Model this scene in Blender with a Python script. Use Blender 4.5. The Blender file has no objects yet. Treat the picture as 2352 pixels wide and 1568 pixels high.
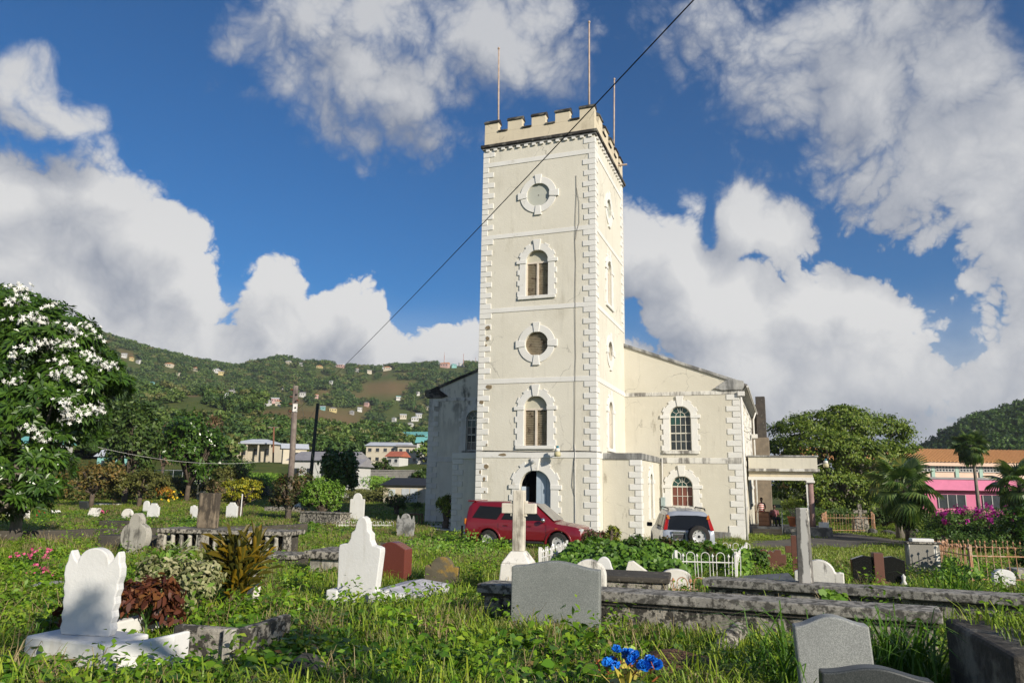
import bpy, bmesh, math, random
import numpy as np
from mathutils import Vector, Matrix, Euler
random.seed(7); RNG = np.random.default_rng(11)
SC = bpy.context.scene; COL = SC.collection
PI = math.pi
def rad(a): return math.radians(a)
# ------------------------------------------------------------------ camera
CZ = 2.72                               # eye height above the church forecourt (z = 0)
FPX = 1658.75                           # focal length for a frame 2352 wide
PITCH, ROLL = rad(10.988), rad(0.932)
cF = Vector((0, math.cos(PITCH), math.sin(PITCH))); _U0 = Vector((0, -math.sin(PITCH), math.cos(PITCH))); _R0 = Vector((1, 0, 0))
cR = math.cos(ROLL)*_R0 + math.sin(ROLL)*_U0; cU = -math.sin(ROLL)*_R0 + math.cos(ROLL)*_U0
cam = bpy.data.cameras.new('camera'); camo = bpy.data.objects.new('camera', cam); COL.objects.link(camo)
cam.sensor_width = 36; cam.lens = 36*FPX/2352; cam.clip_start = .1; cam.clip_end = 12000
camo.matrix_world = Matrix(((cR.x, cU.x, -cF.x, 0), (cR.y, cU.y, -cF.y, 0), (cR.z, cU.z, -cF.z, CZ), (0, 0, 0, 1)))
SC.camera = camo
def ray(px, py): return ((px-1176)*cR - (py-784)*cU + FPX*cF).normalized()
def azel(px, py):
    r = ray(px, py); return math.atan2(r.x, r.y), math.asin(r.z)
# ------------------------------------------------------------------ exposure, sun, sky
vs = SC.view_settings; vs.view_transform = 'Standard'; vs.look = 'None'; vs.exposure = 0.32; vs.gamma = 1
SC.cycles.use_denoising = True; SC.cycles.max_bounces = 4; SC.cycles.diffuse_bounces = 2; SC.cycles.glossy_bounces = 2; SC.cycles.transparent_max_bounces = 8
TH = rad(20.264)
SUN_A, SUN_E = rad(58), rad(23)
fn = Vector((-math.sin(TH), -math.cos(TH), 0)); fu = Vector((math.cos(TH), -math.sin(TH), 0))
sh = math.cos(SUN_A)*fn + math.sin(SUN_A)*fu
SUND = Vector((sh.x*math.cos(SUN_E), sh.y*math.cos(SUN_E), math.sin(SUN_E)))      # towards the sun
sl = bpy.data.lights.new('sun', 'SUN'); sl.energy = 5.0; sl.angle = rad(.5); sl.color = (1, .915, .78)
so = bpy.data.objects.new('sun', sl); COL.objects.link(so); so.rotation_euler = (-SUND).to_track_quat('-Z', 'Y').to_euler(); so.location = (30, -40, 40)

class NT:
    """small node-tree helper"""
    def __init__(s, tree): s.t = tree; s.n = tree.nodes; s.l = tree.links
    def new(s, kind, **kw):
        nd = s.n.new(kind)
        for k, v in kw.items():
            if k.startswith('i_'):
                nd.inputs[k[2:].replace('_', ' ')].default_value = v
            else: setattr(nd, k, v)
        return nd
    def link(s, a, b): s.l.new(a, b)
    def put(s, sock, v):
        if isinstance(v, bpy.types.NodeSocket): s.l.new(v, sock)
        elif v is not None: sock.default_value = v
    def math(s, op, a, b=None, c=None, clamp=False):
        nd = s.n.new('ShaderNodeMath'); nd.operation = op; nd.use_clamp = clamp
        s.put(nd.inputs[0], a); s.put(nd.inputs[1], b)
        if c is not None: s.put(nd.inputs[2], c)
        return nd.outputs[0]
    def vm(s, op, a, b=None, out=0):
        nd = s.n.new('ShaderNodeVectorMath'); nd.operation = op
        s.put(nd.inputs[0], a)
        if b is not None: s.put(nd.inputs[3 if op == 'SCALE' else 1], b)
        return nd.outputs['Value' if op in ('LENGTH', 'DOT_PRODUCT', 'DISTANCE') else 'Vector']
    def mix(s, f, a, b, mode='MIX'):
        nd = s.n.new('ShaderNodeMix'); nd.data_type = 'RGBA'; nd.blend_type = mode
        s.put(nd.inputs[0], f); s.put(nd.inputs[6], a if isinstance(a, bpy.types.NodeSocket) else (*a, 1)); s.put(nd.inputs[7], b if isinstance(b, bpy.types.NodeSocket) else (*b, 1))
        return nd.outputs[2]
    def ramp(s, x, a, b, lo=0., hi=1., smooth=True):
        nd = s.n.new('ShaderNodeMapRange'); nd.interpolation_type = 'SMOOTHSTEP' if smooth else 'LINEAR'
        s.put(nd.inputs[0], x); s.put(nd.inputs[1], a); s.put(nd.inputs[2], b); s.put(nd.inputs[3], lo); s.put(nd.inputs[4], hi)
        return nd.outputs[0]
    def noise(s, vec, scale, detail=4, rough=.55, dist=0., out='Fac'):
        nd = s.n.new('ShaderNodeTexNoise'); s.put(nd.inputs['Vector'], vec); nd.inputs['Scale'].default_value = scale
        nd.inputs['Detail'].default_value = detail; nd.inputs['Roughness'].default_value = rough; nd.inputs['Distortion'].default_value = dist
        return nd.outputs[out]

W = bpy.data.worlds.new('World'); SC.world = W; W.use_nodes = True
# cloud masses: compass/elevation of the centre given as frame pixels, half-width, half-height, weight
CLOUDS = [(-70, 190, 170, 110, .9), (60, 235, 130, 65, .7), (60, 500, 220, 175, 1.05), (260, 570, 180, 175, 1.1), (400, 650, 125, 175, 1.0), (-80, 640, 300, 330, 1.2), (90, 800, 560, 260, 1.3),
     (610, 730, 95, 160, 1.0), (600, 880, 400, 170, 1.1), (720, 770, 95, 110, .9), (825, 730, 85, 100, .95), (860, 850, 130, 100, .8), (1040, 840, 115, 105, .8),
     (610, 90, 120, 95, .85), (800, 60, 260, 150, 1.1), (890, 160, 340, 140, 1.1), (1150, 130, 220, 170, .85), (520, 195, 150, 45, .40), (940, 290, 260, 110, .5), (1290, 60, 110, 100, .42),
     (1620, 60, 210, 170, .62), (1850, 100, 300, 170, .8), (2130, 130, 430, 320, 1.15), (2340, 300, 360, 260, 1.1), (2650, 300, 400, 400, 1.1),
     (1480, 570, 125, 150, 1.05), (1565, 590, 70, 160, 1.0), (1690, 530, 85, 115, .95), (1800, 545, 90, 110, 1.0), (1650, 720, 200, 200, 1.15), (1860, 700, 150, 125, 1.05), (1995, 710, 100, 90, .95), (1800, 880, 380, 210, 1.2),
     (2095, 890, 120, 85, .75), (2243, 655, 46, 30, .62), (2380, 650, 95, 95, .75), (2330, 800, 95, 120, .8), (2380, 950, 260, 150, .95), (1330, 900, 420, 170, .9)]
def cloud_group():
    g = bpy.data.node_groups.new('cloud_mass', 'ShaderNodeTree')
    g.interface.new_socket('Dir', in_out='INPUT', socket_type='NodeSocketVector'); g.interface.new_socket('Sky', in_out='INPUT', socket_type='NodeSocketVector')
    g.interface.new_socket('Density', in_out='OUTPUT', socket_type='NodeSocketFloat'); g.interface.new_socket('Soft', in_out='OUTPUT', socket_type='NodeSocketFloat')
    T = NT(g); gi = T.new('NodeGroupInput'); go = T.new('NodeGroupOutput'); d, p = gi.outputs[0], gi.outputs[1]
    acc = None
    for px, py, hw, hh, w in CLOUDS:
        a, e = azel(px, py); sx, sy = FPX/hw*math.cos(e), FPX/hh
        nd = T.new('ShaderNodeVectorMath', operation='MULTIPLY_ADD'); T.link(p, nd.inputs[0]); nd.inputs[1].default_value = (sx, sy, 0); nd.inputs[2].default_value = (-a*sx, -e*sy, 0)
        v = T.math('MULTIPLY_ADD', T.vm('DOT_PRODUCT', nd.outputs[0], nd.outputs[0]), -w, w)
        acc = T.math('MAXIMUM', -3., v) if acc is None else T.math('SMOOTH_MAX', acc, v, .25)
    # the same broken cumulus goes on round the rest of the sky
    side = T.ramp(T.vm('DOT_PRODUCT', d, (0, .98, .2)), .80, .66)
    gen = T.math('MULTIPLY_ADD', T.noise(d, 2.4, 2, .5), 5., -2.55)
    body = T.math('MAXIMUM', T.math('SUBTRACT', acc, T.math('MULTIPLY', side, 9.)), T.math('SUBTRACT', gen, T.math('MULTIPLY_ADD', side, -9., 9.)))
    body = T.math('MINIMUM', T.math('MAXIMUM', body, -1.), 1.1)
    den = body
    for sc_, am in ((5.5, .80), (12., .66), (26., .42), (55., .26), (115., .16), (240., .09)):
        n = T.noise(d, sc_, 0, .5)
        den = T.math('MULTIPLY_ADD', T.math('ABSOLUTE', T.math('SUBTRACT', n, .5)), am*2.1, den)
        if sc_ == 12.: soft = den
    den = T.math('SUBTRACT', den, .76)
    T.link(den, go.inputs[0]); T.link(soft, go.inputs[1])
    return g
def build_world():
    T = NT(W.node_tree); T.n.clear()
    out = T.new('ShaderNodeOutputWorld')
    sky = T.new('ShaderNodeTexSky', sky_type='NISHITA', sun_disc=False, sun_elevation=SUN_E, sun_rotation=math.atan2(SUND.x, SUND.y), altitude=20, air_density=1.0, dust_density=.2, ozone_density=2.)
    bg = T.new('ShaderNodeBackground'); bg.inputs[1].default_value = .068
    T.link(T.mix(1., sky.outputs[0], (.21, .70, 1.16), 'MULTIPLY'), bg.inputs[0])
    tc = T.new('ShaderNodeTexCoord'); d = T.vm('NORMALIZE', tc.outputs['Generated'])
    warp = T.vm('SCALE', T.vm('SUBTRACT', T.noise(d, 7., 2, .55, out='Color'), (.5, .5, .5)), .055)
    dw = T.vm('ADD', d, warp)
    G = cloud_group()
    def ev(v, w):
        sp = T.new('ShaderNodeSeparateXYZ'); T.link(v, sp.inputs[0]); cb_ = T.new('ShaderNodeCombineXYZ')
        T.link(T.math('ARCTAN2', sp.outputs[0], sp.outputs[1]), cb_.inputs[0]); T.link(T.math('ARCSINE', sp.outputs[2]), cb_.inputs[1])
        n = T.new('ShaderNodeGroup'); n.node_tree = G; T.link(w, n.inputs[0]); T.link(cb_.outputs[0], n.inputs[1]); return n.outputs
    d0 = ev(dw, dw)
    up = T.vm('ADD', dw, (.02, 0, .055)); d1 = ev(up, up)
    dens = d0[0]
    sepd = T.new('ShaderNodeSeparateXYZ'); T.link(d, sepd.inputs[0])
    alpha = T.ramp(dens, -.02, T.ramp(sepd.outputs[2], .26, .48, .22, .90))
    # light on the clouds: flanks turned to the sun bright, thick undersides grey
    rel = T.math('SUBTRACT', d0[1], d1[1])
    mott = T.noise(d, 4.5, 3, .55)
    lit = T.math('ADD', T.math('MULTIPLY', rel, .62), T.math('MULTIPLY_ADD', T.math('SUBTRACT', dens, d0[1]), .55, .92))
    lit = T.math('ADD', lit, T.math('MULTIPLY', T.math('SUBTRACT', mott, .5), 1.0), clamp=True)
    sep = T.new('ShaderNodeSeparateXYZ'); T.link(d, sep.inputs[0])
    lit = T.math('SUBTRACT', lit, T.ramp(sep.outputs[2], .22, .56, 0, .40))     # high clouds are seen from below
    lit = T.math('SUBTRACT', lit, T.math('MULTIPLY', T.ramp(sep.outputs[2], .22, .02), .10))
    lit = T.math('MAXIMUM', lit, .02)
    ccol = T.mix(lit, (.28, .325, .43), (.97, .965, .955))
    cb = T.new('ShaderNodeBackground'); cb.inputs[1].default_value = .66; T.link(ccol, cb.inputs[0])
    # a veil of thin cloud low down
    veil = T.math('MULTIPLY', T.ramp(sep.outputs[2], .26, .05), .88)
    alpha = T.math('MAXIMUM', alpha, veil)
    ms = T.new('ShaderNodeMixShader'); T.link(alpha, ms.inputs[0]); T.link(bg.outputs[0], ms.inputs[1]); T.link(cb.outputs[0], ms.inputs[2])
    T.link(ms.outputs[0], out.inputs[0])
    W.cycles.sampling_method = 'MANUAL'; W.cycles.sample_map_resolution = 512
build_world()

# ------------------------------------------------------------------ terrain height (world z)
def sstep(x, a, b):
    t = np.clip((np.asarray(x, float)-a)/(b-a), 0, 1); return t*t*(3-2*t)
def _tab(pts): 
    ae = sorted(azel(*p) for p in pts); return np.array([a for a, e in ae]), np.tan(np.array([e for a, e in ae]))
CREST = _tab([(-900, 760), (-300, 730), (0, 735), (150, 752), (230, 782), (330, 812), (420, 836), (500, 850), (545, 856), (580, 846), (640, 834), (700, 845), (760, 848), (850, 858), (900, 850), (940, 852), (1000, 846), (1090, 846), (1200, 865), (1400, 940), (1600, 1040), (1700, 1110)])
LOWC = _tab([(-900, 900), (0, 915), (300, 915), (450, 915), (560, 938), (640, 942), (720, 952), (800, 992), (860, 1006), (970, 1016), (1100, 1030), (1300, 1060), (1500, 1112)])
RCRE = _tab([(2040, 1118), (2100, 1060), (2160, 1030), (2220, 995), (2260, 978), (2352, 955), (2600, 900), (3200, 900)])
NEARY = np.array([-50, 0, 5, 8, 12, 18, 27, 34, 60, 75, 3000.]); NEARZ = np.array([-1.5, -1.5, -1.58, -1.66, -1.86, -2.12, -2.45, -2.7, -2.7, -2.5, -2.5])
def zg(x, y):
    x = np.asarray(x, float); y = np.asarray(y, float)
    r = np.hypot(x, y); az = np.arctan2(x, y)
    z = np.interp(y, NEARY, NEARZ) - .015*np.clip(x, -8, 14)*sstep(y, 12, 27)
    # left: rises to the hills
    zl = np.interp(az, CREST[0], CREST[1])*950; zlow = np.interp(az, LOWC[0], LOWC[1])*380
    k = sstep(az, rad(17), rad(3))*sstep(az, rad(-100), rad(-70))
    t1 = sstep(r, 72, 130); h1 = -2.5 + t1*5.2
    t2 = sstep(r, 130, 380); t3 = sstep(r, 470, 950); t4 = sstep(r, 960, 1700)
    hl = h1 + t2*(zlow-2.7) + t3*(zl-zlow) - t4*zl
    zr = np.interp(az, RCRE[0], RCRE[1], left=0, right=0)*520*sstep(az, rad(95), rad(70)); zr = np.maximum(zr, 0)
    hr = sstep(r, 160, 520)*(zr+2.5*(zr > 0)) - sstep(r, 540, 1100)*(zr+2.5*(zr > 0))
    w = sstep(r, 70, 90)
    z = z + k*w*(hl - z) + (r > 150)*hr
    return z + CZ
def gp(px, py, far=1500.):
    d = ray(px, py); prev = 2.; t = 2.
    while t < far:
        if CZ + d.z*t < float(zg(d.x*t, d.y*t)): break
        prev = t; t *= 1.012
    else: return None
    a, b = prev, t
    for _ in range(30):
        m = (a+b)/2
        if CZ + d.z*m < float(zg(d.x*m, d.y*m)): b = m
        else: a = m
    return Vector((d.x*b, d.y*b, float(zg(d.x*b, d.y*b))))
def mpp(p): return (Vector((p[0], p[1], p[2]-CZ))).dot(cF)/FPX        # metres per (2352-frame) pixel at a point
def at(px, py, Y):                                                      # point on the sight line at distance Y north
    d = ray(px, py); k = Y/d.y; return Vector((d.x*k, Y, CZ+d.z*k))
def proj(p):
    q = Vector((p[0], p[1], p[2]-CZ)); f = q.dot(cF); return 1176+FPX*q.dot(cR)/f, 784-FPX*q.dot(cU)/f
def ground(x, y): return float(zg(x, y))

# ------------------------------------------------------------------ mesh builder
def link(o, parent=None):
    COL.objects.link(o)
    if parent is not None: o.parent = parent
    return o
def tag(o, label=None, cat=None, group=None, kind=None):
    if label: o['label'] = label
    if cat: o['category'] = cat
    if group: o['group'] = group
    if kind or cat: o['kind'] = kind or 'thing'
    return o
def empty(name, loc=(0, 0, 0), rz=0., label=None, cat=None, group=None):
    o = bpy.data.objects.new(name, None); o.empty_display_size = .2; link(o); o.location = loc; o.rotation_euler = (0, 0, rz)
    return tag(o, label, cat, group)
class MB:
    def __init__(s): s.v = []; s.f = []
    def add(s, vs, fs):
        b = len(s.v); s.v += [tuple(p) for p in vs]; s.f += [tuple(b+i for i in f) for f in fs]; return s
    def box(s, x0, x1, y0, y1, z0, z1):
        return s.add([(x0, y0, z0), (x1, y0, z0), (x1, y1, z0), (x0, y1, z0), (x0, y0, z1), (x1, y0, z1), (x1, y1, z1), (x0, y1, z1)],
                     [(0, 3, 2, 1), (4, 5, 6, 7), (0, 1, 5, 4), (1, 2, 6, 5), (2, 3, 7, 6), (3, 0, 4, 7)])
    def frustum(s, x0, x1, y0, y1, z0, z1, ix, iy):
        return s.add([(x0, y0, z0), (x1, y0, z0), (x1, y1, z0), (x0, y1, z0), (x0+ix, y0+iy, z1), (x1-ix, y0+iy, z1), (x1-ix, y1-iy, z1), (x0+ix, y1-iy, z1)],
                     [(0, 3, 2, 1), (4, 5, 6, 7), (0, 1, 5, 4), (1, 2, 6, 5), (2, 3, 7, 6), (3, 0, 4, 7)])
    def obox(s, c, sx, sy, sz, M=None):
        q = [Vector((a*sx/2, b*sy/2, e*sz/2)) for e in (-1, 1) for a, b in ((-1, -1), (1, -1), (1, 1), (-1, 1))]
        if M is not None: q = [M @ p for p in q]
        return s.add([p+Vector(c) for p in q], [(0, 3, 2, 1), (4, 5, 6, 7), (0, 1, 5, 4), (1, 2, 6, 5), (2, 3, 7, 6), (3, 0, 4, 7)])
    def prism(s, poly, y0, y1):                 # polygon in (x, z), counter-clockwise seen from -y, extruded along y
        n = len(poly)
        return s.add([(x, y0, z) for x, z in poly] + [(x, y1, z) for x, z in poly],
                     [tuple(range(n)), tuple(range(2*n-1, n-1, -1))] + [(i, i+n, (i+1) % n+n, (i+1) % n) for i in range(n)])
    def vprism(s, poly, z0, z1):                # polygon in (x, y)
        n = len(poly)
        return s.add([(x, y, z0) for x, y in poly] + [(x, y, z1) for x, y in poly],
                     [tuple(range(n-1, -1, -1)), tuple(range(n, 2*n))] + [(i, (i+1) % n, (i+1) % n+n, i+n) for i in range(n)])
    def ring(s, inner, outer, y0, y1, closed=True):   # flat ring (x, z) between two equal-length loops, extruded along y
        n = len(inner); m = n if closed else n-1
        V = [(x, y0, z) for x, z in inner]+[(x, y0, z) for x, z in outer]+[(x, y1, z) for x, z in inner]+[(x, y1, z) for x, z in outer]
        F = []
        for i in range(m):
            j = (i+1) % n
            F += [(i, n+i, n+j, j), (2*n+i, 2*n+j, 3*n+j, 3*n+i), (n+i, 3*n+i, 3*n+j, n+j), (i, j, 2*n+j, 2*n+i)]
        if not closed: F += [(0, 2*n, 3*n, n), (n-1, 2*n-1, 4*n-1, 3*n-1)]
        return s.add(V, F)
    def lathe(s, prof, seg=16, c=(0, 0, 0), axis='z', cap=True):
        V = []; F = []
        for r, h in prof:
            for i in range(seg):
                a = 2*PI*i/seg; p = (r*math.cos(a), r*math.sin(a), h)
                if axis == 'y': p = (p[0], p[2], p[1])
                if axis == 'x': p = (p[2], p[0], p[1])
                V.append((p[0]+c[0], p[1]+c[1], p[2]+c[2]))
        for k in range(len(prof)-1):
            for i in range(seg):
                j = (i+1) % seg; F.append((k*seg+i, k*seg+j, (k+1)*seg+j, (k+1)*seg+i))
        if cap: F += [tuple(range(seg-1, -1, -1)), tuple(range((len(prof)-1)*seg, len(prof)*seg))]
        return s.add(V, F)
    def tube(s, pts, rads, seg=8, cap=True):
        pts = [Vector(p) for p in pts]; n = len(pts)
        if not hasattr(rads, '__len__'): rads = [rads]*n
        V = []; F = []; ref = None
        for i, p in enumerate(pts):
            t = (pts[min(i+1, n-1)]-pts[max(i-1, 0)]).normalized()
            if ref is None: ref = t.orthogonal().normalized()
            a = (ref - t*ref.dot(t)).normalized(); b = t.cross(a); ref = a
            for k in range(seg):
                w = 2*PI*k/seg; V.append(p + (a*math.cos(w)+b*math.sin(w))*rads[i])
        for i in range(n-1):
            for k in range(seg):
                j = (k+1) % seg; F.append((i*seg+k, i*seg+j, (i+1)*seg+j, (i+1)*seg+k))
        if cap: F += [tuple(range(seg-1, -1, -1)), tuple(range((n-1)*seg, n*seg))]
        return s.add(V, F)
    def mesh(s, name, mat=None, smooth=False):
        me = bpy.data.meshes.new(name); me.from_pydata(s.v, [], s.f)
        if mat: me.materials.append(mat)
        me.validate(); me.update()
        bm = bmesh.new(); bm.from_mesh(me); bmesh.ops.recalc_face_normals(bm, faces=bm.faces); bm.to_mesh(me); bm.free()
        if smooth: me.polygons.foreach_set('use_smooth', [True]*len(me.polygons))
        return me
    def build(s, name, mat, parent=None, smooth=False, bevel=0., loc=None, rot=None, sub=0, seg=2, angle=40):
        o = bpy.data.objects.new(name, s.mesh(name, mat, smooth)); link(o, parent)
        if loc is not None: o.location = loc
        if rot is not None: o.rotation_euler = rot
        if bevel:
            m = o.modifiers.new('bevel', 'BEVEL'); m.width = bevel; m.segments = seg; m.limit_method = 'ANGLE'; m.angle_limit = rad(angle)
        if sub:
            m = o.modifiers.new('sub', 'SUBSURF'); m.levels = sub; m.render_levels = sub
        return o
def inst(src, parent, loc, rot=None, scale=None, name=None):
    o = bpy.data.objects.new(name or src.name.split('.')[0], src.data if hasattr(src, 'data') and src.type == 'MESH' else src); link(o, parent); o.location = loc
    if rot is not None: o.rotation_euler = rot
    if scale is not None: o.scale = scale
    return o
def inst_me(me, name, parent, loc, rot=None, scale=None):
    o = bpy.data.objects.new(name, me); link(o, parent); o.location = loc
    if rot is not None: o.rotation_euler = rot
    if scale is not None: o.scale = scale
    return o
def arc(cx, cz, r, a0, a1, n): return [(cx+r*math.cos(rad(a0+(a1-a0)*i/n)), cz+r*math.sin(rad(a0+(a1-a0)*i/n))) for i in range(n+1)]

# ------------------------------------------------------------------ materials
MATS = {}
def mat(name, c1, c2=None, scale=1.5, rough=.85, bump=.15, bscale=25., stain=None, sscale=1.2, slo=.52, shi=.66, samt=1., streak=0., metal=0., spec=.3, coat=0., fine=.0, local=False, bdist=.02, ztop=None, crack=0.):
    if name in MATS: return MATS[name]
    m = bpy.data.materials.new(name); m.use_nodes = True; T = NT(m.node_tree); T.n.clear()
    out = T.new('ShaderNodeOutputMaterial'); b = T.new('ShaderNodeBsdfPrincipled'); T.link(b.outputs[0], out.inputs[0])
    if local: pos = T.new('ShaderNodeTexCoord').outputs['Object']
    else: pos = T.new('ShaderNodeNewGeometry').outputs['Position']
    c2 = c2 or tuple(x*.85 for x in c1)
    col = T.mix(T.ramp(T.noise(pos, scale, 6, .6), .3, .7), c1, c2)
    if fine: 
        f = T.noise(pos, 60., 3, .7); col = T.mix(T.math('MULTIPLY', T.ramp(f, .42, .62), fine), col, tuple(x*.55 for x in c1))
    if stain:
        p2 = T.vm('MULTIPLY', pos, (1, 1, .16)) if streak else pos
        n = T.noise(p2, sscale*(2.2 if streak else 1), 8, .68)
        if streak:
            n = T.math('ADD', T.math('MULTIPLY', n, .6), T.math('MULTIPLY', T.noise(pos, sscale*.8, 5, .6), .4))
        sh_ = .085 if streak else .06
        f = T.math('MULTIPLY', T.ramp(n, slo-sh_, shi-sh_-.015), samt)
        if ztop:
            sz_ = T.new('ShaderNodeSeparateXYZ'); T.link(pos, sz_.inputs[0]); f = T.math('MULTIPLY', f, T.ramp(sz_.outputs[2], ztop[0], ztop[1], .12, 1.))
        col = T.mix(f, col, stain)
    if crack:                                             # hairline cracks, patched paint
        wv = T.vm('ADD', pos, T.vm('SCALE', T.noise(pos, 1.6, 4, .6, out='Color'), .5)); vo = T.new('ShaderNodeTexVoronoi', feature='DISTANCE_TO_EDGE', i_Scale=.42); T.link(wv, vo.inputs['Vector'])
        line = T.math('MULTIPLY', T.ramp(vo.outputs['Distance'], .010, .002), T.ramp(T.noise(pos, .55, 3, .5), .50, .60))
        col = T.mix(T.math('MULTIPLY', line, crack), col, tuple(x*.45 for x in c1))
        col = T.mix(T.math('MULTIPLY', T.ramp(T.noise(pos, 2.6, 5, .7), .56, .63), .35*crack), col, tuple(min(1, x*1.12) for x in c1))
        col = T.mix(T.math('MULTIPLY', T.ramp(T.noise(T.vm('MULTIPLY', pos, (3.2, 3.2, .22)), 1., 5, .65), .53, .68), .38*crack), col, tuple(x*.68 for x in c1))
    T.link(col, b.inputs['Base Color']); b.inputs['Roughness'].default_value = rough; b.inputs['Metallic'].default_value = metal
    b.inputs['Specular IOR Level'].default_value = spec; b.inputs['Coat Weight'].default_value = coat
    if bump:
        bp = T.new('ShaderNodeBump'); bp.inputs['Strength'].default_value = bump; bp.inputs['Distance'].default_value = bdist
        T.link(T.noise(pos, bscale, 5, .65), bp.inputs['Height']); T.link(bp.outputs[0], b.inputs['Normal'])
    MATS[name] = m; return m
def leafmat(name, cols, rough=.5, trans=.2, spec=.35):
    trans = min(trans, .2)
    if name in MATS: return MATS[name]
    m = bpy.data.materials.new(name); m.use_nodes = True; T = NT(m.node_tree); T.n.clear()
    out = T.new('ShaderNodeOutputMaterial'); b = T.new('ShaderNodeBsdfPrincipled'); g = T.new('ShaderNodeNewGeometry')
    cr = T.new('ShaderNodeValToRGB'); e = cr.color_ramp.elements
    for i, c in enumerate(cols):
        el = e[i] if i < 2 else e.new(1.)
        el.color = (*c, 1)
    for i in range(len(cols)): e[i].position = i/(len(cols)-1)
    T.link(g.outputs['Random Per Island'], cr.inputs[0])
    n = T.noise(g.outputs['Position'], .9, 3, .6)
    col = T.mix(T.ramp(n, .3, .7, .0, .45), cr.outputs[0], tuple(x*.55 for x in cols[0]))
    T.link(col, b.inputs['Base Color']); b.inputs['Roughness'].default_value = rough; b.inputs['Specular IOR Level'].default_value = spec
    tr = T.new('ShaderNodeBsdfTranslucent'); T.link(T.mix(1., col, (1.25, 1.35, .6), 'MULTIPLY'), tr.inputs[0])
    ms = T.new('ShaderNodeMixShader'); ms.inputs[0].default_value = trans; T.link(b.outputs[0], ms.inputs[1]); T.link(tr.outputs[0], ms.inputs[2]); T.link(ms.outputs[0], out.inputs[0])
    MATS[name] = m; return m
def glassmat(name, col, rough=.08):
    if name in MATS: return MATS[name]
    m = mat(name, col, tuple(x*1.5 for x in col), 1.2, rough, 0, spec=.6); return m
# ------------------------------------------------------------------ ground sheet (graveyard, fields, hills) to the horizon
CLEAR = [(885, 893, 56, 20), (715, 962, 125, 26), (610, 946, 40, 6), (815, 985, 60, 14), (285, 815, 30, 10), (240, 790, 24, 8), (820, 912, 20, 8), (905, 860, 50, 4), (560, 914, 40, 5), (640, 878, 24, 4), (740, 905, 30, 7), (430, 862, 36, 4), (500, 884, 40, 4), (760, 868, 40, 4), (930, 880, 30, 6), (840, 940, 30, 5), (350, 860, 24, 4), (960, 930, 22, 6), (430, 908, 30, 4), (680, 920, 26, 4)]
def clearing(p):
    px, py = proj(p)
    return max((1-math.hypot((px-a)/c, (py-b)/d) for a, b, c, d in CLEAR), default=-9)
def make_ground():
    az = np.concatenate([np.radians(np.arange(-42, 42.01, .3)), np.radians(np.arange(46, 318, 4.))])
    rr = [0.]+list(np.geomspace(.8, 1700, 190))+[2300, 3000, 4000]
    V = []; F = []; br = []
    na = len(az)
    A, Rr = np.meshgrid(az, np.array(rr)); X = Rr*np.sin(A); Y = Rr*np.cos(A); Z = zg(X, Y)
    Z += np.where(Rr > 100, .0012*Rr*(np.sin(X*.05+Y*.031)*np.sin(Y*.043-X*.021)+.6*np.sin(X*.11)*np.sin(Y*.09)), 0)*(Rr < 1400)
    V = np.stack([X, Y, Z], -1).reshape(-1, 3)
    for i in range(len(rr)-1):
        for j in range(na):
            k = (j+1) % na; F.append((i*na+j, i*na+k, (i+1)*na+k, (i+1)*na+j))
    me = bpy.data.meshes.new('ground'); me.from_pydata([tuple(v) for v in V], [], F)
    a = me.attributes.new('dry', 'FLOAT', 'POINT')
    dry = np.zeros(len(V))
    for i, v in enumerate(V):
        if v[1] > 90 and abs(v[0]) < v[1]: dry[i] = max(0, min(1, .5+2.2*clearing(v)))
    a.data.foreach_set('value', dry)
    me.polygons.foreach_set('use_smooth', [True]*len(F))
    m = bpy.data.materials.new('earth_and_grass'); m.use_nodes = True; T = NT(m.node_tree); T.n.clear()
    out = T.new('ShaderNodeOutputMaterial'); b = T.new('ShaderNodeBsdfPrincipled'); T.link(b.outputs[0], out.inputs[0])
    g = T.new('ShaderNodeNewGeometry').outputs['Position']
    c = T.mix(T.ramp(T.noise(g, .35, 6, .6), .35, .68), (.055, .085, .018), (.10, .115, .03))
    c = T.mix(T.ramp(T.noise(g, 2.3, 6, .6), .5, .75, 0, .6), c, (.085, .065, .035))
    c = T.mix(T.ramp(T.noise(g, .02, 5, .6), .45, .62, 0, .55), c, (.10, .10, .035))
    at_ = T.new('ShaderNodeAttribute', attribute_name='dry')
    c = T.mix(at_.outputs['Fac'], c, T.mix(T.noise(g, .09, 5, .7), (.10, .095, .03), (.19, .115, .06)))
    T.link(c, b.inputs['Base Color']); b.inputs['Roughness'].default_value = .95; b.inputs['Specular IOR Level'].default_value = .1
    bp = T.new('ShaderNodeBump'); bp.inputs['Strength'].default_value = .6; bp.inputs['Distance'].default_value = .06; T.link(T.noise(g, 6., 6, .7), bp.inputs['Height']); T.link(bp.outputs[0], b.inputs['Normal'])
    me.materials.append(m); o = bpy.data.objects.new('ground', me); link(o); tag(o, 'grassy ground of the churchyard running out to the hills', 'ground', kind='structure')
make_ground()
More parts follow.
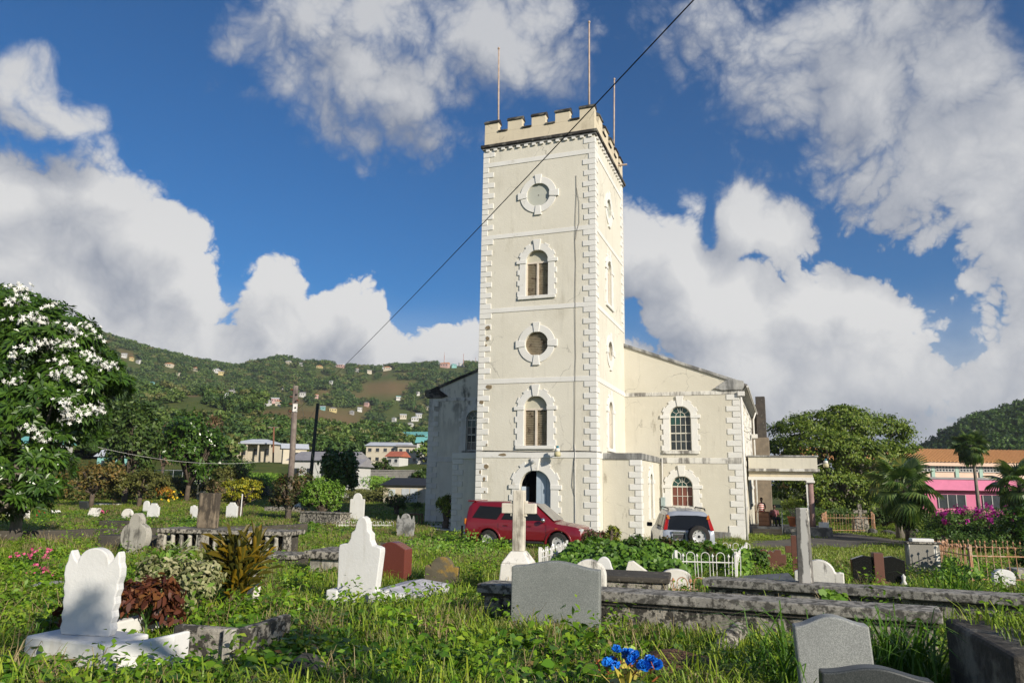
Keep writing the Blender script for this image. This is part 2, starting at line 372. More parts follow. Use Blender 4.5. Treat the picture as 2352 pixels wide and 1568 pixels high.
# driveway by the porch and the paved strip beside the annex: draped sheets
def drape(name, left, right, m, lift, n=24, label=None):
    """strip between two polylines given in ground x,y"""
    def samp(L, t):
        k = t*(len(L)-1); i = min(int(k), len(L)-2); a, b = Vector(L[i]), Vector(L[i+1]); return a.lerp(b, k-i)
    mb = MB(); V = []; F = []; c = 5
    for i in range(n+1):
        a, b = samp(left, i/n), samp(right, i/n)
        for j in range(c+1):
            p = a.lerp(b, j/c); V.append((p.x, p.y, ground(p.x, p.y)+lift))
    for i in range(n):
        for j in range(c): F.append((i*(c+1)+j, i*(c+1)+j+1, (i+1)*(c+1)+j+1, (i+1)*(c+1)+j))
    mb.add(V, F); o = mb.build(name, m, None, True); tag(o, label, 'road' if 'drive' in name else 'path', kind='structure'); return o
def gxy(px, py): p = gp(px, py); return (p.x, p.y)
asphalt = mat('asphalt', (.075, .07, .066), (.11, .10, .092), .8, .95, .25, 60, stain=(.15, .14, .09), sscale=.5, slo=.55, shi=.75, samt=.5)
driveway_far = [gxy(1735, 1243), gxy(1830, 1238), gxy(1900, 1229), gxy(1930, 1222), gxy(2080, 1243), gxy(2200, 1248), gxy(2450, 1254)]
driveway_near = [gxy(1690, 1262), gxy(1800, 1262), gxy(1880, 1261), gxy(1950, 1259), gxy(2050, 1253), gxy(2190, 1258), gxy(2450, 1266)]
drape('driveway', driveway_far, driveway_near, asphalt, .03, label='worn grey asphalt driveway curving past the church porch')
paving = mat('paving', (.36, .34, .30), (.28, .27, .24), 1., .9, .2, 30)
drape('paved_path', [gxy(1000, 1206), gxy(1045, 1209), gxy(1100, 1213)], [gxy(990, 1216), gxy(1040, 1220), gxy(1100, 1224)], paving, .03, label='pale concrete path at the foot of the shaded annex wall')
# ------------------------------------------------------------------ church
CREAM = mat('cream_stucco', (.69, .655, .56), (.635, .60, .505), .45, .9, .35, 14, stain=(.40, .36, .27), sscale=.55, slo=.62, shi=.76, samt=.5, streak=1, bdist=.03, crack=.6)
CREAM2 = mat('cream_stucco_stained', (.625, .59, .495), (.585, .55, .455), .5, .9, .3, 12, stain=(.16, .13, .09), sscale=.75, slo=.67, shi=.75, samt=.6, streak=1, bdist=.03, crack=.6)
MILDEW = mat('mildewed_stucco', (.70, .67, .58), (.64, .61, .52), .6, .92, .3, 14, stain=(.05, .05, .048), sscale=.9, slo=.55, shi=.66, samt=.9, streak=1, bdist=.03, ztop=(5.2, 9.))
WHITE = mat('white_trim', (.74, .725, .685), (.69, .675, .63), .8, .85, .25, 20, stain=(.42, .38, .30), sscale=1.3, slo=.66, shi=.8, samt=.6, bdist=.02)
WHITE_ST = mat('white_trim_stained', (.72, .70, .64), (.6, .58, .53), .8, .85, .25, 20, stain=(.10, .09, .08), sscale=1.1, slo=.54, shi=.68, samt=.85, streak=1)
WHITE_L = mat('white_trim_top_stained', (.68, .665, .62), (.62, .60, .555), .8, .85, .25, 20, stain=(.08, .075, .07), sscale=1.3, slo=.55, shi=.68, samt=.9, streak=1, ztop=(5.5, 9.))  # left wing trim, streak stains heavier towards the top
GREYCAP = mat('grey_weathered_render', (.46, .45, .42), (.33, .33, .32), 1.6, .92, .4, 20, stain=(.09, .09, .09), sscale=1.4, slo=.48, shi=.66, samt=.8, streak=1)
DARKCAP = mat('dark_weathered_coping', (.20, .19, .16), (.10, .095, .085), 1.6, .95, .5, 18, stain=(.035, .032, .03), sscale=1.5, slo=.48, shi=.6)
PARAPET = mat('parapet_render', (.66, .58, .43), (.61, .535, .40), .8, .9, .3, 14, stain=(.33, .27, .18), sscale=.9, slo=.62, shi=.78, samt=.6, streak=1, crack=.6)
BARE = mat('bare_brown_stone', (.27, .21, .13), (.17, .13, .08), 6, .95, .6, 30)
LOUV = mat('louvre_wood', (.50, .42, .30), (.38, .31, .21), 3, .85, .3, 30, stain=(.14, .09, .06), sscale=4, slo=.6, shi=.72)
LOUVB = mat('louvre_dark_interior', (.02, .018, .015), None, 3, .9, 0)  # black sheet, the unlit inside behind the slats put into its colour
FRAMEW = mat('window_paint', (.70, .62, .52), (.6, .53, .44), 3, .7, .1, 30)
MUNT = mat('muntin_paint', (.72, .68, .58), None, 3, .6, 0)
TYMP = mat('tympanum_board', (.55, .52, .42), (.48, .46, .37), 1.5, .85, .2, 20)
DIAL = mat('blank_dial', (.47, .48, .42), (.43, .44, .385), 1.5, .8, .15, 20)
GLASS = glassmat('window_glass', (.025, .03, .03)); GLASSG = glassmat('green_glass', (.015, .05, .04)); GLASSR = glassmat('curtained_glass', (.13, .045, .03), .25)
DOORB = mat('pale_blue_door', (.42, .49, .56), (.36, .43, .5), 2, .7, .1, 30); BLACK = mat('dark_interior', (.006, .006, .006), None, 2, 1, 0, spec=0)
METALW = mat('white_pipe', (.72, .70, .66), None, 3, .5, .05); CABLE = mat('cable', (.03, .025, .022), None, 3, .7, 0); STEEL = mat('galvanised_steel', (.45, .47, .48), None, 5, .45, .05, metal=.6)
DSTONE = mat('dark_stone', (.10, .085, .07), (.05, .045, .04), 2, .95, .5, 15, stain=(.25, .23, .2), sscale=2, slo=.62, shi=.72, samt=.5)
STONEG = mat('brown_stone_wall', (.25, .20, .145), (.17, .14, .105), 2, .95, .5, 12)
CH = empty('church', (4.2583, 36.0, 0), -TH, 'cream stucco church with a tall crenellated square tower and white quoins', 'church')
TW, TD = 6.4, 7.19
def panel(outer, holes, depth, place=lambda a, b, c: (a, b, c)):
    """wall skin in (a, c) with openings, reveals run inwards along b"""
    bm = bmesh.new(); loops = [outer]+holes; edges = []
    for L in loops:
        vs_ = [bm.verts.new((a, 0, c)) for a, c in L]
        edges += [bm.edges.new((vs_[i], vs_[(i+1) % len(vs_)])) for i in range(len(vs_))]
    bmesh.ops.triangle_fill(bm, use_beauty=True, use_dissolve=False, edges=edges)
    mb = MB(); bm.verts.ensure_lookup_table()
    vv = [tuple(v.co) for v in bm.verts]; ff = [tuple(v.index for v in f.verts) for f in bm.faces]; bm.free()
    mb.add([place(*p) for p in vv], ff)
    for L in holes:
        n = len(L); mb.add([place(a, 0, c) for a, c in L]+[place(a, depth, c) for a, c in L], [(i, (i+1) % n, (i+1) % n+n, i+n) for i in range(n)])
    return mb
def archloop(cx, hw, zb, zs, n=20): return [(cx-hw, zb), (cx+hw, zb)] + arc(cx, zs, hw, 0, 180, n)
def circloop(cx, cz, r, n=36): return arc(cx, cz, r, 0, 360, n)[:-1]
def wall_build(name, outer, holes, m, place, depth=.3, parent=None):
    mb = panel(outer, holes, depth, place); me = bpy.data.meshes.new(name); me.from_pydata(mb.v, [], mb.f); me.materials.append(m); me.update()
    o = bpy.data.objects.new(name, me); link(o, parent or CH); return o
PF = lambda a, b, c: (a, b, c)                          # front plane v = 0
def PS(u0): return lambda a, b, c: (u0-b, a, c)         # side plane
def PV(v0): return lambda a, b, c: (a, v0+b, c)
# --- windows (each: frame + surround, keystone, imposts, sill ...)
def tooth_surround(hw, zb, zs, w=.36, tooth=.12, top=True, mt=WHITE, jamb=True):
    mb = MB()
    inn = [(-hw, zb)] + [(p[0], p[1]) for p in arc(0, zs, hw, 180, 0, 20)] + [(hw, zb)]
    out = [(-hw-w, zb)] + arc(0, zs, hw+w, 180, 0, 20) + [(hw+w, zb)]
    mb.ring(inn, out, -.05, .02, closed=False)
    n = max(2, int((zs-zb-.15)/.5)); h = (zs-.12-zb)/(2*n)
    for s in (-1, 1):
        for k in range(n):
            a, b = hw+w-.005, hw+w+tooth; z0 = zb+k*2*h; 
            mb.box(min(s*a, s*b), max(s*a, s*b), -.052, .02, z0, z0+h)
    for a in (24, 58, 122, 156):
        r0, r1 = hw+w-.005, hw+w+tooth*.8
        q = [(r0*math.cos(rad(a-8)), zs+r0*math.sin(rad(a-8))), (r1*math.cos(rad(a-8)), zs+r1*math.sin(rad(a-8))), (r1*math.cos(rad(a+8)), zs+r1*math.sin(rad(a+8))), (r0*math.cos(rad(a+8)), zs+r0*math.sin(rad(a+8)))]
        mb.prism(q, -.052, .02)
    return mb
def keystone(z0, z1, w0=.13, w1=.22, y=-.10):
    return MB().prism([(-w0, z0), (w0, z0), (w1, z1), (-w1, z1)], y, .02)
def arch_window(cx, hw, zb, zs, kind, loc, rz, name='window', keytop=.58, sill=True, stained=False, mt=None, redlow=False):
    wm = mt or WHITE
    w = bpy.data.objects.new(name, None); link(w, CH); w.location = loc; w.rotation_euler = (0, 0, rz)
    def B(mb, nm, m, **k):
        for i, p in enumerate(mb.v): mb.v[i] = (p[0]+cx, p[1], p[2])
        return mb.build(nm, m, w, **k)
    B(tooth_surround(hw, zb, zs), 'surround', wm, bevel=.012)
    B(keystone(zs+hw-.03, zs+hw+keytop), 'keystone', wm, bevel=.012)
    for s in (-1, 1): B(MB().box(*sorted((s*(hw-.02), s*(hw+.53))), -.085, .02, zs-.1, zs+.1), 'impost_block', wm, bevel=.012)
    if sill: B(MB().box(-hw-.42, hw+.42, -.10, .15, zb-.18, zb), 'sill', wm if not stained else WHITE_ST, bevel=.012)
    if kind == 'louvre':
        B(MB().prism([(-hw, zs-.02), (hw, zs-.02)]+arc(0, zs, hw, 0, 180, 16), .20, .24), 'tympanum', TYMP)
        fr = MB().box(-hw, hw, .12, .22, zs-.1, zs); fr.box(-.055, .055, .11, .22, zb, zs-.1)
        for s in (-1, 1): fr.box(*sorted((s*hw, s*(hw-.05))), .12, .22, zb, zs-.1)
        B(fr, 'window_frame', FRAMEW, bevel=.006)
        B(MB().box(-hw, hw, .26, .28, zb, zs), 'backing', LOUVB)
        for s in (-1, 1):
            lv = MB(); z = zb+.06; R = Matrix.Rotation(rad(-48), 3, 'X')
            while z < zs-.13:
                lv.obox((s*(hw+.005)/2, .19, z), hw-.11, .10, .016, R); z += .092
            o = B(lv, 'louvre', LOUV); o['kind'] = 'stuff'
    elif kind == 'glass':
        mu = MB()
        for s in (-1, 1): mu.box(*sorted((s*hw, s*(hw-.05))), .10, .18, zb, zs)
        mu.box(-hw, hw, .10, .18, zb, zb+.06)
        mu.ring(arc(0, zs, hw-.045, 0, 180, 16), arc(0, zs, hw, 0, 180, 16), .10, .18, closed=False)
        rows = max(2, round((zs-zb)/.48)); ph = (zs-zb-.06)/rows; pw = (2*hw-.1)/4
        for r in range(1, rows+1):
            t = .032 if (rows == 4 and r == 2) or r == rows else .014
            mu.box(-hw+.05, hw-.05, .115, .165, zb+.06+r*ph-t, zb+.06+r*ph+t)
        for c in (1, 2, 3): mu.box(-hw+.05+c*pw-.014, -hw+.05+c*pw+.014, .115, .165, zb+.06, zs)
        mu.ring(arc(0, zs, hw*.42, 0, 180, 10), arc(0, zs, hw*.42+.025, 0, 180, 10), .12, .16, closed=False)
        for a in (36, 72, 90, 108, 144) if hw > .3 else (90,):
            c, s_ = math.cos(rad(a)), math.sin(rad(a)); r0 = hw*.42 if a != 90 else 0
            q = [(r0*c+.012*s_, zs+r0*s_-.012*c), (hw*c+.012*s_, zs+hw*s_-.012*c), (hw*c-.012*s_, zs+hw*s_+.012*c), (r0*c-.012*s_, zs+r0*s_+.012*c)]
            mu.prism(q, .12, .16)
        B(mu, 'glazing_bars', MUNT)
        B(MB().prism([(-hw+.02, zs)]+[(p[0], p[1]) for p in arc(0, zs, hw-.02, 0, 180, 14)], .145, .155), 'fan_light', GLASSG)
        for r in range(rows):
            for c in range(4):
                m = GLASSR if redlow and r < rows*.62 else (GLASSG if not redlow and r == rows-1 and c < 2 else GLASS)
                p = MB().obox((0, 0, 0), pw-.02, .008, ph-.02).build('pane', m, w, loc=(cx-hw+.05+(c+.5)*pw, .145, zb+.06+(r+.5)*ph), rot=(rad(random.uniform(-1.3, 1.3)), 0, rad(random.uniform(-1.3, 1.3))))
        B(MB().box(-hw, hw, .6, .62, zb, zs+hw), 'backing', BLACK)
    return w
def round_window(cx, cz, r, kind, loc, rz):
    w = bpy.data.objects.new('round_window', None); link(w, CH); w.location = loc; w.rotation_euler = (0, 0, rz)
    a = arc(cx, cz, r, 0, 360, 40)[:-1]; b = arc(cx, cz, r+.37, 0, 360, 40)[:-1]
    MB().ring(a, b, -.05, .02).build('surround', WHITE, w, bevel=.012)
    for an in (0, 90, 180, 270):
        R = Matrix.Rotation(rad(an-90), 2); q = [(-.13, r-.03), (.13, r-.03), (.2, r+.5), (-.2, r+.5)]
        q = [(cx+(R @ Vector(p)).x, cz+(R @ Vector(p)).y) for p in q]
        MB().prism(q, -.09, .02).build('keystone', WHITE, w, bevel=.012)
    if kind == 'dial':
        MB().prism(circloop(cx, cz, r), .06, .1).build('blank_dial', DIAL, w)
        MB().lathe([(.03, -.01), (.03, .01)], 10, (cx, .055, cz), 'y').build('spindle', CABLE, w)
    else:
        MB().prism(circloop(cx, cz, r), .26, .28).build('backing', LOUVB, w)
        lv = MB(); z = -r+.06; R = Matrix.Rotation(rad(-48), 3, 'X')
        while z < r-.04:
            hwid = math.sqrt(max(0, r*r-z*z))-.01; lv.obox((cx, .17, cz+z), 2*hwid, .10, .016, R); z += .088
        o = lv.build('louvre', LOUV, w); o['kind'] = 'stuff'
    return w
WF = [('a', -3.19, .63, 4.55, 6.46), ('a', -3.18, .62, 12.42, 14.32), ('c', -3.17, 9.83, .64), ('c', -3.15, 18.07, .66)]
holesF = [archloop(w[1], w[2], w[3], w[4]) if w[0] == 'a' else circloop(w[1], w[2], w[3]) for w in WF] + [archloop(-3.17, .82, .12, 2.5)]
wall_build('tower_wall', [(-TW, -.4), (0, -.4), (0, 21.4), (-TW, 21.4)], holesF, CREAM, PF)
WS = [('a', 3.25, .5, 4.55, 6.56), ('a', 3.25, .5, 12.42, 14.45), ('c', 3.3, 9.82, .55), ('c', 3.3, 18.06, .58)]
holesS = [archloop(w[1], w[2], w[3], w[4]) if w[0] == 'a' else circloop(w[1], w[2], w[3]) for w in WS]
wall_build('tower_wall', [(0, -.4), (TD+.3, -.4), (TD+.3, 21.4), (0, 21.4)], holesS, CREAM, PS(0))
MB().box(-TW, -TW+.3, .01, TD+.3, -.4, 21.4).build('tower_wall', CREAM, CH)
MB().box(-TW+.3, -.3, TD, TD+.3, 8, 21.4).build('tower_wall', CREAM, CH)
for w in WF:
    if w[0] == 'a': arch_window(w[1], w[2], w[3], w[4], 'louvre', (0, 0, 0), 0)
    else: round_window(w[1], w[2], w[3], 'dial' if w[2] > 15 else 'louvre', (0, 0, 0), 0)
for w in WS:
    if w[0] == 'a': arch_window(w[1], w[2], w[3], w[4], 'louvre', (0, 0, 0), PI/2)
    else: round_window(w[1], w[2], w[3], 'dial' if w[2] > 15 else 'louvre', (0, 0, 0), PI/2)
# door
dw_ = bpy.data.objects.new('doorway', None); link(dw_, CH); dw_.location = (-3.17, 0, 0)
tooth_surround(.82, .1, 2.5, .42, .14).build('surround', WHITE, dw_, bevel=.012); keystone(3.29, 3.92, .15, .24).build('keystone', WHITE, dw_, bevel=.012)
for s in (-1, 1): MB().box(*sorted((s*.81, s*1.4)), -.085, .02, 2.38, 2.6).build('impost_block', WHITE, dw_, bevel=.012)
for k in range(3):
    x0, x1 = .0+k*.27, .0+(k+1)*.27-.012
    MB().prism([(x0, .12), (x1, .12)]+[(x, 2.5+math.sqrt(max(0, .81**2-x*x))) for x in np.linspace(x1, x0, 5)], .2, .25).build('door_plank', DOORB, dw_)
for k in range(1):
    MB().box(-.05, .0, -.02, .8, .12, 2.5).build('door_plank', DOORB, dw_, loc=(-.76, .22, 0), rot=(0, 0, rad(-8)))
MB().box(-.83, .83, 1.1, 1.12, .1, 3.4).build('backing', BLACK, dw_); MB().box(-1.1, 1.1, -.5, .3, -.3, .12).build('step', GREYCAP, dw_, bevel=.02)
# bands
def band(z0, z1, m=WHITE, pr=.03):
    MB().box(-TW-pr, pr, -pr, .05, z0, z1).build('string_course', m, CH, bevel=.008); MB().box(-.05, pr-.002, .055, TD, z0, z1).build('string_course', m, CH, bevel=.008)
BANDS = [(3.94, 4.23), (7.78, 8.04), (11.63, 11.87), (15.79, 16.03), (20.06, 20.32)]
for b in BANDS: band(*b)
# quoins
QM = {}
def quoin_run(x, y, sx, sy, z0, z1, first, m=WHITE, h=.30, lx=(.64, .32), ly=(.32, .64), pr=.035, stain_at=()):
    n = max(1, round((z1-z0)/h)); hh = (z1-z0)/n
    for k in range(n):
        i = (k+first) % 2; a, b = lx[i], ly[i]
        key = (round(hh, 3), i, sx, sy, m.name, lx)
        if key not in QM:
            xs = sorted((sx*-pr, sx*a)); ys = sorted((sy*-pr, sy*b)); QM[key] = MB().box(xs[0], xs[1], ys[0], ys[1], .006, hh-.006).mesh('quoin', m)
        o = inst_me(QM[key], 'quoin', CH, (x, y, z1-(k+1)*hh), (0, 0, rad(random.uniform(-.35, .35))), (random.uniform(.93, 1.05), random.uniform(.95, 1.04), random.uniform(.955, 1.0)))
        bv = o.modifiers.new('bevel', 'BEVEL'); bv.width = .014; bv.segments = 2
zsec = [(0, 3.94), (4.23, 7.78), (8.04, 11.63), (11.87, 15.79), (16.03, 20.06), (20.32, 21.0)]
for i, (a, b) in enumerate(zsec):
    quoin_run(0, 0, -1, 1, a, b, 1 if i in (0, 4) else 0); quoin_run(-TW, 0, 1, 1, a, b, 1 if i in (0, 4) else 0); 
    if i >= 3: quoin_run(0, TD, -1, -1, a, b, 0)
for (a, z, w, h) in [(-6.1, 10.73, .34, .22), (-6.05, 10.13, .24, .24), (-6.0, 7.5, .42, .26), (-6.33, 6.7, .28, .24), (-6.0, 3.35, .3, .27), (-6.22, 3.08, .1, .25), (-6.02, 2.72, .16, .26), (-5.95, 2.15, .12, .1), (-5.9, 4.55, .12, .1), (-6.05, 9.8, .1, .14), (-5.2, 4.02, .5, .14)]:
    pts = [(a+w*(.5+.5*math.cos(t)*random.uniform(.75, 1.1)), z+h*(.5+.5*math.sin(t)*random.uniform(.8, 1.1))) for t in np.linspace(0, 2*PI, 10)[:-1]]
    MB().prism(pts, -.042, -.03).build('bare_patch', BARE, CH)
# cornice, dentils, parapet
MB().vprism([(-TW-.17, -.17), (.17, -.17), (.17, TD+.47), (-TW-.17, TD+.47)], 21.22, 21.40).build('cornice', DARKCAP, CH, bevel=.03)
MB().vprism([(-TW-.09, -.09), (.09, -.09), (.09, TD+.39), (-TW-.09, TD+.39)], 21.12, 21.22).build('cornice', GREYCAP, CH, bevel=.02)
dm = MB().box(-.1, .1, -.1, .02, 0, .12).mesh('dentil', WHITE)
for k in range(14): inst_me(dm, 'dentil', CH, (-6.15+k*.455, 0, 21.0))
for k in range(15): inst_me(dm, 'dentil', CH, (0, .35+k*.46, 21.0), (0, 0, PI/2))
PT = .42
def parapet(x0, x1, y0, y1, nm='parapet'): return MB().box(x0, x1, y0, y1, 21.4, 22.15).build(nm, PARAPET, CH, bevel=.01)
parapet(-TW, 0, 0, PT); parapet(-PT, 0, PT+.002, TD+.3); parapet(-TW, -TW+PT, PT+.002, TD+.3); parapet(-TW+PT, -PT, TD+.3-PT, TD+.298)
capsec = lambda h: [(-.07, 0), (PT+.07, 0), (PT+.07, .08), (PT/2+.05, h), (PT/2-.05, h), (-.07, .08)]
def cap_mesh(L, h, nm):
    mb = MB(); c = capsec(h); n = len(c)
    mb.add([(-.03, y, z) for y, z in c]+[(L+.03, y, z) for y, z in c], [tuple(range(n)), tuple(range(2*n-1, n-1, -1))]+[(i, i+n, (i+1) % n+n, (i+1) % n) for i in range(n)])
    return mb.mesh(nm, DARKCAP)
def merlons(edges, place, rz):
    for i, (a, b) in enumerate(edges):
        o = MB().box(0, b-a, 0, PT, 22.15, 22.74).build('merlon', PARAPET, CH, loc=place(a), rot=(0, 0, rz), bevel=.01)
        c = bpy.data.objects.new('coping', cap_mesh(b-a, .26, 'coping')); link(c, o); c.location = (0, 0, 22.74)
        if i < len(edges)-1:
            g0, g1 = b, edges[i+1][0]
            c = bpy.data.objects.new('crenel_coping', cap_mesh(g1-g0-.07, .17, 'crenel_coping')); link(c, CH); c.location = Vector(place(g0+.035))+Vector((0, 0, 22.15)); c.rotation_euler = (0, 0, rz)
ef = [(-6.4, -5.57), (-5.01, -4.15), (-3.59, -2.77), (-2.22, -1.38), (-.83, 0)]
merlons(ef, lambda a: (a, .0, 0), 0)
es = [(1.05, 1.9), (2.55, 3.4), (4.05, 4.9), (5.45, 6.2), (6.68, 7.48)]
merlons(es, lambda a: (0, a, 0), PI/2)
merlons([(-6.4, -5.57), (-5.01, -4.15), (-3.59, -2.77), (-2.22, -1.38)], lambda a: (a, TD+.3-PT, 0), 0)
FP = mat('pole_paint', (.50, .40, .32), (.38, .28, .22), 4, .6, .1)
for x, y, z0, z1, lx in ((-5.75, .5, 21.4, 27.7, -.1), (-.42, .5, 21.4, 28.2, .03), (-.45, 6.9, 21.4, 28.3, .12)):
    o = MB().tube([(x, y, z0), (x+lx, y, z1)], [.06, .045], 8).build('flagpole', FP, CH, True)
    MB().lathe([(.065, 0), (.075, .06), (.05, .12)], 10, (x+lx, y, z1)).build('finial', FP, o)
MB().tube([(-.2, 6.1, 22.0), (.55, 6.2, 22.03)], .06, 8).build('water_spout', FP, CH)
MB().box(-TW+.3, -.3, .3, TD, 21.0, 21.2).build('tower_roof', DARKCAP, CH)
# cables, conduit, lamps on the tower
def cable(pts, r=.012, nm='cable'): return MB().tube(pts, r, 5).build(nm, CABLE, CH)
cable([(-1.02, -.03, 18.9), (-1.0, -.03, 17.9), (-1.06, -.045, 16), (-1.08, -.03, 15.2), (-1.04, -.03, 14), (-1.07, -.045, 11.7), (-1.05, -.03, 9), (-1.08, -.045, 7.9), (-1.1, -.03, 6), (-1.13, -.03, 4.5), (-1.08, -.05, 4.1), (-1.2, -.03, 3.2), (-1.24, -.03, 2.6), (-1.08, -.03, 2.0), (-1.06, -.03, .6)], .010)
cable([(-1.0, -.03, 18.2), (-.86, -.03, 17.4), (-.85, -.03, 16.2), (-.95, -.05, 15.9), (-1.05, -.03, 15.3)], .008)
MB().tube([(-1.1, -.035, 4.6), (-1.08, -.05, 4.2), (-1.08, -.035, .3)], .016, 6).build('conduit', METALW, CH)
cable([(-6.4, -.04, 4.30), (-5, -.045, 4.27), (-3.5, -.045, 4.24), (-2.2, -.045, 4.26), (-1, -.045, 4.28), (0.02, -.045, 4.25), (.05, .9, 4.24)], .02)
LAMPC = mat('lamp_plastic', (.55, .5, .3), None, 3, .5, 0); TEAL = mat('lamp_cap_teal', (.02, .18, .25), None, 3, .4, 0)
def wall_lamp(p, par, rz=0):
    w = bpy.data.objects.new('wall_lamp', None); link(w, par); w.location = p; w.rotation_euler = (0, 0, rz)
    MB().tube([(0, .5, -.1), (0, .25, .0), (0, 0, .05)], .022, 6).build('bracket', METALW, w)
    MB().lathe([(.15, -.22), (.17, -.1), (.14, .02)], 14).build('lamp_bowl', LAMPC, w, True)
    MB().lathe([(.13, .02), (.12, .16), (.08, .2)], 14).build('lamp_housing', METALW, w, True); MB().lathe([(.07, .2), (.065, .31)], 10).build('photocell', TEAL, w, True)
wall_lamp((-1.86, -.5, 4.2), CH)
MB().tube([(-3.28, .0, 3.62), (-3.25, -.22, 3.72)], .03, 6).build('spot_lamp', CABLE, CH); MB().lathe([(.05, -.08), (.09, .08)], 10, (-3.25, -.25, 3.73), 'y').build('spot_lamp', STEEL, CH)
# --- nave front either side of the tower
def gz(u): return 10.88-(u)*(10.88-8.45)/6.47
def nave_front(m, mirror=False, wm=None, capm=None):
    f = (lambda x: -TW-x) if mirror else (lambda x: x)
    cw, hw = 3.2, .61
    holes = [archloop(f(cw), hw, 4.62, 6.56), archloop(f(cw), .6, 1.5, 2.61)]
    wall_build('nave_wall', [(f(-.3), -.6), (f(6.47), -.6), (f(6.47), gz(6.47)), (f(-.3), gz(-.3))], holes, m, PV(TD))
    arch_window(f(cw), hw, 4.62, 6.56, 'glass', (0, TD, 0), 0, mt=wm, stained=True)
    arch_window(f(cw), .6, 1.5, 2.61, 'glass', (0, TD, 0), 0, mt=wm, redlow=not mirror, stained=True)
    for z0, z1, x0 in ((7.78, 8.0, 0.005), (3.91, 4.22, 0.005)):
        MB().box(*sorted((f(x0), f(6.5))), TD-.03, TD+.02, z0, z1).build('string_course', wm or WHITE_ST, CH, bevel=.008)
    MB().box(*sorted((f(2.0), f(5.75))), TD-.06, TD+.02, -.6, .21).build('plinth', GREYCAP, CH, bevel=.01)
    sx = 1 if mirror else -1
    quoin_run(f(6.47), TD, sx, 1, 4.22, 7.78, 0, wm or WHITE, .325, (.70, .36), (.36, .70)); quoin_run(f(6.47), TD, sx, 1, .55, 3.91, 0, wm or WHITE, .325, (.70, .36), (.36, .70))
    xs = sorted((f(6.47-.8), f(6.51))); MB().box(xs[0], xs[1], TD-.05, TD+.6, -.5, .55).build('quoin', wm or WHITE, CH, bevel=.02)
    # raking coping and the eaves block
    q = [(f(0), gz(0)-.06), (f(6.6), gz(6.6)-.06), (f(6.6), gz(6.6)+.12), (f(0), gz(0)+.12)]
    MB().prism(q if not mirror else q[::-1], TD-.10, TD+.35).build('raking_coping', capm or GREYCAP, CH, bevel=.02)
    q = [(f(5.15), 8.12), (f(5.6), 8.0), (f(6.62), 8.0), (f(6.78), 8.2), (f(6.78), 8.5), (f(6.0), 8.68)]
    MB().prism(q if not mirror else q[::-1], TD-.14, TD+.3).build('eaves_block', DARKCAP if mirror else GREYCAP, CH, bevel=.03)
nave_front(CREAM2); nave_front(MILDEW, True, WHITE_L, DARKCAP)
# side wall, roof
SWH = [archloop(v, .55, 4.6, 6.5) for v in (10.2, 14.6, 19.0, 23.0)] + [archloop(v, .55, 1.5, 2.6) for v in (10.2, 18.6, 22.6)]
wall_build('nave_wall', [(TD, -.7), (26, -.7), (26, 8.2), (TD, 8.2)], SWH, CREAM2, PS(6.47))
for v in (10.2, 14.6, 19.0, 23.0): arch_window(v, .55, 4.6, 6.5, 'glass', (6.47, 0, 0), PI/2, stained=True)
for v in (10.2, 18.6, 22.6): arch_window(v, .55, 1.5, 2.6, 'glass', (6.47, 0, 0), PI/2, stained=True)
MB().box(6.46, 6.50, TD+.8, 26, 3.91, 4.22).build('string_course', WHITE_ST, CH); MB().box(6.46, 6.50, TD+.8, 26, 7.7, 7.95).build('string_course', WHITE_ST, CH)
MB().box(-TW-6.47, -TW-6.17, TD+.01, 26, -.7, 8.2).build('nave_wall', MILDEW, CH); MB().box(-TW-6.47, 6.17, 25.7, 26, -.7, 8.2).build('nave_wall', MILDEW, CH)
apex = gz(-3.2); RS = mat('roof_sheeting', (.22, .20, .18), (.16, .15, .14), 1, .8, .2)
MB().prism([(-3.2, apex+.05), (6.95, gz(6.95)-.02), (6.95, gz(6.95)+.10), (-3.2, apex+.17)], TD+.36, 26.2).build('nave_roof', RS, CH)
MB().prism([(-3.21, apex+.05), (-3.21, apex+.17), (-13.35, gz(6.95)+.10), (-13.35, gz(6.95)-.02)], TD+.36, 26.2).build('nave_roof', RS, CH)
rm = MB().add([(0, -.03, 0), (.42, -.03, .1), (.42, .03, .1), (0, .03, 0), (0, -.03, .1), (.42, -.03, .18), (.42, .03, .18), (0, .03, .1)], [(0, 3, 2, 1), (4, 5, 6, 7), (0, 1, 5, 4), (1, 2, 6, 5), (2, 3, 7, 6), (3, 0, 4, 7)]).mesh('rafter_tail', METALW)
for k in range(30): inst_me(rm, 'rafter_tail', CH, (6.47, TD+.6+k*.6, 7.98), (0, rad(-6), 0))
g = MB().tube([(6.97, TD+.2, 8.22), (6.97, 26, 8.22)], .07, 8); g.build('gutter', METALW, CH)
MB().tube([(6.6, TD-.02, 7.7), (6.6, TD-.02, -.35)], .06, 8).build('downpipe', METALW, CH, True); MB().box(6.43, 6.80, TD-.16, TD+.12, 7.66, 7.92).build('rainwater_hopper', METALW, CH, bevel=.015)
MB().tube([(6.95, 22, 8.15), (6.75, 22, 7.6), (6.75, 22, 5.2), (6.75, 22, -.2)], .06, 8).build('downpipe', METALW, CH, True); MB().box(6.6, 7.0, 21.8, 22.2, 6.2, 6.5).build('rainwater_hopper', METALW, CH, bevel=.015)
for v, z in ((10.2, 5.9), (14.6, 5.7)): MB().obox((0, 0, 0), .32, .9, .03, Matrix.Rotation(rad(32), 3, 'Y')).build('open_casement', MUNT, CH, loc=(6.62, v, z))
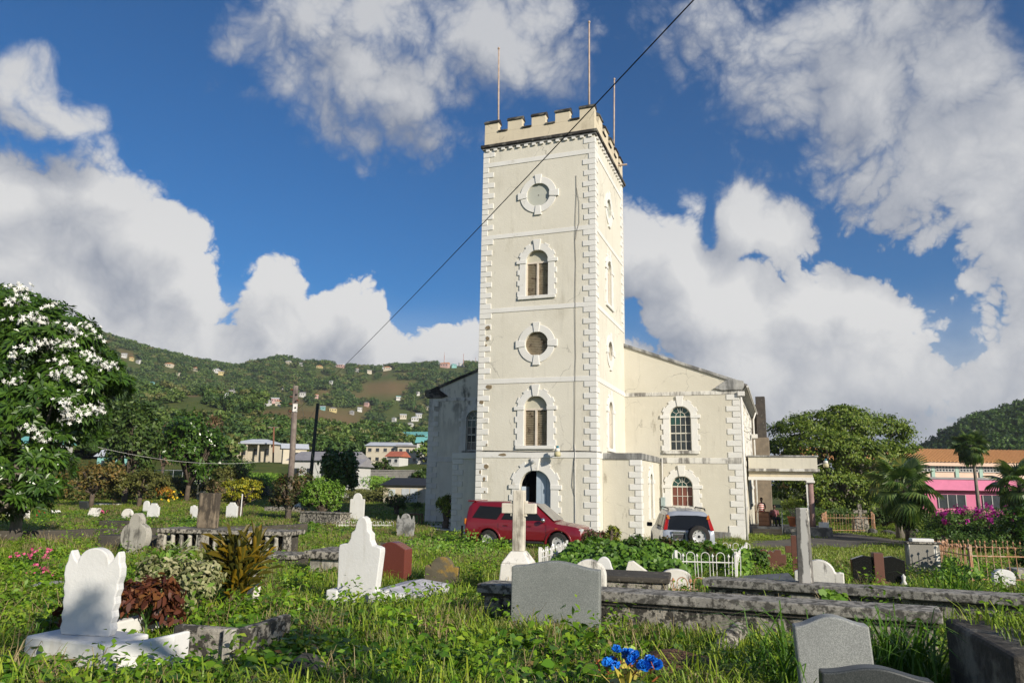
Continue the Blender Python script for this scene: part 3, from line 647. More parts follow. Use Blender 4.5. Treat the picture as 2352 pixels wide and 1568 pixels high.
# stone pier and chancel behind
MB().box(6.5, 7.75, 24.2, 26.4, -.7, 6.4).build('stone_pier', STONEG, CH, bevel=.03); MB().box(6.9, 7.6, 24.4, 26.0, 6.4, 9.6).build('stone_pier', DSTONE, CH, bevel=.03); MB().box(6.3, 6.9, 24.6, 26.6, 6.4, 9.0).build('stone_pier', DSTONE, CH, bevel=.03)
# annexes
def annex(f, m, capm, qm, mirror):
    x0, x1 = sorted((f(0.01), f(1.93)))
    vloc = (f(1.93), 0, 0)
    if not mirror:
        wall_build('annex_wall', [(0.01, -.5), (1.93, -.5), (1.93, 3.92), (.01, 3.92)], [], m, PV(1.3))
        wall_build('annex_wall', [(1.3, -.5), (TD, -.5), (TD, 3.92), (1.3, 3.92)], [archloop(4.3, .42, .9, 2.85)], m, PS(1.93))
        arch_window(4.3, .42, .9, 2.85, 'glass', (1.93, 0, 0), PI/2, sill=False, keytop=.5)
        MB().box(.01, 1.9, 1.35, TD, 3.5, 3.9).build('annex_roof', GREYCAP, CH)
    else: MB().box(x0, x1, 1.3, TD, -.5, 3.92).build('annex_wall', m, CH)
    xs = sorted((f(.03), f(1.99))); MB().box(xs[0], xs[1], 1.24, TD-.04, 3.92, 4.24).build('annex_coping', capm, CH, bevel=.012)
    quoin_run(f(1.93), 1.3, 1 if mirror else -1, 1, .0, 3.92, 0, qm, .31, (.58, .30), (.30, .58))
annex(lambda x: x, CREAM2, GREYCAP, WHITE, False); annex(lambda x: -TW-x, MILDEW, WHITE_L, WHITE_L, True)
MB().box(2.02, 2.24, TD-.2, TD, 1.35, 2.0).build('meter_box', mat('meter_box', (.34, .42, .42), None, 3, .5, .05), CH, bevel=.01); MB().tube([(2.12, TD-.06, 4.2), (2.12, TD-.06, .5)], .035, 6).build('downpipe', METALW, CH)
# porch
PO = CH
MB().box(6.6, 10.6, 13.0, 17.0, 3.78, 4.5).build('porch_roof', CREAM2, PO, bevel=.02); MB().box(6.56, 10.72, 12.9, 17.1, 3.62, 3.78).build('porch_cornice', WHITE_ST, PO, bevel=.02); MB().box(6.56, 10.68, 12.93, 17.05, 4.5, 4.6).build('porch_coping', GREYCAP, PO, bevel=.02)
MB().box(6.6, 10.3, 13.15, 13.5, 3.28, 3.62).build('porch_beam', PARAPET, PO); MB().box(6.55, 10.35, 13.1, 13.55, 3.08, 3.28).build('porch_beam', WHITE, PO, bevel=.01); MB().box(9.98, 10.33, 13.55, 16.9, 3.08, 3.62).build('porch_beam', WHITE, PO)
colm = mat('purplish_column', (.30, .19, .17), (.22, .14, .13), 2, .7, .1)
for y, m in ((13.3, colm), (16.7, WHITE)):
    MB().lathe([(.17, .3), (.155, 1.2), (.15, 2.95)], 18, (10.16, y, 0)).build('porch_column', m, PO, True); MB().box(9.92, 10.4, y-.24, y+.24, 2.95, 3.08).build('column_capital', WHITE, PO, bevel=.02)
MB().box(9.9, 9.98, 13.2, 13.4, .3, 3.08).build('porch_column', WHITE, PO)
MB().box(6.5, 11.0, 13.6, 17.4, -.7, .25).build('porch_floor', GREYCAP, PO, bevel=.02)
for k in range(4): MB().box(6.75-.02*k, 8.45, 12.5+.28*k, 13.6, -.6, -.28+.14*k-.02).build('step', mat('worn_step', (.30, .26, .19), (.2, .17, .13), 2, .95, .4, 14), PO, bevel=.02)
MB().box(8.5, 11.2, 12.7, 13.58, -.7, .34).build('terrace_wall', mat('terrace_concrete', (.33, .32, .29), (.23, .22, .2), 1.6, .95, .4, 20, stain=(.06, .06, .055), sscale=1.2, slo=.48, shi=.62, samt=.8), PO, bevel=.02)
rl = MB().tube([(8.42, 14.6, 1.15), (8.42, 13.5, 1.12), (8.42, 12.7, .75), (8.42, 12.55, .7)], .03, 6); rl.tube([(8.42, 12.56, .72), (8.42, 12.5, -.5)], .03, 6); rl.tube([(8.42, 14.6, .25), (8.42, 14.6, 1.15)], .03, 6); rl.build('handrail', STEEL, PO, True)
wall_lamp((11.1, 13.3, 4.1), CH, PI/2)
ch = MB()
for k in range(9):
    a = 2*PI*k/9; ch.tube([(8.6, 15, 2.9), (8.6+.25*math.cos(a), 15+.25*math.sin(a), 2.6), (8.6+.4*math.cos(a), 15+.4*math.sin(a), 2.75)], .02, 5)
ch.tube([(8.6, 15, 3.7), (8.6, 15, 2.7)], .015, 5); ch.build('chandelier', mat('brass', (.35, .26, .12), None, 3, .4, 0, metal=.7), CH)
# ------------------------------------------------------------------ graves
PW = mat('white_painted_stone', (.68, .675, .655), (.62, .615, .59), 1.6, .75, .2, 22, stain=(.45, .42, .36), sscale=3.2, slo=.62, shi=.76, samt=.45, streak=1, bdist=.02)
PWD = mat('stained_white_stone', (.74, .71, .65), (.66, .63, .56), 1.6, .85, .3, 22, stain=(.09, .08, .065), sscale=3.4, slo=.60, shi=.70, samt=.85, streak=1)
PWS = mat('cream_stained_cross', (.70, .65, .54), (.62, .57, .47), 2, .85, .25, 24, stain=(.13, .11, .085), sscale=2.0, slo=.57, shi=.70, samt=.75, streak=1)
CONC = mat('weathered_concrete', (.42, .385, .32), (.26, .24, .20), 3.5, .95, .6, 22, stain=(.030, .028, .024), sscale=10, slo=.52, shi=.62, samt=.92, bdist=.03, fine=.6)
CONCD = mat('dark_mossy_concrete', (.085, .075, .06), (.05, .045, .038), 1.5, .95, .6, 18, stain=(.26, .24, .19), sscale=6, slo=.64, shi=.72, samt=.5, bdist=.03)
CONCL = mat('light_concrete', (.48, .45, .38), (.38, .36, .31), 1.5, .92, .4, 22, stain=(.07, .065, .055), sscale=3.4, slo=.56, shi=.70, samt=.85, streak=1, fine=.4)
LEDGE = mat('ledger_top', (.40, .375, .325), (.27, .255, .225), 3.2, .95, .5, 30, stain=(.05, .047, .04), sscale=11, slo=.52, shi=.65, samt=.85, fine=.6)
def granite(name, c1, c2, rough=.35):
    if name in MATS: return MATS[name]
    m = bpy.data.materials.new(name); m.use_nodes = True; T = NT(m.node_tree); b = T.n['Principled BSDF']
    p = T.new('ShaderNodeNewGeometry').outputs['Position']
    v = T.noise(p, 130., 2, .8); v2 = T.noise(p, 1.6, 4, .6)
    c = T.mix(T.ramp(v, .40, .62), c1, c2); c = T.mix(T.ramp(v2, .35, .7, 0, .35), c, tuple(x*.7 for x in c1))
    T.link(c, b.inputs['Base Color']); T.link(T.ramp(v2, .3, .7, rough*.8, rough*1.3), b.inputs['Roughness']); b.inputs['Specular IOR Level'].default_value = .35
    bp = T.new('ShaderNodeBump'); bp.inputs['Strength'].default_value = .08; bp.inputs['Distance'].default_value = .004; T.link(v, bp.inputs['Height']); T.link(bp.outputs[0], b.inputs['Normal'])
    MATS[name] = m; return m
GGREY = granite('grey_granite', (.15, .165, .155), (.31, .32, .30), .5); GGRE2 = granite('pale_grey_granite', (.22, .23, .22), (.40, .41, .39), .5); GRED = granite('red_granite', (.19, .055, .04), (.11, .03, .025), .22)
GBLK = granite('black_granite', (.008, .008, .008), (.022, .022, .022), .12); GDK = granite('dark_grey_granite', (.035, .04, .04), (.07, .075, .075), .4); GBRN = granite('brown_granite', (.16, .07, .045), (.10, .042, .03), .4); GPNK = granite('pinkish_granite', (.33, .29, .26), (.22, .19, .17), .55)
LICH = mat('lichened_stone', (.14, .12, .08), (.09, .08, .055), 3, .95, .5, 25, stain=(.30, .19, .04), sscale=4, slo=.55, shi=.68, samt=.8)
WOODY = mat('grey_veined_marble', (.34, .335, .32), (.2, .2, .19), 3, .8, .4, 12, stain=(.08, .08, .075), sscale=3, slo=.52, shi=.64, samt=.7)
BROWNW = mat('brown_stained_concrete', (.27, .215, .15), (.16, .125, .085), 3, .92, .4, 20, stain=(.055, .045, .035), sscale=3.2, slo=.52, shi=.64, samt=.9, streak=1)
FOOT = []                                     # footprints kept clear of grass: (x, y, yaw, half-length, half-width)
def foot(p, yaw, hl, hw): FOOT.append((p[0], p[1], yaw, hl, hw))
# outlines (x in -.5 .. .5, z in 0 .. 1)
def shape(kind):
    if kind == 'rect': return [(-.5, 0), (.5, 0), (.5, 1), (-.5, 1)]
    if kind == 'round': return [(-.5, 0), (.5, 0), (.5, .72)] + [(.5*math.cos(rad(a)), .72+.28*math.sin(rad(a))) for a in range(8, 180, 8)] + [(-.5, .72)]
    if kind == 'semi': return [(-.5, 0), (.5, 0), (.5, .45)] + [(.5*math.cos(rad(a)), .45+.55*math.sin(rad(a))) for a in range(8, 180, 8)] + [(-.5, .45)]
    if kind == 'bow': return [(-.5, 0), (.5, 0), (.5, .86)] + [(x, .86+.14*math.cos(x*PI)**1.3) for x in np.linspace(.46, -.46, 15)] + [(-.5, .86)]
    if kind == 'serp': return [(-.5, 0), (.5, 0), (.5, .89)] + [(x, .89+.11*(.5+.5*math.cos(2*PI*x))*.75) for x in np.linspace(.46, -.46, 19)] + [(-.5, .89)]
    if kind == 'shoulder': return [(-.5, 0), (.5, 0), (.5, .74), (.42, .76), (.36, .74)] + [(.33*math.cos(rad(a)), .70+.30*math.sin(rad(a))) for a in range(10, 180, 8)] + [(-.36, .74), (-.42, .76), (-.5, .74)]
    if kind == 'tombstone': return [(-.5, 0), (.5, 0), (.5, .78), (.46, .80), (.34, .80)] + [(.30*math.cos(rad(a)), .82+.18*math.sin(rad(a))) for a in range(0, 181, 10)] + [(-.34, .80), (-.46, .80), (-.5, .78)]
    if kind == 'scallop':
        R = [(.42, 0), (.455, .08), (.43, .15), (.46, .22), (.435, .29), (.465, .37), (.45, .45), (.485, .53), (.47, .60), (.50, .68), (.495, .78), (.46, .84), (.455, .90), (.435, .95), (.415, .97), (.375, .915), (.33, .86), (.285, .83)]
        top = [(.265*math.cos(rad(a)), .84+.16*math.sin(rad(a))) for a in range(8, 173, 8)]
        return [(-R[0][0], 0)] + R + top + [(-x, z) for x, z in R[::-1]][:-1]
    if kind == 'ogee': 
        R = [(.42, 0), (.5, .66), (.49, .70), (.40, .715), (.30, .72), (.24, .77), (.23, .83), (.15, .86), (.13, .93), (.08, .98)]
        return [(-.42, 0)] + R + [(0, 1.)] + [(-x, z) for x, z in R[::-1]][:-1]
    if kind == 'clover':
        P = [(-.32, 0), (.32, 0), (.18, .26)] + [(.22+.28*math.cos(rad(a)), .50+.26*math.sin(rad(a))) for a in range(-110, 61, 12)] + [(.22*math.cos(rad(a)), .78+.22*math.sin(rad(a))) for a in range(0, 181, 12)] + [(-.22+.28*math.cos(rad(a)), .50+.26*math.sin(rad(a))) for a in range(120, 291, 12)] + [(-.18, .26)]
        return P
    if kind == 'crown': return [(-.5, 0), (.5, 0), (.5, .82), (.36, .82), (.34, .98), (.16, .98), (.10, .90), (.02, .96), (-.06, .90), (-.12, .98), (-.32, .98), (-.34, .86), (-.5, .86)]
    if kind == 'notched': return [(-.45, 0), (.45, 0), (.45, .3), (.5, .55), (.47, .8), (.42, .93), (.38, .8), (.30, .78)] + [(.24*math.cos(rad(a)), .80+.20*math.sin(rad(a))) for a in range(10, 171, 12)] + [(-.30, .78), (-.38, .8), (-.42, .93), (-.47, .8), (-.5, .55), (-.45, .3)]
    if kind == 'slant': return [(-.5, 0), (.5, 0), (.5, .22), (-.30, 1), (-.42, .97), (-.5, .6)]
    if kind == 'wave': return [(-.5, 0), (.5, 0), (.5, .5), (.42, .5), (.3, .62)] + [(-.08+.32*math.cos(rad(a)), .68+.32*math.sin(rad(a))) for a in range(10, 171, 12)] + [(-.45, .62), (-.5, .55)]
    if kind == 'stepped': return [(-.5, 0), (.5, 0), (.5, .80), (.36, .80), (.36, .88), (.25, .9), (.2, 1), (-.2, 1), (-.25, .9), (-.36, .88), (-.36, .80), (-.5, .80)]
def headstone(name, label, kind, x0, x1, yt, yb, thick, yaw, m, lean=0., side=0., group=None, base=None, sink=.12, bevel=.012, cat='headstone', grass=True):
    """x0..x1, yt..yb: outline in frame pixels, yb where it meets the soil; built at true size there"""
    p = gp((x0+x1)/2, yb); s = mpp(p); w = (x1-x0)*s/max(.75, math.cos(yaw)); h = (yb-yt)*s*1.0
    poly = [(x*w, z*(h+sink)-sink) for x, z in shape(kind)]
    root = empty(name, p, yaw, label, cat, group); root.rotation_euler = (lean, side, yaw)
    MB().prism(poly, -thick/2, thick/2).build('slab', m, root, bevel=bevel)
    if base:
        bw, bd, bh, bm = base; MB().box(-bw/2, bw/2, -bd/2, bd/2, -.25, bh).build('plinth', bm, root, bevel=.02)
        foot(p, yaw, bw/2, bd/2)
    else: foot(p, yaw, w/2, thick/2+.05)
    return root
Y20 = rad(-20)
# ---- near stones
K0 = gp(196, 1530); K0 = K0*((K0.y+.3)/K0.y); K0.z = ground(K0.x, K0.y)-.04
s = mpp(K0); KH = .27
root = empty('headstone', K0+Vector((-.0, -.02, KH-.02)), rad(-9), 'white scalloped headstone with a rounded head and two pointed ears', 'headstone')
hh_ = 194*s; ww_ = 146*s
MB().prism([(x*ww_, z*hh_) for x, z in shape('scallop')], -.045, .045).build('slab', PW, root, bevel=.012)
p = K0+Vector((0, 0, KH))
kb = empty('grave_kerb', p, rad(-19), 'white painted curved grave kerb under the scalloped headstone', 'grave kerb')
mb = MB(); mb.box(-.46, .46, -.26, .24, -.4, -.02)
mb.build('kerb_slab', PW, kb, bevel=.02); MB().box(-.46, -.34, .25, 1.3, -.4, -.04).build('side_kerb', PW, kb, bevel=.02)
n = 12; V = []
for i in range(n+1):
    t = i/n; x = .465+.42*t; y = -.17+.36*t*t; zt = -.02+.06*t*t; V += [(x, y-.10, -.4), (x, y+.10, -.4), (x, y+.10, zt), (x, y-.10, zt)]
F = []
for i in range(n):
    a = 4*i; F += [(a, a+4, a+7, a+3), (a+1, a+2, a+6, a+5), (a+3, a+7, a+6, a+2)]
F += [(0, 3, 2, 1), (4*n, 4*n+1, 4*n+2, 4*n+3)]
MB().add(V, F).build('curved_kerb', PW, kb, bevel=.02); foot(p, rad(-19), 1.0, .55); foot(p+Vector((.95, .0, 0)), rad(-19), .5, .5)
def tomb(name, label, cx, cy, yaw, L, Wd, H, m, cap=None, capm=None, capo=.06, caph=.10, sink=.3, cat='tomb', group=None, p=None):
    """box tomb with a slab lid; cx,cy frame pixel of the middle of its foot"""
    p = p or gp(cx, cy); root = empty(name, p, yaw, label, cat, group)
    MB().box(-L/2, L/2, -Wd/2, Wd/2, -sink, H).build('tomb_chest', m, root, bevel=.03, seg=2)
    if cap: MB().box(-L/2-capo, L/2+capo, -Wd/2-capo, Wd/2+capo, H, H+caph).build('lid', capm or m, root, bevel=.025)
    foot(p, yaw, L/2+capo, Wd/2+capo); return root
r = tomb('grave_kerb', 'low mildewed grey concrete grave kerb beside the white curved kerb', 470, 1508, rad(-14), .66, .12, .27, CONC, sink=.4, cat='grave kerb'); MB().box(.26, .36, -.13, -.065, -.4, .285).build('kerb_post', CONCL, r, bevel=.01); MB().box(.25, .345, .065, .9, -.4, .25).build('side_kerb', CONC, r, bevel=.015)
headstone('broken_stone', 'leaning broken white marker between the croton and the grass', 'rect', 556, 592, 1318, 1392, .10, rad(-50), PWD, lean=0, side=rad(14), cat='grave marker')
headstone('headstone', 'grey trefoil headstone with round lobes', 'clover', 274, 342, 1180, 1276, .22, rad(-14), CONCL, bevel=.02)
# pillar slab on a balustered table tomb
p = gp(528, 1272); s = mpp(p); tt = empty('table_tomb', p, rad(-8), 'long grey table tomb carried on a row of concrete balusters', 'tomb')
MB().box(-2.0, 2.0, -.55, .55, .58, .70).build('table_slab', CONC, tt, bevel=.025); MB().box(-2.0, 2.0, -.5, .5, -.3, .06).build('tomb_base', CONCD, tt, bevel=.03); MB().box(-1.85, 1.85, -.1, .42, .06, .58).build('tomb_core', CONCD, tt)
bl = MB().lathe([(.075, 0), (.05, .1), (.075, .22), (.055, .4), (.08, .52)], 10).mesh('baluster', CONCL, True)
for k in range(15): inst_me(bl, 'baluster', tt, (-1.82+k*.26, -.4, .06))
for x in (-1.9, -.65, .62, 1.9): MB().box(x-.09, x+.09, -.5, -.32, .06, .58).build('pier', CONC, tt, bevel=.015)
foot(p, rad(-8), 2.1, .6)
q = tt.matrix_basis if False else None
ps = p + Vector((-.82, .25, .70)); r = empty('headstone', ps, rad(-14), 'tall brown stained rectangular slab standing on the balustered table tomb', 'headstone'); h = 80*s
MB().box(-.30, .30, -.11, .11, 0, h).build('slab', BROWNW, r, bevel=.02)
# long low walls
def wall_line(name, label, a, b, H, m, capm=None, th=.3, cat='wall', sink=.4, caph=.08):
    a, b = gp(*a), gp(*b); d = b-a; L = Vector((d.x, d.y)).length; yaw = math.atan2(d.y, d.x); mid = (a+b)/2
    mid.z = min(a.z, b.z); root = empty(name, mid, yaw, label, cat)
    n = max(1, int(L/1.4)); mb = MB(); 
    nseg = n*2; V = []; F = []
    for i in range(nseg+1):
        x = -L/2+L*i/nseg; zz = ground(*(a.lerp(b, i/nseg).xy))-mid.z; j = random.uniform(-.02, .02)
        V += [(x, -th/2, zz-sink), (x, th/2, zz-sink), (x, th/2, zz+H+j), (x, -th/2, zz+H+j)]
    for i in range(nseg):
        k = 4*i; F += [(k, k+4, k+7, k+3), (k+1, k+2, k+6, k+5), (k+3, k+7, k+6, k+2)]
    F += [(0, 3, 2, 1), (4*nseg, 4*nseg+1, 4*nseg+2, 4*nseg+3)]
    mb.add(V, F).build('wall_body', m, root, bevel=.03)
    if capm:
        V = [(x, y*1.35, z+(caph if k % 4 > 1 else 0)) for k, (x, y, z) in enumerate(V)]
        V = [(v[0], v[1], (v[2] if k % 4 > 1 else mb.v[k-(k % 4)+2][2]+.002)) for k, v in enumerate(V)]
        MB().add(V, F).build('wall_coping', capm, root, bevel=.02)
    for i in range(int(L/.8)): FOOT.append((a.lerp(b, (i+.5)/int(max(1, L/.8))).x, a.lerp(b, (i+.5)/int(max(1, L/.8))).y, yaw, .5, th/2+.02))
    return root
wall_line('churchyard_wall', 'long low black mildewed wall running behind the trefoil headstone', (-60, 1252), (700, 1222), .42, CONCD, None, .35)
tomb('tomb', 'squat dark mossy grave chest by the trefoil headstone', 320, 1262, rad(-6), 2.3, .7, .42, CONCD)
tomb('tomb', 'small square dark stone block standing above the long low wall', 265, 1212, rad(-8), 1.3, .8, .35, CONCD)
tomb('tomb', 'flat dark mossy ledger lying in grass beside the balustered tomb', 625, 1300, rad(-10), 1.5, .8, .22, CONCD, True, CONC)
tomb('tomb', 'heavy dark slab tomb partly hidden by the tall ogee headstone', 790, 1318, rad(-16), 1.15, 1.0, .36, CONCL, True, CONC, .1, .16)
# tall white ogee headstone with cradle slab
r = headstone('headstone', 'tall white painted headstone with a stepped ogee head', 'ogee', 768, 872, 1190, 1398, .15, rad(-17), PW, side=rad(2))
p = Vector(r.location); sl_ = empty('grave_slab', p, rad(-17), 'long white marbled ledger slab lying behind the ogee headstone', 'grave slab')
for x in (-.33, .33): MB().box(x-.09, x+.09, -.16, .16, -.3, .26).build('kerb_foot', PW, sl_, bevel=.02)
SLABM = mat('white_marbled_slab', (.62, .60, .62), (.46, .45, .48), 3, .6, .2, 30, stain=(.25, .24, .26), sscale=5, slo=.5, shi=.66, samt=.6)
mb = MB(); L0, L1 = .2, 2.5; mb.add([(-.42, L0, -.3), (.42, L0, -.3), (.42, L1, -.3), (-.42, L1, -.3), (-.42, L0, .06), (.42, L0, .06), (.42, L1, .06), (-.42, L1, .06), (0, L0, .15), (0, L1-.25, .15)],
       [(0, 1, 5, 8, 4), (1, 2, 6, 5), (2, 3, 7, 6), (3, 0, 4, 7), (4, 8, 9, 7), (5, 6, 9, 8), (6, 7, 9)]); mb.build('ledger', SLABM, sl_, bevel=.015)
MB().lathe([(.30, -.2), (.30, .14), (.27, .17)], 20, (.22, .42, 0)).build('round_step', PW, sl_, True); foot(p + Vector((.45, 1.3, 0)), rad(-17), .5, 1.4)
headstone('headstone', 'polished red granite headstone with a bowed top', 'bow', 866, 938, 1246, 1338, .28, rad(-24), GRED)
headstone('headstone', 'small dark round headed headstone spotted with orange lichen', 'shoulder', 975, 1052, 1280, 1348, .16, rad(-10), LICH, side=rad(2))
headstone('headstone', 'slim bright white headstone with a small rounded head above the vine bank', 'tombstone', 802, 836, 1133, 1196, .14, rad(-12), PW)
tomb('tomb', 'long tilted grey box tomb beside the slim white headstone', 745, 1203, rad(-26), 3.0, .9, .62, CONC, True, CONC, .06, .07)
headstone('headstone', 'grey veined marble headstone with carved ear shaped shoulders', 'notched', 909, 952, 1180, 1234, .14, rad(-14), WOODY)
headstone('headstone', 'plain white stepped tablet standing behind the tall cross', 'stepped', 1149, 1192, 1206, 1258, .12, rad(-12), PW)
# tall cross on pedestal
p = gp(1190, 1368); s = mpp(p); cr = empty('grave_cross', p, rad(-14), 'tall cream stained stone cross on a tapered pedestal', 'grave cross')
H0 = (1368-1268)*s; H1 = (1368-1130)*s; w = .10
MB().frustum(-.30, .30, -.30, .30, .0, H0*.74, .05, .05).build('pedestal', PWD, cr, bevel=.02); MB().frustum(-.25, .25, -.25, .25, H0*.74, H0, .13, .13).build('pedestal_cap', PWD, cr, bevel=.02)
MB().box(-w, w, -.08, .08, H0, H1).build('shaft', PWS, cr, bevel=.012); za = H1-.31
MB().box(-.30, -w, -.07, .07, za-.085, za+.085).build('arm', PWS, cr, bevel=.012); MB().box(w, .30, -.07, .07, za-.085, za+.085).build('arm', PWS, cr, bevel=.012)
for sx in (-1, 1):
    for sz in (-1, 1): MB().box(*sorted((sx*w, sx*(w+.045))), -.055, .055, *sorted((za+sz*.085, za+sz*.13))).build('cusp', PWS, cr, bevel=.008)
MB().box(-.62, .62, -.5, .5, -.3, .0).build('plinth', CONC, cr, bevel=.03); foot(p, rad(-14), .65, .55)
# big grey granite
r = headstone('headstone', 'broad grey granite headstone with a gently waved top on a plinth', 'serp', 1176, 1376, 1297, 1452, .17, rad(-14), GGREY, base=(1.2, .56, .03, CONCL), side=rad(.6))
r.location.z += .04
headstone('headstone', 'cream rounded headstone with dark rain streaks just behind the broad granite stone', 'round', 1316, 1392, 1288, 1400, .16, rad(-14), PWD)
headstone('headstone', 'pinkish speckled granite headstone beside the vine covered fence', 'bow', 1318, 1384, 1217, 1262, .2, rad(-12), GPNK)
headstone('headstone', 'pale headstone with a wavy swan neck top', 'wave', 1366, 1418, 1280, 1340, .12, rad(-14), PW)
headstone('headstone', 'fallen slanting white slab with a sloping upper edge', 'slant', 1438, 1528, 1290, 1342, .16, rad(-12), PWD, cat='grave slab')
headstone('headstone', 'low rounded grey headstone behind small iron hoops', 'round', 1518, 1588, 1308, 1364, .16, rad(-12), PWD)
tomb('tomb', 'grey box tomb with a dark moulded lid in front of the swan neck headstone', 1438, 1378, rad(-14), 1.35, .8, .34, CONC, True, CONCD, .05, .09)
# two long ledger tombs
def long_tomb(label, a, b, H, Wd, cap=.11):
    """a, b: frame pixels of the near lower edge"""
    a, b = gp(*a), gp(*b); d = b-a; L = d.xy.length; yaw = math.atan2(d.y, d.x); nrm = Vector((-math.sin(yaw), math.cos(yaw), 0)); mid = (a+b)/2+nrm*Wd/2; mid.z = (a.z+b.z)/2
    root = empty('grave_wall', mid, yaw, label, 'grave wall'); tilt = math.atan2(b.z-a.z, L); root.rotation_euler = (0, -tilt, yaw)
    MB().box(-L/2, L/2, -Wd/2, Wd/2, -.4, H).build('tomb_chest', CONC, root, bevel=.03); MB().box(-L/2-.06, L/2+.06, -Wd/2-.07, Wd/2+.07, H, H+cap).build('lid', LEDGE, root, bevel=.014)
    MB().box(-L/2-.02, L/2+.02, -Wd/2-.03, Wd/2+.03, H-.04, H).build('moulding', CONCD, root)
    foot(mid, yaw, L/2+.05, Wd/2+.05); return root, L, yaw
long_tomb('very long low grave wall with a thick mildewed coping behind the broad granite stone', (1110, 1428), (2160, 1520), .36, .30)
long_tomb('low mildewed grave wall with the pillar pedestal set against its side', (1628, 1398), (2480, 1466), .33, .32)
# pillar on stepped pedestal
p = gp(1856, 1412); s = mpp(p); pl = empty('grave_pillar', p+Vector((0, .0, 0)), rad(-32), 'tall tapered pillar with a white streak down its blackened face', 'grave pillar')
PILL = bpy.data.materials.new('streaked_pillar'); PILL.use_nodes = True; T = NT(PILL.node_tree); bs_ = T.n['Principled BSDF']; oc = T.new('ShaderNodeTexCoord').outputs['Object']; sx_ = T.new('ShaderNodeSeparateXYZ'); T.link(oc, sx_.inputs[0])
nz_ = T.noise(T.vm('MULTIPLY', oc, (1, 1, .3)), 9., 7, .7); dd_ = T.math('ADD', T.math('ABSOLUTE', T.math('SUBTRACT', sx_.outputs[0], .03)), T.math('MULTIPLY', T.math('SUBTRACT', nz_, .5), .16))
pc_ = T.mix(T.ramp(dd_, .035, .055), (.66, .63, .57), T.mix(T.noise(oc, 20, 5, .7), (.05, .048, .045), (.24, .225, .2))); T.link(pc_, bs_.inputs['Base Color']); bs_.inputs['Roughness'].default_value = .92
H0, H1 = (1412-1342)*s, (1412-1172)*s
MB().box(-.24, .24, -.24, .24, -.3, H0).build('pedestal', CONCL, pl, bevel=.08, seg=4); MB().box(-.36, -.24, -.2, .2, -.3, H0*.35).build('pedestal_foot', CONCL, pl, bevel=.04)
MB().frustum(-.095, .095, -.08, .08, H0, H1, .012, .008).build('shaft', PILL, pl, bevel=.012); foot(p, rad(-32), .4, .3)
# red cross
p = gp(1830, 1338); s = mpp(p); rc = empty('grave_cross', p, rad(-18), 'brown red granite cross half hidden behind the tall pillar', 'grave cross'); h = (1338-1232)*s
MB().box(-.075, .075, -.06, .06, -.2, h).build('shaft', GBRN, rc, bevel=.008); za = h*.70
for sx in (-1, 1): MB().box(*sorted((sx*.075, sx*.20)), -.06, .06, za-.075, za+.075).build('arm', GBRN, rc, bevel=.008)
headstone('headstone', 'brown granite headstone with a broken crown shaped top', 'crown', 1737, 1804, 1262, 1314, .2, rad(-14), GBRN)
headstone('headstone', 'bright white rounded headstone with mouldy edges beside the tall pillar', 'shoulder', 1838, 1932, 1288, 1378, .2, rad(-26), PWD)
p = gp(1742, 1352); r = empty('grave_slab', p, rad(-16), 'dark grey ridged slab lying tilted in the grass', 'grave slab')
MB().add([(-.75, -.3, -.1), (.75, -.3, -.1), (.75, .4, -.1), (-.75, .4, -.1), (-.7, -.28, .06), (.75, -.28, .16), (.6, .38, .30), (-.3, .38, .20)], [(0, 3, 2, 1), (4, 5, 6, 7), (0, 1, 5, 4), (1, 2, 6, 5), (2, 3, 7, 6), (3, 0, 4, 7)]).build('slab', mat('slate', (.13, .14, .15), (.08, .085, .09), 4, .7, .4, 10), r, bevel=.02); foot(p, rad(-16), .7, .35)
# black book stone
p = gp(2020, 1352); s = mpp(p); bk = empty('headstone', p, rad(-10), 'black granite open book headstone with a brown centre column', 'headstone'); W_ = 57*s; h = 76*s
for sx in (-1, 1):
    q = [(sx*.09, .05), (sx*W_, .02), (sx*W_, h-.10), (sx*W_*.55, h-.02), (sx*.09, h-.05)]; q = q if sx > 0 else q[::-1]
    MB().prism(q, -.07, .07).build('book_leaf', GBLK, bk, bevel=.01)
MB().box(-.095, .095, -.11, .11, .0, h+.04).build('centre_column', GBRN, bk, bevel=.01); MB().box(-.18, .18, -.16, .16, -.1, .16).build('column_foot', GBRN, bk, bevel=.01); MB().box(-W_-.1, W_+.1, -.2, .2, -.2, .05).build('plinth', PWD, bk, bevel=.02)
MB().lathe([(.05, .05), (.07, .12), (.03, .2), (.045, .28), (.0, .33)], 10, (W_*.85, -.14, 0)).build('vase', PW, bk, True); foot(p, rad(-10), W_+.1, .2)
DRIP = mat('drip_stained_white', (.76, .73, .66), (.68, .65, .58), 2, .85, .3, 22, stain=(.16, .15, .13), sscale=1.5, slo=.50, shi=.56, samt=.85, streak=1)
headstone('headstone', 'square white headstone with grey drips running from its coping', 'rect', 2090, 2156, 1250, 1318, .3, rad(-8), DRIP); 
p = gp(2123, 1318); s = mpp(p); r = empty('headstone_coping', p+Vector((0, 0, 68*s)), rad(-8), 'thin grey moulded coping capping the drip stained headstone', 'coping'); MB().box(-38*s, 38*s, -.2, .2, 0, .05).build('coping_slab', CONC, r, bevel=.015); MB().box(-24*s, 24*s, -.12, .12, .05, .14).build('coping_block', PW, r, bevel=.02)
headstone('headstone', 'grey white rounded headstone behind the rusty spiked fence', 'round', 2284, 2330, 1308, 1352, .14, rad(-8), PW)
tomb('tomb', 'small stained concrete block at the end of the rusty fence bed', 2352, 1340, rad(-8), .5, .5, .35, CONCL)
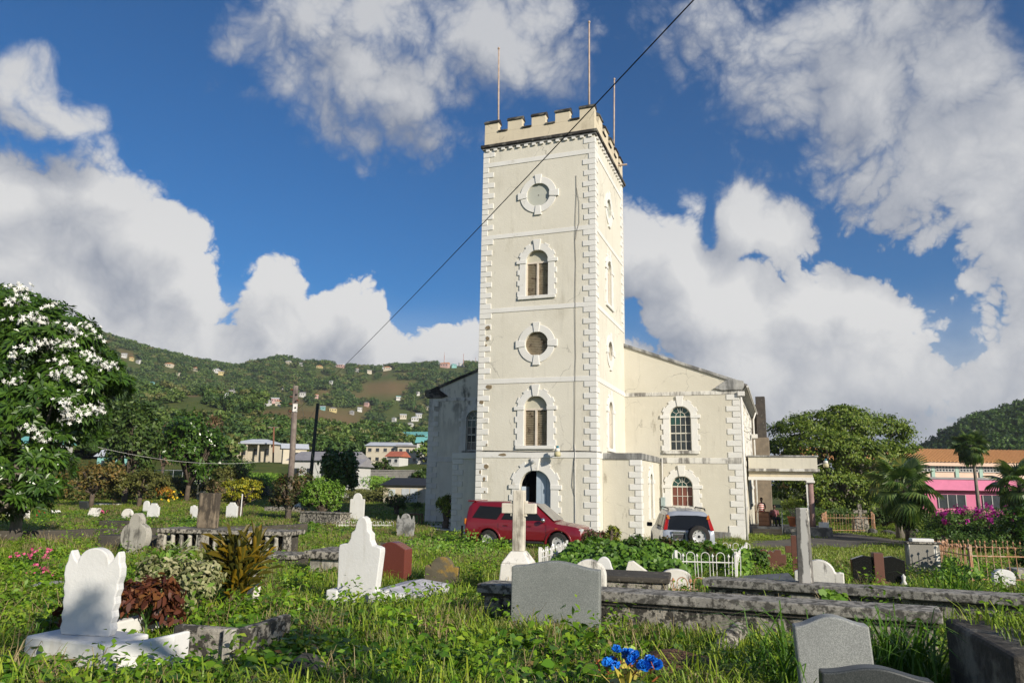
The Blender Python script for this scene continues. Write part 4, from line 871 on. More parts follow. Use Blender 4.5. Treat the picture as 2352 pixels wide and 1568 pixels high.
# front right granite pair
headstone('headstone', 'pale grey granite headstone with a serpentine top and dark polished edge', 'serp', 1852, 2010, 1416, 1640, .15, rad(-14), GGRE2, side=rad(-3.5))
headstone('headstone', 'dark grey granite headstone with a waved top in front of the pale granite one', 'serp', 1900, 2136, 1534, 1720, .12, rad(-12), GDK, side=rad(1.5))
# concrete block
BLKM = mat('dark_block_concrete', (.22, .20, .165), (.14, .125, .105), 1.6, .95, .6, 16, stain=(.045, .04, .034), sscale=1.6, slo=.46, shi=.62, samt=.9, bdist=.04)
p = at(2325, 1505, 4.76); zt_ = p.z; p.z = ground(p.x, p.y); BH = zt_-p.z; r = empty('tomb', p, rad(-15), 'massive dark concrete block tomb with grass growing on top', 'tomb')
MB().box(0, 1.5, 0, 1.36, -.5, BH).build('tomb_chest', BLKM, r, bevel=.03); BLOCKP = p
c_ = Vector((.75, .68, 0)); c_.rotate(Euler((0, 0, rad(-15)))); foot(p+c_, rad(-15), .8, .72)
# rock, log, soil
def rock(name, label, p, r3, m, seed=0, cat='rock'):
    bm = bmesh.new(); bmesh.ops.create_icosphere(bm, subdivisions=3, radius=1); rg = random.Random(seed); ph = [rg.uniform(0, 6) for _ in range(6)]
    for v in bm.verts:
        c = v.co; k = 1+.16*math.sin(2.3*c.x+ph[0])*math.sin(2.1*c.y+ph[1])+.13*math.sin(4*c.z+ph[2]+c.x*3)+.06*math.sin(8*c.x+ph[3])*math.sin(7*c.y+ph[4])
        v.co = Vector((c.x*r3[0]*k, c.y*r3[1]*k, c.z*r3[2]*k))
    me = bpy.data.meshes.new(name); bm.to_mesh(me); bm.free(); me.materials.append(m); me.polygons.foreach_set('use_smooth', [True]*len(me.polygons))
    o = bpy.data.objects.new(name, me); link(o); o.location = p; o.rotation_euler = (0, 0, seed); tag(o, label, cat); return o
ROCK = mat('rock', (.16, .15, .135), (.09, .085, .08), 5, .95, .8, 20, stain=(.04, .04, .035), sscale=4, slo=.5, shi=.65)
p = gp(708, 1572); rock('rock', 'rough dark grey boulder in the vines', p+Vector((0, 0, .05)), (.17, .15, .18), ROCK, 3)
p = gp(1545, 1560); SOIL = mat('bare_soil', (.19, .105, .06), (.12, .066, .04), 9, 1, 1., 14, bdist=.06); rock('soil_mound', 'mound of freshly dug brown soil behind the blue flowers', p+Vector((.05, .15, -.06)), (.55, .42, .22), SOIL, 5, 'soil mound')
p = gp(1668, 1512); r = empty('fallen_column', p, rad(-20), 'fallen grey stone column drum propped in the grass', 'column')
MB().tube([(-.10, -.25, .0), (.0, .05, .12), (.12, .4, .2)], [.10, .095, .09], 14).build('drum', CONC, r, True, bevel=.01)
tomb('grave_kerb', 'half buried white kerb edge lying in the grass before the broad granite stone', 1080, 1520, rad(-30), 1.35, .07, .02, PWD, sink=.2, cat='grave kerb')
rock('rock', 'pale broken lump of stone near the buried white kerb', gp(1215, 1592)+Vector((0, 0, .02)), (.10, .08, .06), CONCL, 8)
# blue flower bouquet
p = gp(1440, 1650); fl = empty('bouquet', p+Vector((0, 0, .05)), 0, 'bunch of bright blue artificial roses with orange and yellow sprigs', 'bouquet')
BLU = mat('blue_petal', (.02, .24, .80), (.01, .12, .58), 20, .4, .0); ORA = mat('orange_sprig', (.38, .12, .04), None, 5, .7, 0); YEL = mat('yellow_leaf', (.62, .52, .10), None, 5, .6, 0); LGR = mat('stem_green', (.08, .16, .03), None, 5, .6, 0)
rose = MB()
for ring, (n, rr, zz, tilt) in enumerate([(5, .055, .0, 20), (5, .04, .018, 45), (4, .022, .03, 70)]):
    for k in range(n):
        a = 2*PI*k/n+ring*.6; M = Matrix.Rotation(a, 3, 'Z') @ Matrix.Rotation(rad(-tilt), 3, 'Y'); P = [M @ Vector(q) for q in ((0, -.02, 0), (rr*.6, -.034, .004), (rr, -.018, .016), (rr*1.05, .018, .016), (rr*.6, .034, .004), (0, .02, 0))]
        rose.add([q+Vector((0, 0, zz)) for q in P], [(0, 1, 2, 3, 4, 5)])
rm = rose.mesh('rose', BLU)
rg = random.Random(4)
for k in range(17):
    a = rg.uniform(0, 2*PI); d = math.sqrt(rg.random())*.24; pos = (d*math.cos(a), d*math.sin(a)*.8, .24+.12*math.cos(d*5)+rg.uniform(-.03, .03))
    inst_me(rm, 'rose', fl, pos, (rad(50)*math.sin(a)*-d*3+.35, rad(50)*math.cos(a)*d*3, a), (.85,)*3)
sp = MB()
for k in range(60):
    a = rg.uniform(0, 2*PI); d = rg.uniform(.05, .26); b = Vector((d*math.cos(a), d*math.sin(a)*.8, .2+rg.uniform(0, .12))); t = b+Vector((rg.uniform(-.05, .05), rg.uniform(-.05, .05), rg.uniform(.0, .05))); w = Vector((rg.uniform(-1, 1), rg.uniform(-1, 1), 0)).normalized()*.008
    sp.add([b-w, b+w, t+w, t-w], [(0, 1, 2, 3)])
sp.build('sprigs', ORA, fl)
lv = MB()
for k in range(14):
    a = rg.uniform(0, 2*PI); b = Vector((.08*math.cos(a), .08*math.sin(a), .15)); e = b+Vector((.22*math.cos(a), .18*math.sin(a), rg.uniform(.05, .2))); w = Vector((-math.sin(a), math.cos(a), 0))*.022; m_ = (b+e)/2+Vector((0, 0, .03))
    lv.add([b, m_-w, e, m_+w], [(0, 1, 2, 3)])
lv.build('filler_leaves', YEL, fl); MB().lathe([(.10, -.1), (.14, .18)], 12).build('holder', LGR, fl, True)
# ------------------------------------------------------------------ fences
IRONW = mat('white_iron', (.74, .73, .70), (.6, .58, .54), 6, .6, .1, stain=(.30, .15, .07), sscale=6, slo=.66, shi=.74, samt=.6); IRONR = mat('rusty_iron', (.50, .27, .15), (.36, .17, .09), 5, .85, .3, 40, stain=(.62, .48, .36), sscale=5, slo=.55, shi=.68, samt=.8); IROND = mat('dark_iron', (.07, .05, .045), (.12, .07, .05), 5, .8, .2)
FM = {}
def fence_meshes(H, m, key):
    k = (round(H, 2), m.name, key)
    if k not in FM:
        r = .008
        pk = MB().tube([(0, 0, 0), (0, 0, H-.07)], r, 6); pk.lathe([(.012, H-.07), (.032, H-.035), (.002, H+.02)], 6)
        w = .085; hp = MB().tube([(-w, 0, 0), (-w, 0, H-w)]+[(-w*math.cos(rad(a)), 0, H-w+w*math.sin(rad(a))) for a in range(20, 161, 20)]+[(w, 0, H-w), (w, 0, 0)], r, 6)
        FM[k] = (pk.mesh('picket', m), hp.mesh('hoop', m))
    return FM[k]
def fence(name, label, runs, H, m, style='spear', step=.14, group=None, cat='fence', posts=True):
    p0 = runs[0][0]; root = empty(name, p0, 0, label, cat, group); pk, hp = fence_meshes(H, m, style)
    for a, b in runs:
        a, b = Vector(a), Vector(b); d = b-a; L = d.xy.length; yaw = math.atan2(d.y, d.x); n = max(2, round(L/step))
        def q(t): 
            v = a.lerp(b, t); return Vector((v.x, v.y, ground(v.x, v.y)))-root.location
        rl = MB(); 
        zs_ = (H-.22, .14) if style == 'spear' else (H-.20, .12)
        for zz in zs_: rl.tube([q(t)+Vector((0, 0, zz)) for t in np.linspace(0, 1, 5)], .014, 6)
        rl.build('rail', m, root)
        for i in range(n+1):
            v = q(i/n); rot = (rad(random.uniform(-2.5, 2.5)), rad(random.uniform(-2.5, 2.5)), yaw)
            if style == 'hoop' and i % 2 == 0: inst_me(hp, 'hoop', root, v, rot)
            else: inst_me(pk, 'picket', root, v, rot, (1, 1, .93 if style == 'hoop' else random.uniform(.97, 1.03)))
        if posts:
            for t in (0, 1):
                v = q(t); MB().box(-.03, .03, -.03, .03, -.1, H+.03).build('post', m, root, loc=v, rot=(0, 0, yaw), bevel=.006)
    return root
FL, FR, BR, BL = gp(1240, 1330), gp(1692, 1342), gp(1716, 1296), gp(1330, 1283)
fence('hoop_fence', 'white hooped iron railing round the creeper covered plot', [(FL.lerp(FR, .70), FR), (FR, BR), (BR, BR.lerp(BL, .55)), (FL, FL.lerp(BL, .6))], .64, IRONW, 'hoop', .16)
fence('railing', 'dark spiked iron railing in front of the red car', [(gp(1060, 1256), gp(1345, 1270))], .78, IROND, 'spear', .17)
fence('railing', 'rusty orange spiked railing round the overgrown plot by the bougainvillea', [(gp(2150, 1312), gp(2180, 1296)), (gp(2180, 1296), gp(2470, 1306)), (gp(2150, 1312), gp(2236, 1344)), (gp(2236, 1344), gp(2470, 1350))], .86, IRONR, 'spear', .17)
fence('hoop_edging', 'low rusty iron hoops in front of the low rounded headstone', [(gp(1492, 1370), gp(1606, 1374))], .34, IRONR, 'hoop', .13, posts=False)
fence('hoop_edging', 'tiny white wire hoops in the vines near the veined marble headstone', [(gp(985, 1212), gp(1060, 1216))], .3, IRONW, 'hoop', .14, posts=False)
fence('hoop_edging', 'short white hooped edging in the vines below the slim white headstone', [(gp(776, 1212), gp(900, 1212))], .36, IRONW, 'hoop', .16, posts=False)
fence('railing', 'small weathered railing round the plot with the dark stone cross', [(gp(1890, 1222), gp(2010, 1222)), (gp(1890, 1222), gp(1900, 1212)), (gp(2010, 1222), gp(2004, 1212))], 1.15, IRONR, 'spear', .22)
p = gp(1978, 1221); r = empty('grave_cross', p, rad(-14), 'dark weathered stone cross on a stepped base inside the small railing', 'grave cross'); s = mpp(p); H = (1221-1158)*s
MB().frustum(-.5, .5, -.4, .4, 0, 1.0, .12, .1).build('pedestal', CONC, r, bevel=.03); MB().box(-.12, .12, -.09, .09, 1.0, H).build('shaft', CONC, r, bevel=.02)
for sx in (-1, 1): MB().box(*sorted((sx*.12, sx*.42)), -.09, .09, H-.62, H-.40).build('arm', CONC, r, bevel=.02)
# ------------------------------------------------------------------ cars
def carpaint(name, c, rough=.25, metal=.0): return mat(name, c, tuple(x*.9 for x in c), 2, rough, 0, metal=metal, spec=.5, coat=.6)
TYRE = mat('tyre', (.02, .02, .02), (.035, .03, .028), 6, .9, .2); RIM = mat('rim_steel', (.55, .55, .54), None, 5, .4, 0, metal=.3); CGL = mat('car_glass', (.012, .014, .018), None, 2, .12, 0, spec=.12); CHROME = mat('chrome', (.7, .7, .7), None, 4, .15, 0, metal=.9); TRIM = mat('black_trim', (.025, .025, .025), None, 4, .6, 0)
LRED = mat('red_lens', (.35, .012, .01), None, 3, .2, 0); LAMB = mat('amber_lens', (.5, .16, .02), None, 3, .2, 0); LCLR = mat('clear_lens', (.6, .62, .62), None, 3, .1, 0); PLATE = mat('number_plate', (.05, .05, .05), None, 3, .5, 0)
def loft_car(sta, wheels, wr, zsill):
    """sta: x, half-width, belt z, top z, top half-width (front to rear, ascending x)"""
    xs = sorted(set([round(v, 3) for v in np.linspace(sta[0][0], sta[-1][0], 70)]+[s[0] for s in sta]))
    A = np.array(sta); prof = []
    for x in xs:
        hw, zb, zt, tw = [np.interp(x, A[:, 0], A[:, k]) for k in (1, 2, 3, 4)]
        z0 = zsill
        for wx in wheels:
            dx = abs(x-wx)
            if dx < wr: z0 = max(z0, .36+math.sqrt(wr*wr-dx*dx))
        z0 = min(z0, zb-.12)
        half = [(hw-.05, z0), (hw, z0+.05), (hw, (z0+zb)/2), (hw-.015, zb-.05), (hw-.04, zb), (tw+.02, zb+(zt-zb)*.86), (tw-.06, zt-.012), (tw*.6, zt+.012), (0, zt+.02)]
        prof.append([(x, y, z) for y, z in half]+[(x, -y, z) for y, z in half[::-1][1:]])
    n = len(prof[0]); V = [p for r in prof for p in r]; F = []
    for i in range(len(prof)-1):
        for j in range(n-1): F.append((i*n+j, i*n+j+1, (i+1)*n+j+1, (i+1)*n+j))
        F.append((i*n+n-1, i*n, (i+1)*n, (i+1)*n+n-1))
    F += [tuple(range(n)), tuple(range((len(prof)-1)*n, len(prof)*n))[::-1]]
    def side_y(x, z):
        hw, zb, zt, tw = [np.interp(x, A[:, 0], A[:, k]) for k in (1, 2, 3, 4)]
        return np.interp(z, [zb, zb+(zt-zb)*.86, zt], [hw-.04, tw+.02, tw-.06])
    return V, F, side_y
def poly_on(pts, fn, off=.012):
    """panel through (x, z) points on the body side"""
    out = MB()
    for sg in (-1, 1):
        V = [(x, sg*(fn(x, z)+off), z) for x, z in pts]; c = (sum(v[0] for v in V)/len(V), sg*(fn(sum(v[0] for v in V)/len(V), sum(v[2] for v in V)/len(V))+off+.004), sum(v[2] for v in V)/len(V))
        out.add(V+[c], [(i, (i+1) % len(V), len(V)) for i in range(len(V))])
    return out
def wheel(parent, x, y, r, w, face, holes=8):
    wh = bpy.data.objects.new('wheel', None); link(wh, parent); wh.location = (x, y, r)
    MB().lathe([(r*.62, -w/2), (r*.93, -w/2), (r, -w*.35), (r, w*.35), (r*.93, w/2), (r*.62, w/2)], 28, axis='y', cap=False).build('tyre', TYRE, wh, True)
    s = 1 if face > 0 else -1
    MB().lathe([(.001, s*w*.30), (r*.2, s*w*.34), (r*.45, s*w*.22), (r*.58, s*w*.36), (r*.66, s*w*.48)], 24, axis='y', cap=False).build('rim', RIM, wh, True)
    hl = MB()
    for k in range(holes):
        a = 2*PI*k/holes; hl.lathe([(r*.06, s*w*.26), (r*.055, s*w*.33)], 8, (r*.47*math.cos(a), 0, r*.47*math.sin(a)), 'y')
    hl.build('rim_hole', TRIM, wh); MB().lathe([(r*.14, s*w*.3), (r*.10, s*w*.42)], 12, axis='y').build('hub', TRIM, wh, True)
    return wh
# red four by four, side on
p = gp(1210, 1243); p = at(1214, 1243, 28.0); p.z = ground(p.x, p.y)
rc = empty('parked_car', p, rad(-19), 'dusty dark red five door off roader parked at the tower door', 'car')
RED = carpaint('red_car_paint', (.17, .006, .012), .3)
st = [(-2.28, .74, .92, 1.0, .66), (-2.24, .83, 1.0, 1.30, .66), (-2.16, .845, 1.03, 1.60, .66), (-2.02, .85, 1.04, 1.735, .64), (-1.0, .85, 1.05, 1.765, .64), (.0, .85, 1.05, 1.74, .63), (.42, .85, 1.04, 1.68, .62), (.85, .85, 1.02, 1.34, .67), (1.18, .84, .98, 1.08, .74), (1.30, .84, .95, 1.045, .76), (2.0, .82, .84, .955, .74), (2.20, .80, .78, .88, .72), (2.28, .72, .66, .74, .66)]
V, F, sy = loft_car(st, (-1.3, 1.38), .45, .40)
b = MB().add(V, F).build('body', RED, rc, True, bevel=0); es = b.modifiers.new('es', 'EDGE_SPLIT'); es.split_angle = rad(42)
poly_on([(-1.98, 1.16), (-1.0, 1.12), (-.72, 1.56), (-1.72, 1.60)], sy).build('rear_side_window', CGL, rc); poly_on([(-.82, 1.13), (-.10, 1.12), (-.10, 1.56), (-.58, 1.57)], sy).build('door_window', CGL, rc); poly_on([(.0, 1.12), (.80, 1.12), (.36, 1.54), (.0, 1.57)], sy).build('door_window', CGL, rc)
for x in (-.05, .92, -.92): 
    q = MB(); q.add([(x-.006, -(sy(x, z)+.006) if z > 1.03 else -.853, z) for z in (.5, .75, 1.0)]+[(x+.006, -(sy(x, z)+.006) if z > 1.03 else -.853, z) for z in (.5, .75, 1.0)], [(0, 3, 4, 1), (1, 4, 5, 2)]); q.build('door_seam', TRIM, rc)
ws = MB(); ws.add([(.46, .55, 1.665), (.46, -.55, 1.665), (1.17, -.70, 1.10), (1.17, .70, 1.10)], [(0, 1, 2, 3)]); 
for i, v in enumerate(ws.v): ws.v[i] = (v[0]+.01, v[1], v[2]+.035)
ws.build('windscreen', mat('dusty_glass', (.30, .28, .24), (.2, .19, .17), 3, .3, 0, spec=.5), rc)
MB().tube([(1.10, -.5, 1.16), (.95, .1, 1.27)], .012, 5).build('wiper', TRIM, rc)
rr_ = MB(); rr_.box(-2.24, -1.9, -.62, .62, 1.74, 1.79); rr_.build('roof_spoiler', RED, rc, bevel=.02)
for sg in (-1, 1):
    MB().obox((2.16, sg*.62, .80), .16, .28, .16).build('headlight', LCLR, rc, bevel=.03); MB().obox((-2.26, sg*.78, 1.02), .06, .10, .22).build('tail_lamp', LRED if sg > 0 else LAMB, rc, bevel=.02)
    MB().lathe([(.07, -.06), (.09, 0), (.06, .06)], 10, (.85, sg*.98, 1.15), 'x').build('wing_mirror', CHROME, rc, True); MB().tube([(.85, sg*.85, 1.08), (.85, sg*.95, 1.13)], .02, 5).build('mirror_arm', TRIM, rc)
    MB().obox((1.3, sg*.845, .86), .10, .02, .05).build('side_repeater', LAMB, rc)
    for x in (-.62, .30): MB().obox((x, sg*.865, .93), .16, .03, .04).build('door_handle', RED, rc, bevel=.01)
MB().obox((2.27, 0, .50), .16, 1.6, .24).build('bumper', RED, rc, bevel=.06); MB().obox((-2.27, 0, .52), .16, 1.56, .2).build('bumper', CHROME, rc, bevel=.05); MB().obox((2.24, 0, .74), .05, .9, .14).build('grille', TRIM, rc)
MB().box(-2.0, 2.0, -.7, .7, .3, .62).build('underbody', TRIM, rc)
for sg in (-1, 1):
    MB().box(-.8, .85, *sorted((sg*.80, sg*.95)), .33, .40).build('running_board', TRIM, rc, bevel=.015)
    for x in (-1.3, 1.38):
        wheel(rc, x, sg*.72, .37, .24, sg, 6)
        ar = MB(); ar.ring([(x+.44*math.cos(rad(a)), .36+.44*math.sin(rad(a))) for a in range(-5, 186, 10)], [(x+.51*math.cos(rad(a)), .36+.51*math.sin(rad(a))) for a in range(-5, 186, 10)], *sorted((sg*.80, sg*.885)), closed=False); ar.build('wheel_arch', RED, rc, True, bevel=.015)
foot(p, rad(-19), 2.4, .95)
# silver one, rear on
p = at(1562, 1262, 27.2); p.z = ground(p.x, p.y)
sc_ = empty('parked_car', p, rad(-19+90+14.5), 'silver off roader with a spare wheel on its tailgate, parked facing the annex', 'car')
SIL = carpaint('silver_car_paint', (.42, .45, .50), .28, .35)
# local x points forward; rear at x = -2.1
st = [(-2.10, .70, .80, .86, .60), (-2.07, .84, .98, 1.0, .70), (-2.05, .865, 1.02, 1.15, .74), (-1.96, .868, 1.03, 1.50, .69), (-1.82, .87, 1.03, 1.645, .655), (-1.2, .87, 1.02, 1.69, .65), (-.2, .87, 1.0, 1.70, .645), (.30, .87, .99, 1.64, .64), (1.05, .86, .97, 1.10, .74), (1.15, .86, .95, 1.04, .76), (1.9, .84, .86, .94, .74), (2.12, .76, .70, .78, .66)]
V, F, sy2 = loft_car(st, (-1.3, 1.32), .40, .36)
b = MB().add(V, F).build('body', SIL, sc_, True); es = b.modifiers.new('es', 'EDGE_SPLIT'); es.split_angle = rad(42)
def rearx(z): return np.interp(z, [1.0, 1.15, 1.50, 1.645], [-2.07, -2.05, -1.96, -1.82])
rg_ = MB(); pts = [(-.70, 1.07), (-.35, 1.05), (.35, 1.05), (.70, 1.07), (.60, 1.50), (.3, 1.53), (-.3, 1.53), (-.60, 1.50)]
rg_.add([(rearx(z)-.045, y, z) for y, z in pts], [tuple(range(8))]); rg_.build('rear_window', CGL, sc_)
for sg in (-1, 1):
    lm = MB(); q = [(sg*.715, 1.06), (sg*.84, 1.05), (sg*.70, 1.55), (sg*.625, 1.50)]; lm.add([(rearx(z)-.05, y, z) for y, z in q]+[(rearx(z)+.10, y*1.03, z) for y, z in q], [(0, 1, 2, 3), (0, 1, 5, 4), (1, 2, 6, 5), (2, 3, 7, 6), (3, 0, 4, 7)])
    o = lm.build('tail_lamp', LRED, sc_); MB().obox((0, 0, 0), .03, .08, .13).build('indicator', LAMB, o, loc=(rearx(1.47)-.045, sg*.665, 1.46), rot=(rad(-sg*14), rad(15), 0))
    poly_on([(-1.80, 1.10), (-1.2, 1.09), (-1.2, 1.50), (-1.70, 1.52)], sy2).build('side_window', CGL, sc_) if sg > 0 else None
    MB().tube([(-1.75, sg*.62, 1.68), (-1.68, sg*.62, 1.745), (.1, sg*.61, 1.755), (.2, sg*.61, 1.69)], .02, 6).build('roof_rail', TRIM, sc_, True)
    MB().obox((.72, sg*1.0, 1.08), .12, .2, .15).build('wing_mirror', TRIM, sc_, bevel=.03)
    for x in (-1.3, 1.32): wheel(sc_, x, sg*.76, .35, .21, sg, 6)
poly_on([(-1.10, 1.09), (-.25, 1.08), (-.25, 1.52), (-1.10, 1.51)], sy2).build('side_window', CGL, sc_); poly_on([(-.15, 1.08), (.75, 1.07), (.30, 1.48), (-.15, 1.52)], sy2).build('side_window', CGL, sc_)
sw = wheel(sc_, -2.24, -.30, .36, .22, -1, 8); sw.rotation_euler = (0, 0, rad(-90)); sw.location.z = .86
MB().obox((-2.12, .33, .88), .03, .52, .26).build('plate_recess', SIL, sc_, bevel=.02); MB().obox((-2.14, .33, .84), .02, .40, .15).build('number_plate', PLATE, sc_); MB().obox((-2.16, .33, .98), .05, .44, .05).build('plate_garnish', CHROME, sc_, bevel=.01)
MB().obox((-2.12, 0, .56), .2, 1.66, .24).build('bumper', mat('grey_bumper', (.22, .23, .25), None, 3, .5, 0), sc_, bevel=.06); MB().tube([(-2.09, -.05, 1.09), (-2.09, -.5, 1.12)], .012, 5).build('wiper', TRIM, sc_); MB().box(-1.9, 1.9, -.7, .7, .28, .6).build('underbody', TRIM, sc_)
MB().tube([(-1.5, 0, 1.71), (-1.8, 0, 1.98)], .006, 4).build('aerial', TRIM, sc_)
foot(p, rad(-19+90+14.5), 2.2, .95)
# ------------------------------------------------------------------ people at the porch
SKIN = mat('dark_skin', (.085, .045, .03), None, 3, .6, 0); HAIR = mat('black_hair', (.012, .01, .01), None, 3, .9, 0)
def person(label, joints, bones, radii, loc, rz, clothes, head):
    o0 = empty('person', loc, rz, label, 'person')
    names = list(joints); me = bpy.data.meshes.new('body'); me.from_pydata([joints[n] for n in names], [(names.index(a), names.index(b)) for a, b in bones], [])
    o = bpy.data.objects.new('body', me); link(o, o0)
    sk = o.modifiers.new('skin', 'SKIN'); sk.use_smooth_shade = True
    for i, n in enumerate(names):
        v = me.skin_vertices[0].data[i]; rr = radii[n]; v.radius = rr if hasattr(rr, '__len__') else (rr, rr); v.use_root = (n == 'pelvis')
    sb = o.modifiers.new('sub', 'SUBSURF'); sb.levels = sb.render_levels = 1; me.materials.append(SKIN)
    hx, hy, hz = head
    bm = bmesh.new(); bmesh.ops.create_uvsphere(bm, u_segments=14, v_segments=10, radius=.1)
    for v in bm.verts: v.co = Vector((v.co.x*.82, v.co.y*.98, v.co.z*1.2)) + Vector((0, -.012 if v.co.z < 0 and v.co.y < 0 else 0, 0))
    hm = bpy.data.meshes.new('head'); bm.to_mesh(hm); bm.free(); hm.materials.append(SKIN); hm.polygons.foreach_set('use_smooth', [True]*len(hm.polygons)); ho = inst_me(hm, 'head', o0, head)
    MB().add([(-.016, -.095, .0), (.016, -.095, .0), (0, -.125, -.025), (0, -.095, .04)], [(0, 2, 3), (2, 1, 3), (0, 1, 2)]).build('nose', SKIN, ho)
    for sg in (-1, 1):
        MB().lathe([(.002, -.006), (.012, 0), (.002, .006)], 8, (sg*.034, -.088, .02), 'y').build('eye', mat('eye', (.5, .48, .45), None, 3, .4, 0), ho, True); MB().lathe([(.012, -.01), (.026, 0), (.012, .01)], 8, (sg*.085, .005, -.005), 'x').build('ear', SKIN, ho, True)
    MB().obox((0, -.094, -.052), .045, .01, .012).build('mouth', mat('lips', (.12, .045, .04), None, 3, .5, 0), ho)
    hr = MB().lathe([(.088, .02), (.092, .06), (.075, .105), (.03, .128), (.002, .132)], 14, (0, .012, 0)); hr.build('hair', HAIR, ho, True)
    for nm, m, jl, rl in clothes:
        mb = MB()
        for seq, rads in zip(jl, rl): mb.tube([joints[n] if isinstance(n, str) else n for n in seq], rads, 12)
        mb.build(nm, m, o0, True)
    for sd in ('l', 'r'):                                   # fingers and thumb
        hnd = Vector(joints['hand_'+sd]); dr = (hnd-Vector(joints['wrist_'+sd])).normalized(); side = dr.cross(Vector((0, 0, 1)));  side = side.normalized() if side.length > .1 else Vector((1, 0, 0))
        fg = MB()
        for k in range(4): a = hnd+side*(k-1.5)*.019; fg.tube([a, a+dr*(.045-.004*abs(k-1.4)), a+dr*.07+Vector((0, 0, -.02))], [.010, .009, .006], 5)
        a = hnd-dr*.04+side*.035; fg.tube([a, a+side*.025+dr*.02, a+side*.03+dr*.05], [.011, .010, .007], 5); fg.build('fingers', SKIN, o0, True)
    return o0
def stripes(name, c1, c2, sc):
    m = bpy.data.materials.new(name); m.use_nodes = True; T = NT(m.node_tree); b = T.n['Principled BSDF']; sp = T.new('ShaderNodeSeparateXYZ'); T.link(T.new('ShaderNodeTexCoord').outputs['Object'], sp.inputs[0])
    f = T.math('GREATER_THAN', T.math('FRACT', T.math('MULTIPLY', sp.outputs[2], sc)), .5); T.link(T.mix(f, c1, c2), b.inputs['Base Color']); b.inputs['Roughness'].default_value = .9; return m
J = {'pelvis': (0, 0, .92), 'belly': (0, .0, 1.08), 'chest': (0, .01, 1.28), 'neck': (0, .01, 1.46), 'skull': (0, 0, 1.54), 'sh_l': (.18, .01, 1.38), 'el_l': (.25, -.02, 1.12), 'wrist_l': (.22, -.2, .98), 'hand_l': (.20, -.28, .97), 'sh_r': (-.18, .01, 1.38), 'el_r': (-.25, .0, 1.12), 'wrist_r': (-.22, -.17, .97), 'hand_r': (-.2, -.25, .96),
     'hip_l': (.09, 0, .88), 'knee_l': (.10, -.02, .48), 'ank_l': (.10, .02, .09), 'toe_l': (.11, -.14, .04), 'hip_r': (-.09, 0, .88), 'knee_r': (-.10, -.01, .48), 'ank_r': (-.10, .03, .09), 'toe_r': (-.11, -.13, .04)}
BN = [('pelvis', 'belly'), ('belly', 'chest'), ('chest', 'neck'), ('neck', 'skull'), ('chest', 'sh_l'), ('sh_l', 'el_l'), ('el_l', 'wrist_l'), ('wrist_l', 'hand_l'), ('chest', 'sh_r'), ('sh_r', 'el_r'), ('el_r', 'wrist_r'), ('wrist_r', 'hand_r'), ('pelvis', 'hip_l'), ('hip_l', 'knee_l'), ('knee_l', 'ank_l'), ('ank_l', 'toe_l'), ('pelvis', 'hip_r'), ('hip_r', 'knee_r'), ('knee_r', 'ank_r'), ('ank_r', 'toe_r')]
RD = {'pelvis': (.14, .11), 'belly': (.13, .1), 'chest': (.15, .11), 'neck': .055, 'skull': .06, 'sh_l': .06, 'el_l': .042, 'wrist_l': .03, 'hand_l': .035, 'sh_r': .06, 'el_r': .042, 'wrist_r': .03, 'hand_r': .035, 'hip_l': .09, 'knee_l': .06, 'ank_l': .04, 'toe_l': .04, 'hip_r': .09, 'knee_r': .06, 'ank_r': .04, 'toe_r': .04}
SHIRT = stripes('red_white_stripes', (.45, .03, .03), (.75, .72, .68), 9.); PANTS = mat('dark_trousers', (.03, .035, .05), None, 3, .9, 0); SHIRT2 = stripes('patterned_shirt', (.35, .06, .06), (.06, .10, .12), 14.)
Mch = Matrix.Translation(CH.location) @ Matrix.Rotation(-TH, 4, 'Z')
def chp(x, y, z): return Mch @ Vector((x, y, z))
person('person in a red and white striped sleeveless shirt standing behind the desk', J, BN, RD, chp(7.22, 14.9, .25), -TH+rad(-10),
       [('shirt', SHIRT, [[(0, .0, .86), 'belly', 'chest', (0, .01, 1.42)]], [[.165, .155, .19, .10]]), ('trousers', PANTS, [[(.09, 0, .92), 'knee_l', (.1, .02, .12)], [(-.09, 0, .92), 'knee_r', (-.1, .03, .12)]], [[.105, .075, .06], [.105, .075, .06]]), ('shoes', TRIM, [['ank_l', 'toe_l'], ['ank_r', 'toe_r']], [[.05, .05], [.05, .05]])], (0, -.01, 1.62))
J2 = dict(J); d_ = -.43
for k in ('pelvis', 'belly', 'chest', 'neck', 'skull', 'sh_l', 'el_l', 'wrist_l', 'hand_l', 'sh_r', 'el_r', 'wrist_r', 'hand_r', 'hip_l', 'hip_r'): J2[k] = (J[k][0], J[k][1]+.08, J[k][2]+d_)
for sd, sg in (('l', 1), ('r', -1)): J2['knee_'+sd] = (sg*.13, -.36, .50); J2['ank_'+sd] = (sg*.12, -.40, .09); J2['toe_'+sd] = (sg*.13, -.56, .04); J2['wrist_'+sd] = (sg*.18, -.2, .60); J2['hand_'+sd] = (sg*.15, -.29, .58)
person('person in a dark patterned shirt sitting on a chair beside the handrail', J2, BN, RD, chp(8.0, 14.9, .25), -TH+rad(20),
       [('shirt', SHIRT2, [[(0, .08, .44), 'belly', 'chest', (0, .09, .99)], ['sh_l', 'el_l'], ['sh_r', 'el_r']], [[.165, .155, .19, .10], [.075, .06], [.075, .06]]), ('trousers', PANTS, [['hip_l', 'knee_l', (.12, -.4, .12)], ['hip_r', 'knee_r', (-.12, -.4, .12)]], [[.105, .085, .06], [.105, .085, .06]]), ('shoes', TRIM, [['ank_l', 'toe_l'], ['ank_r', 'toe_r']], [[.05, .05], [.05, .05]])], (0, .07, 1.19))
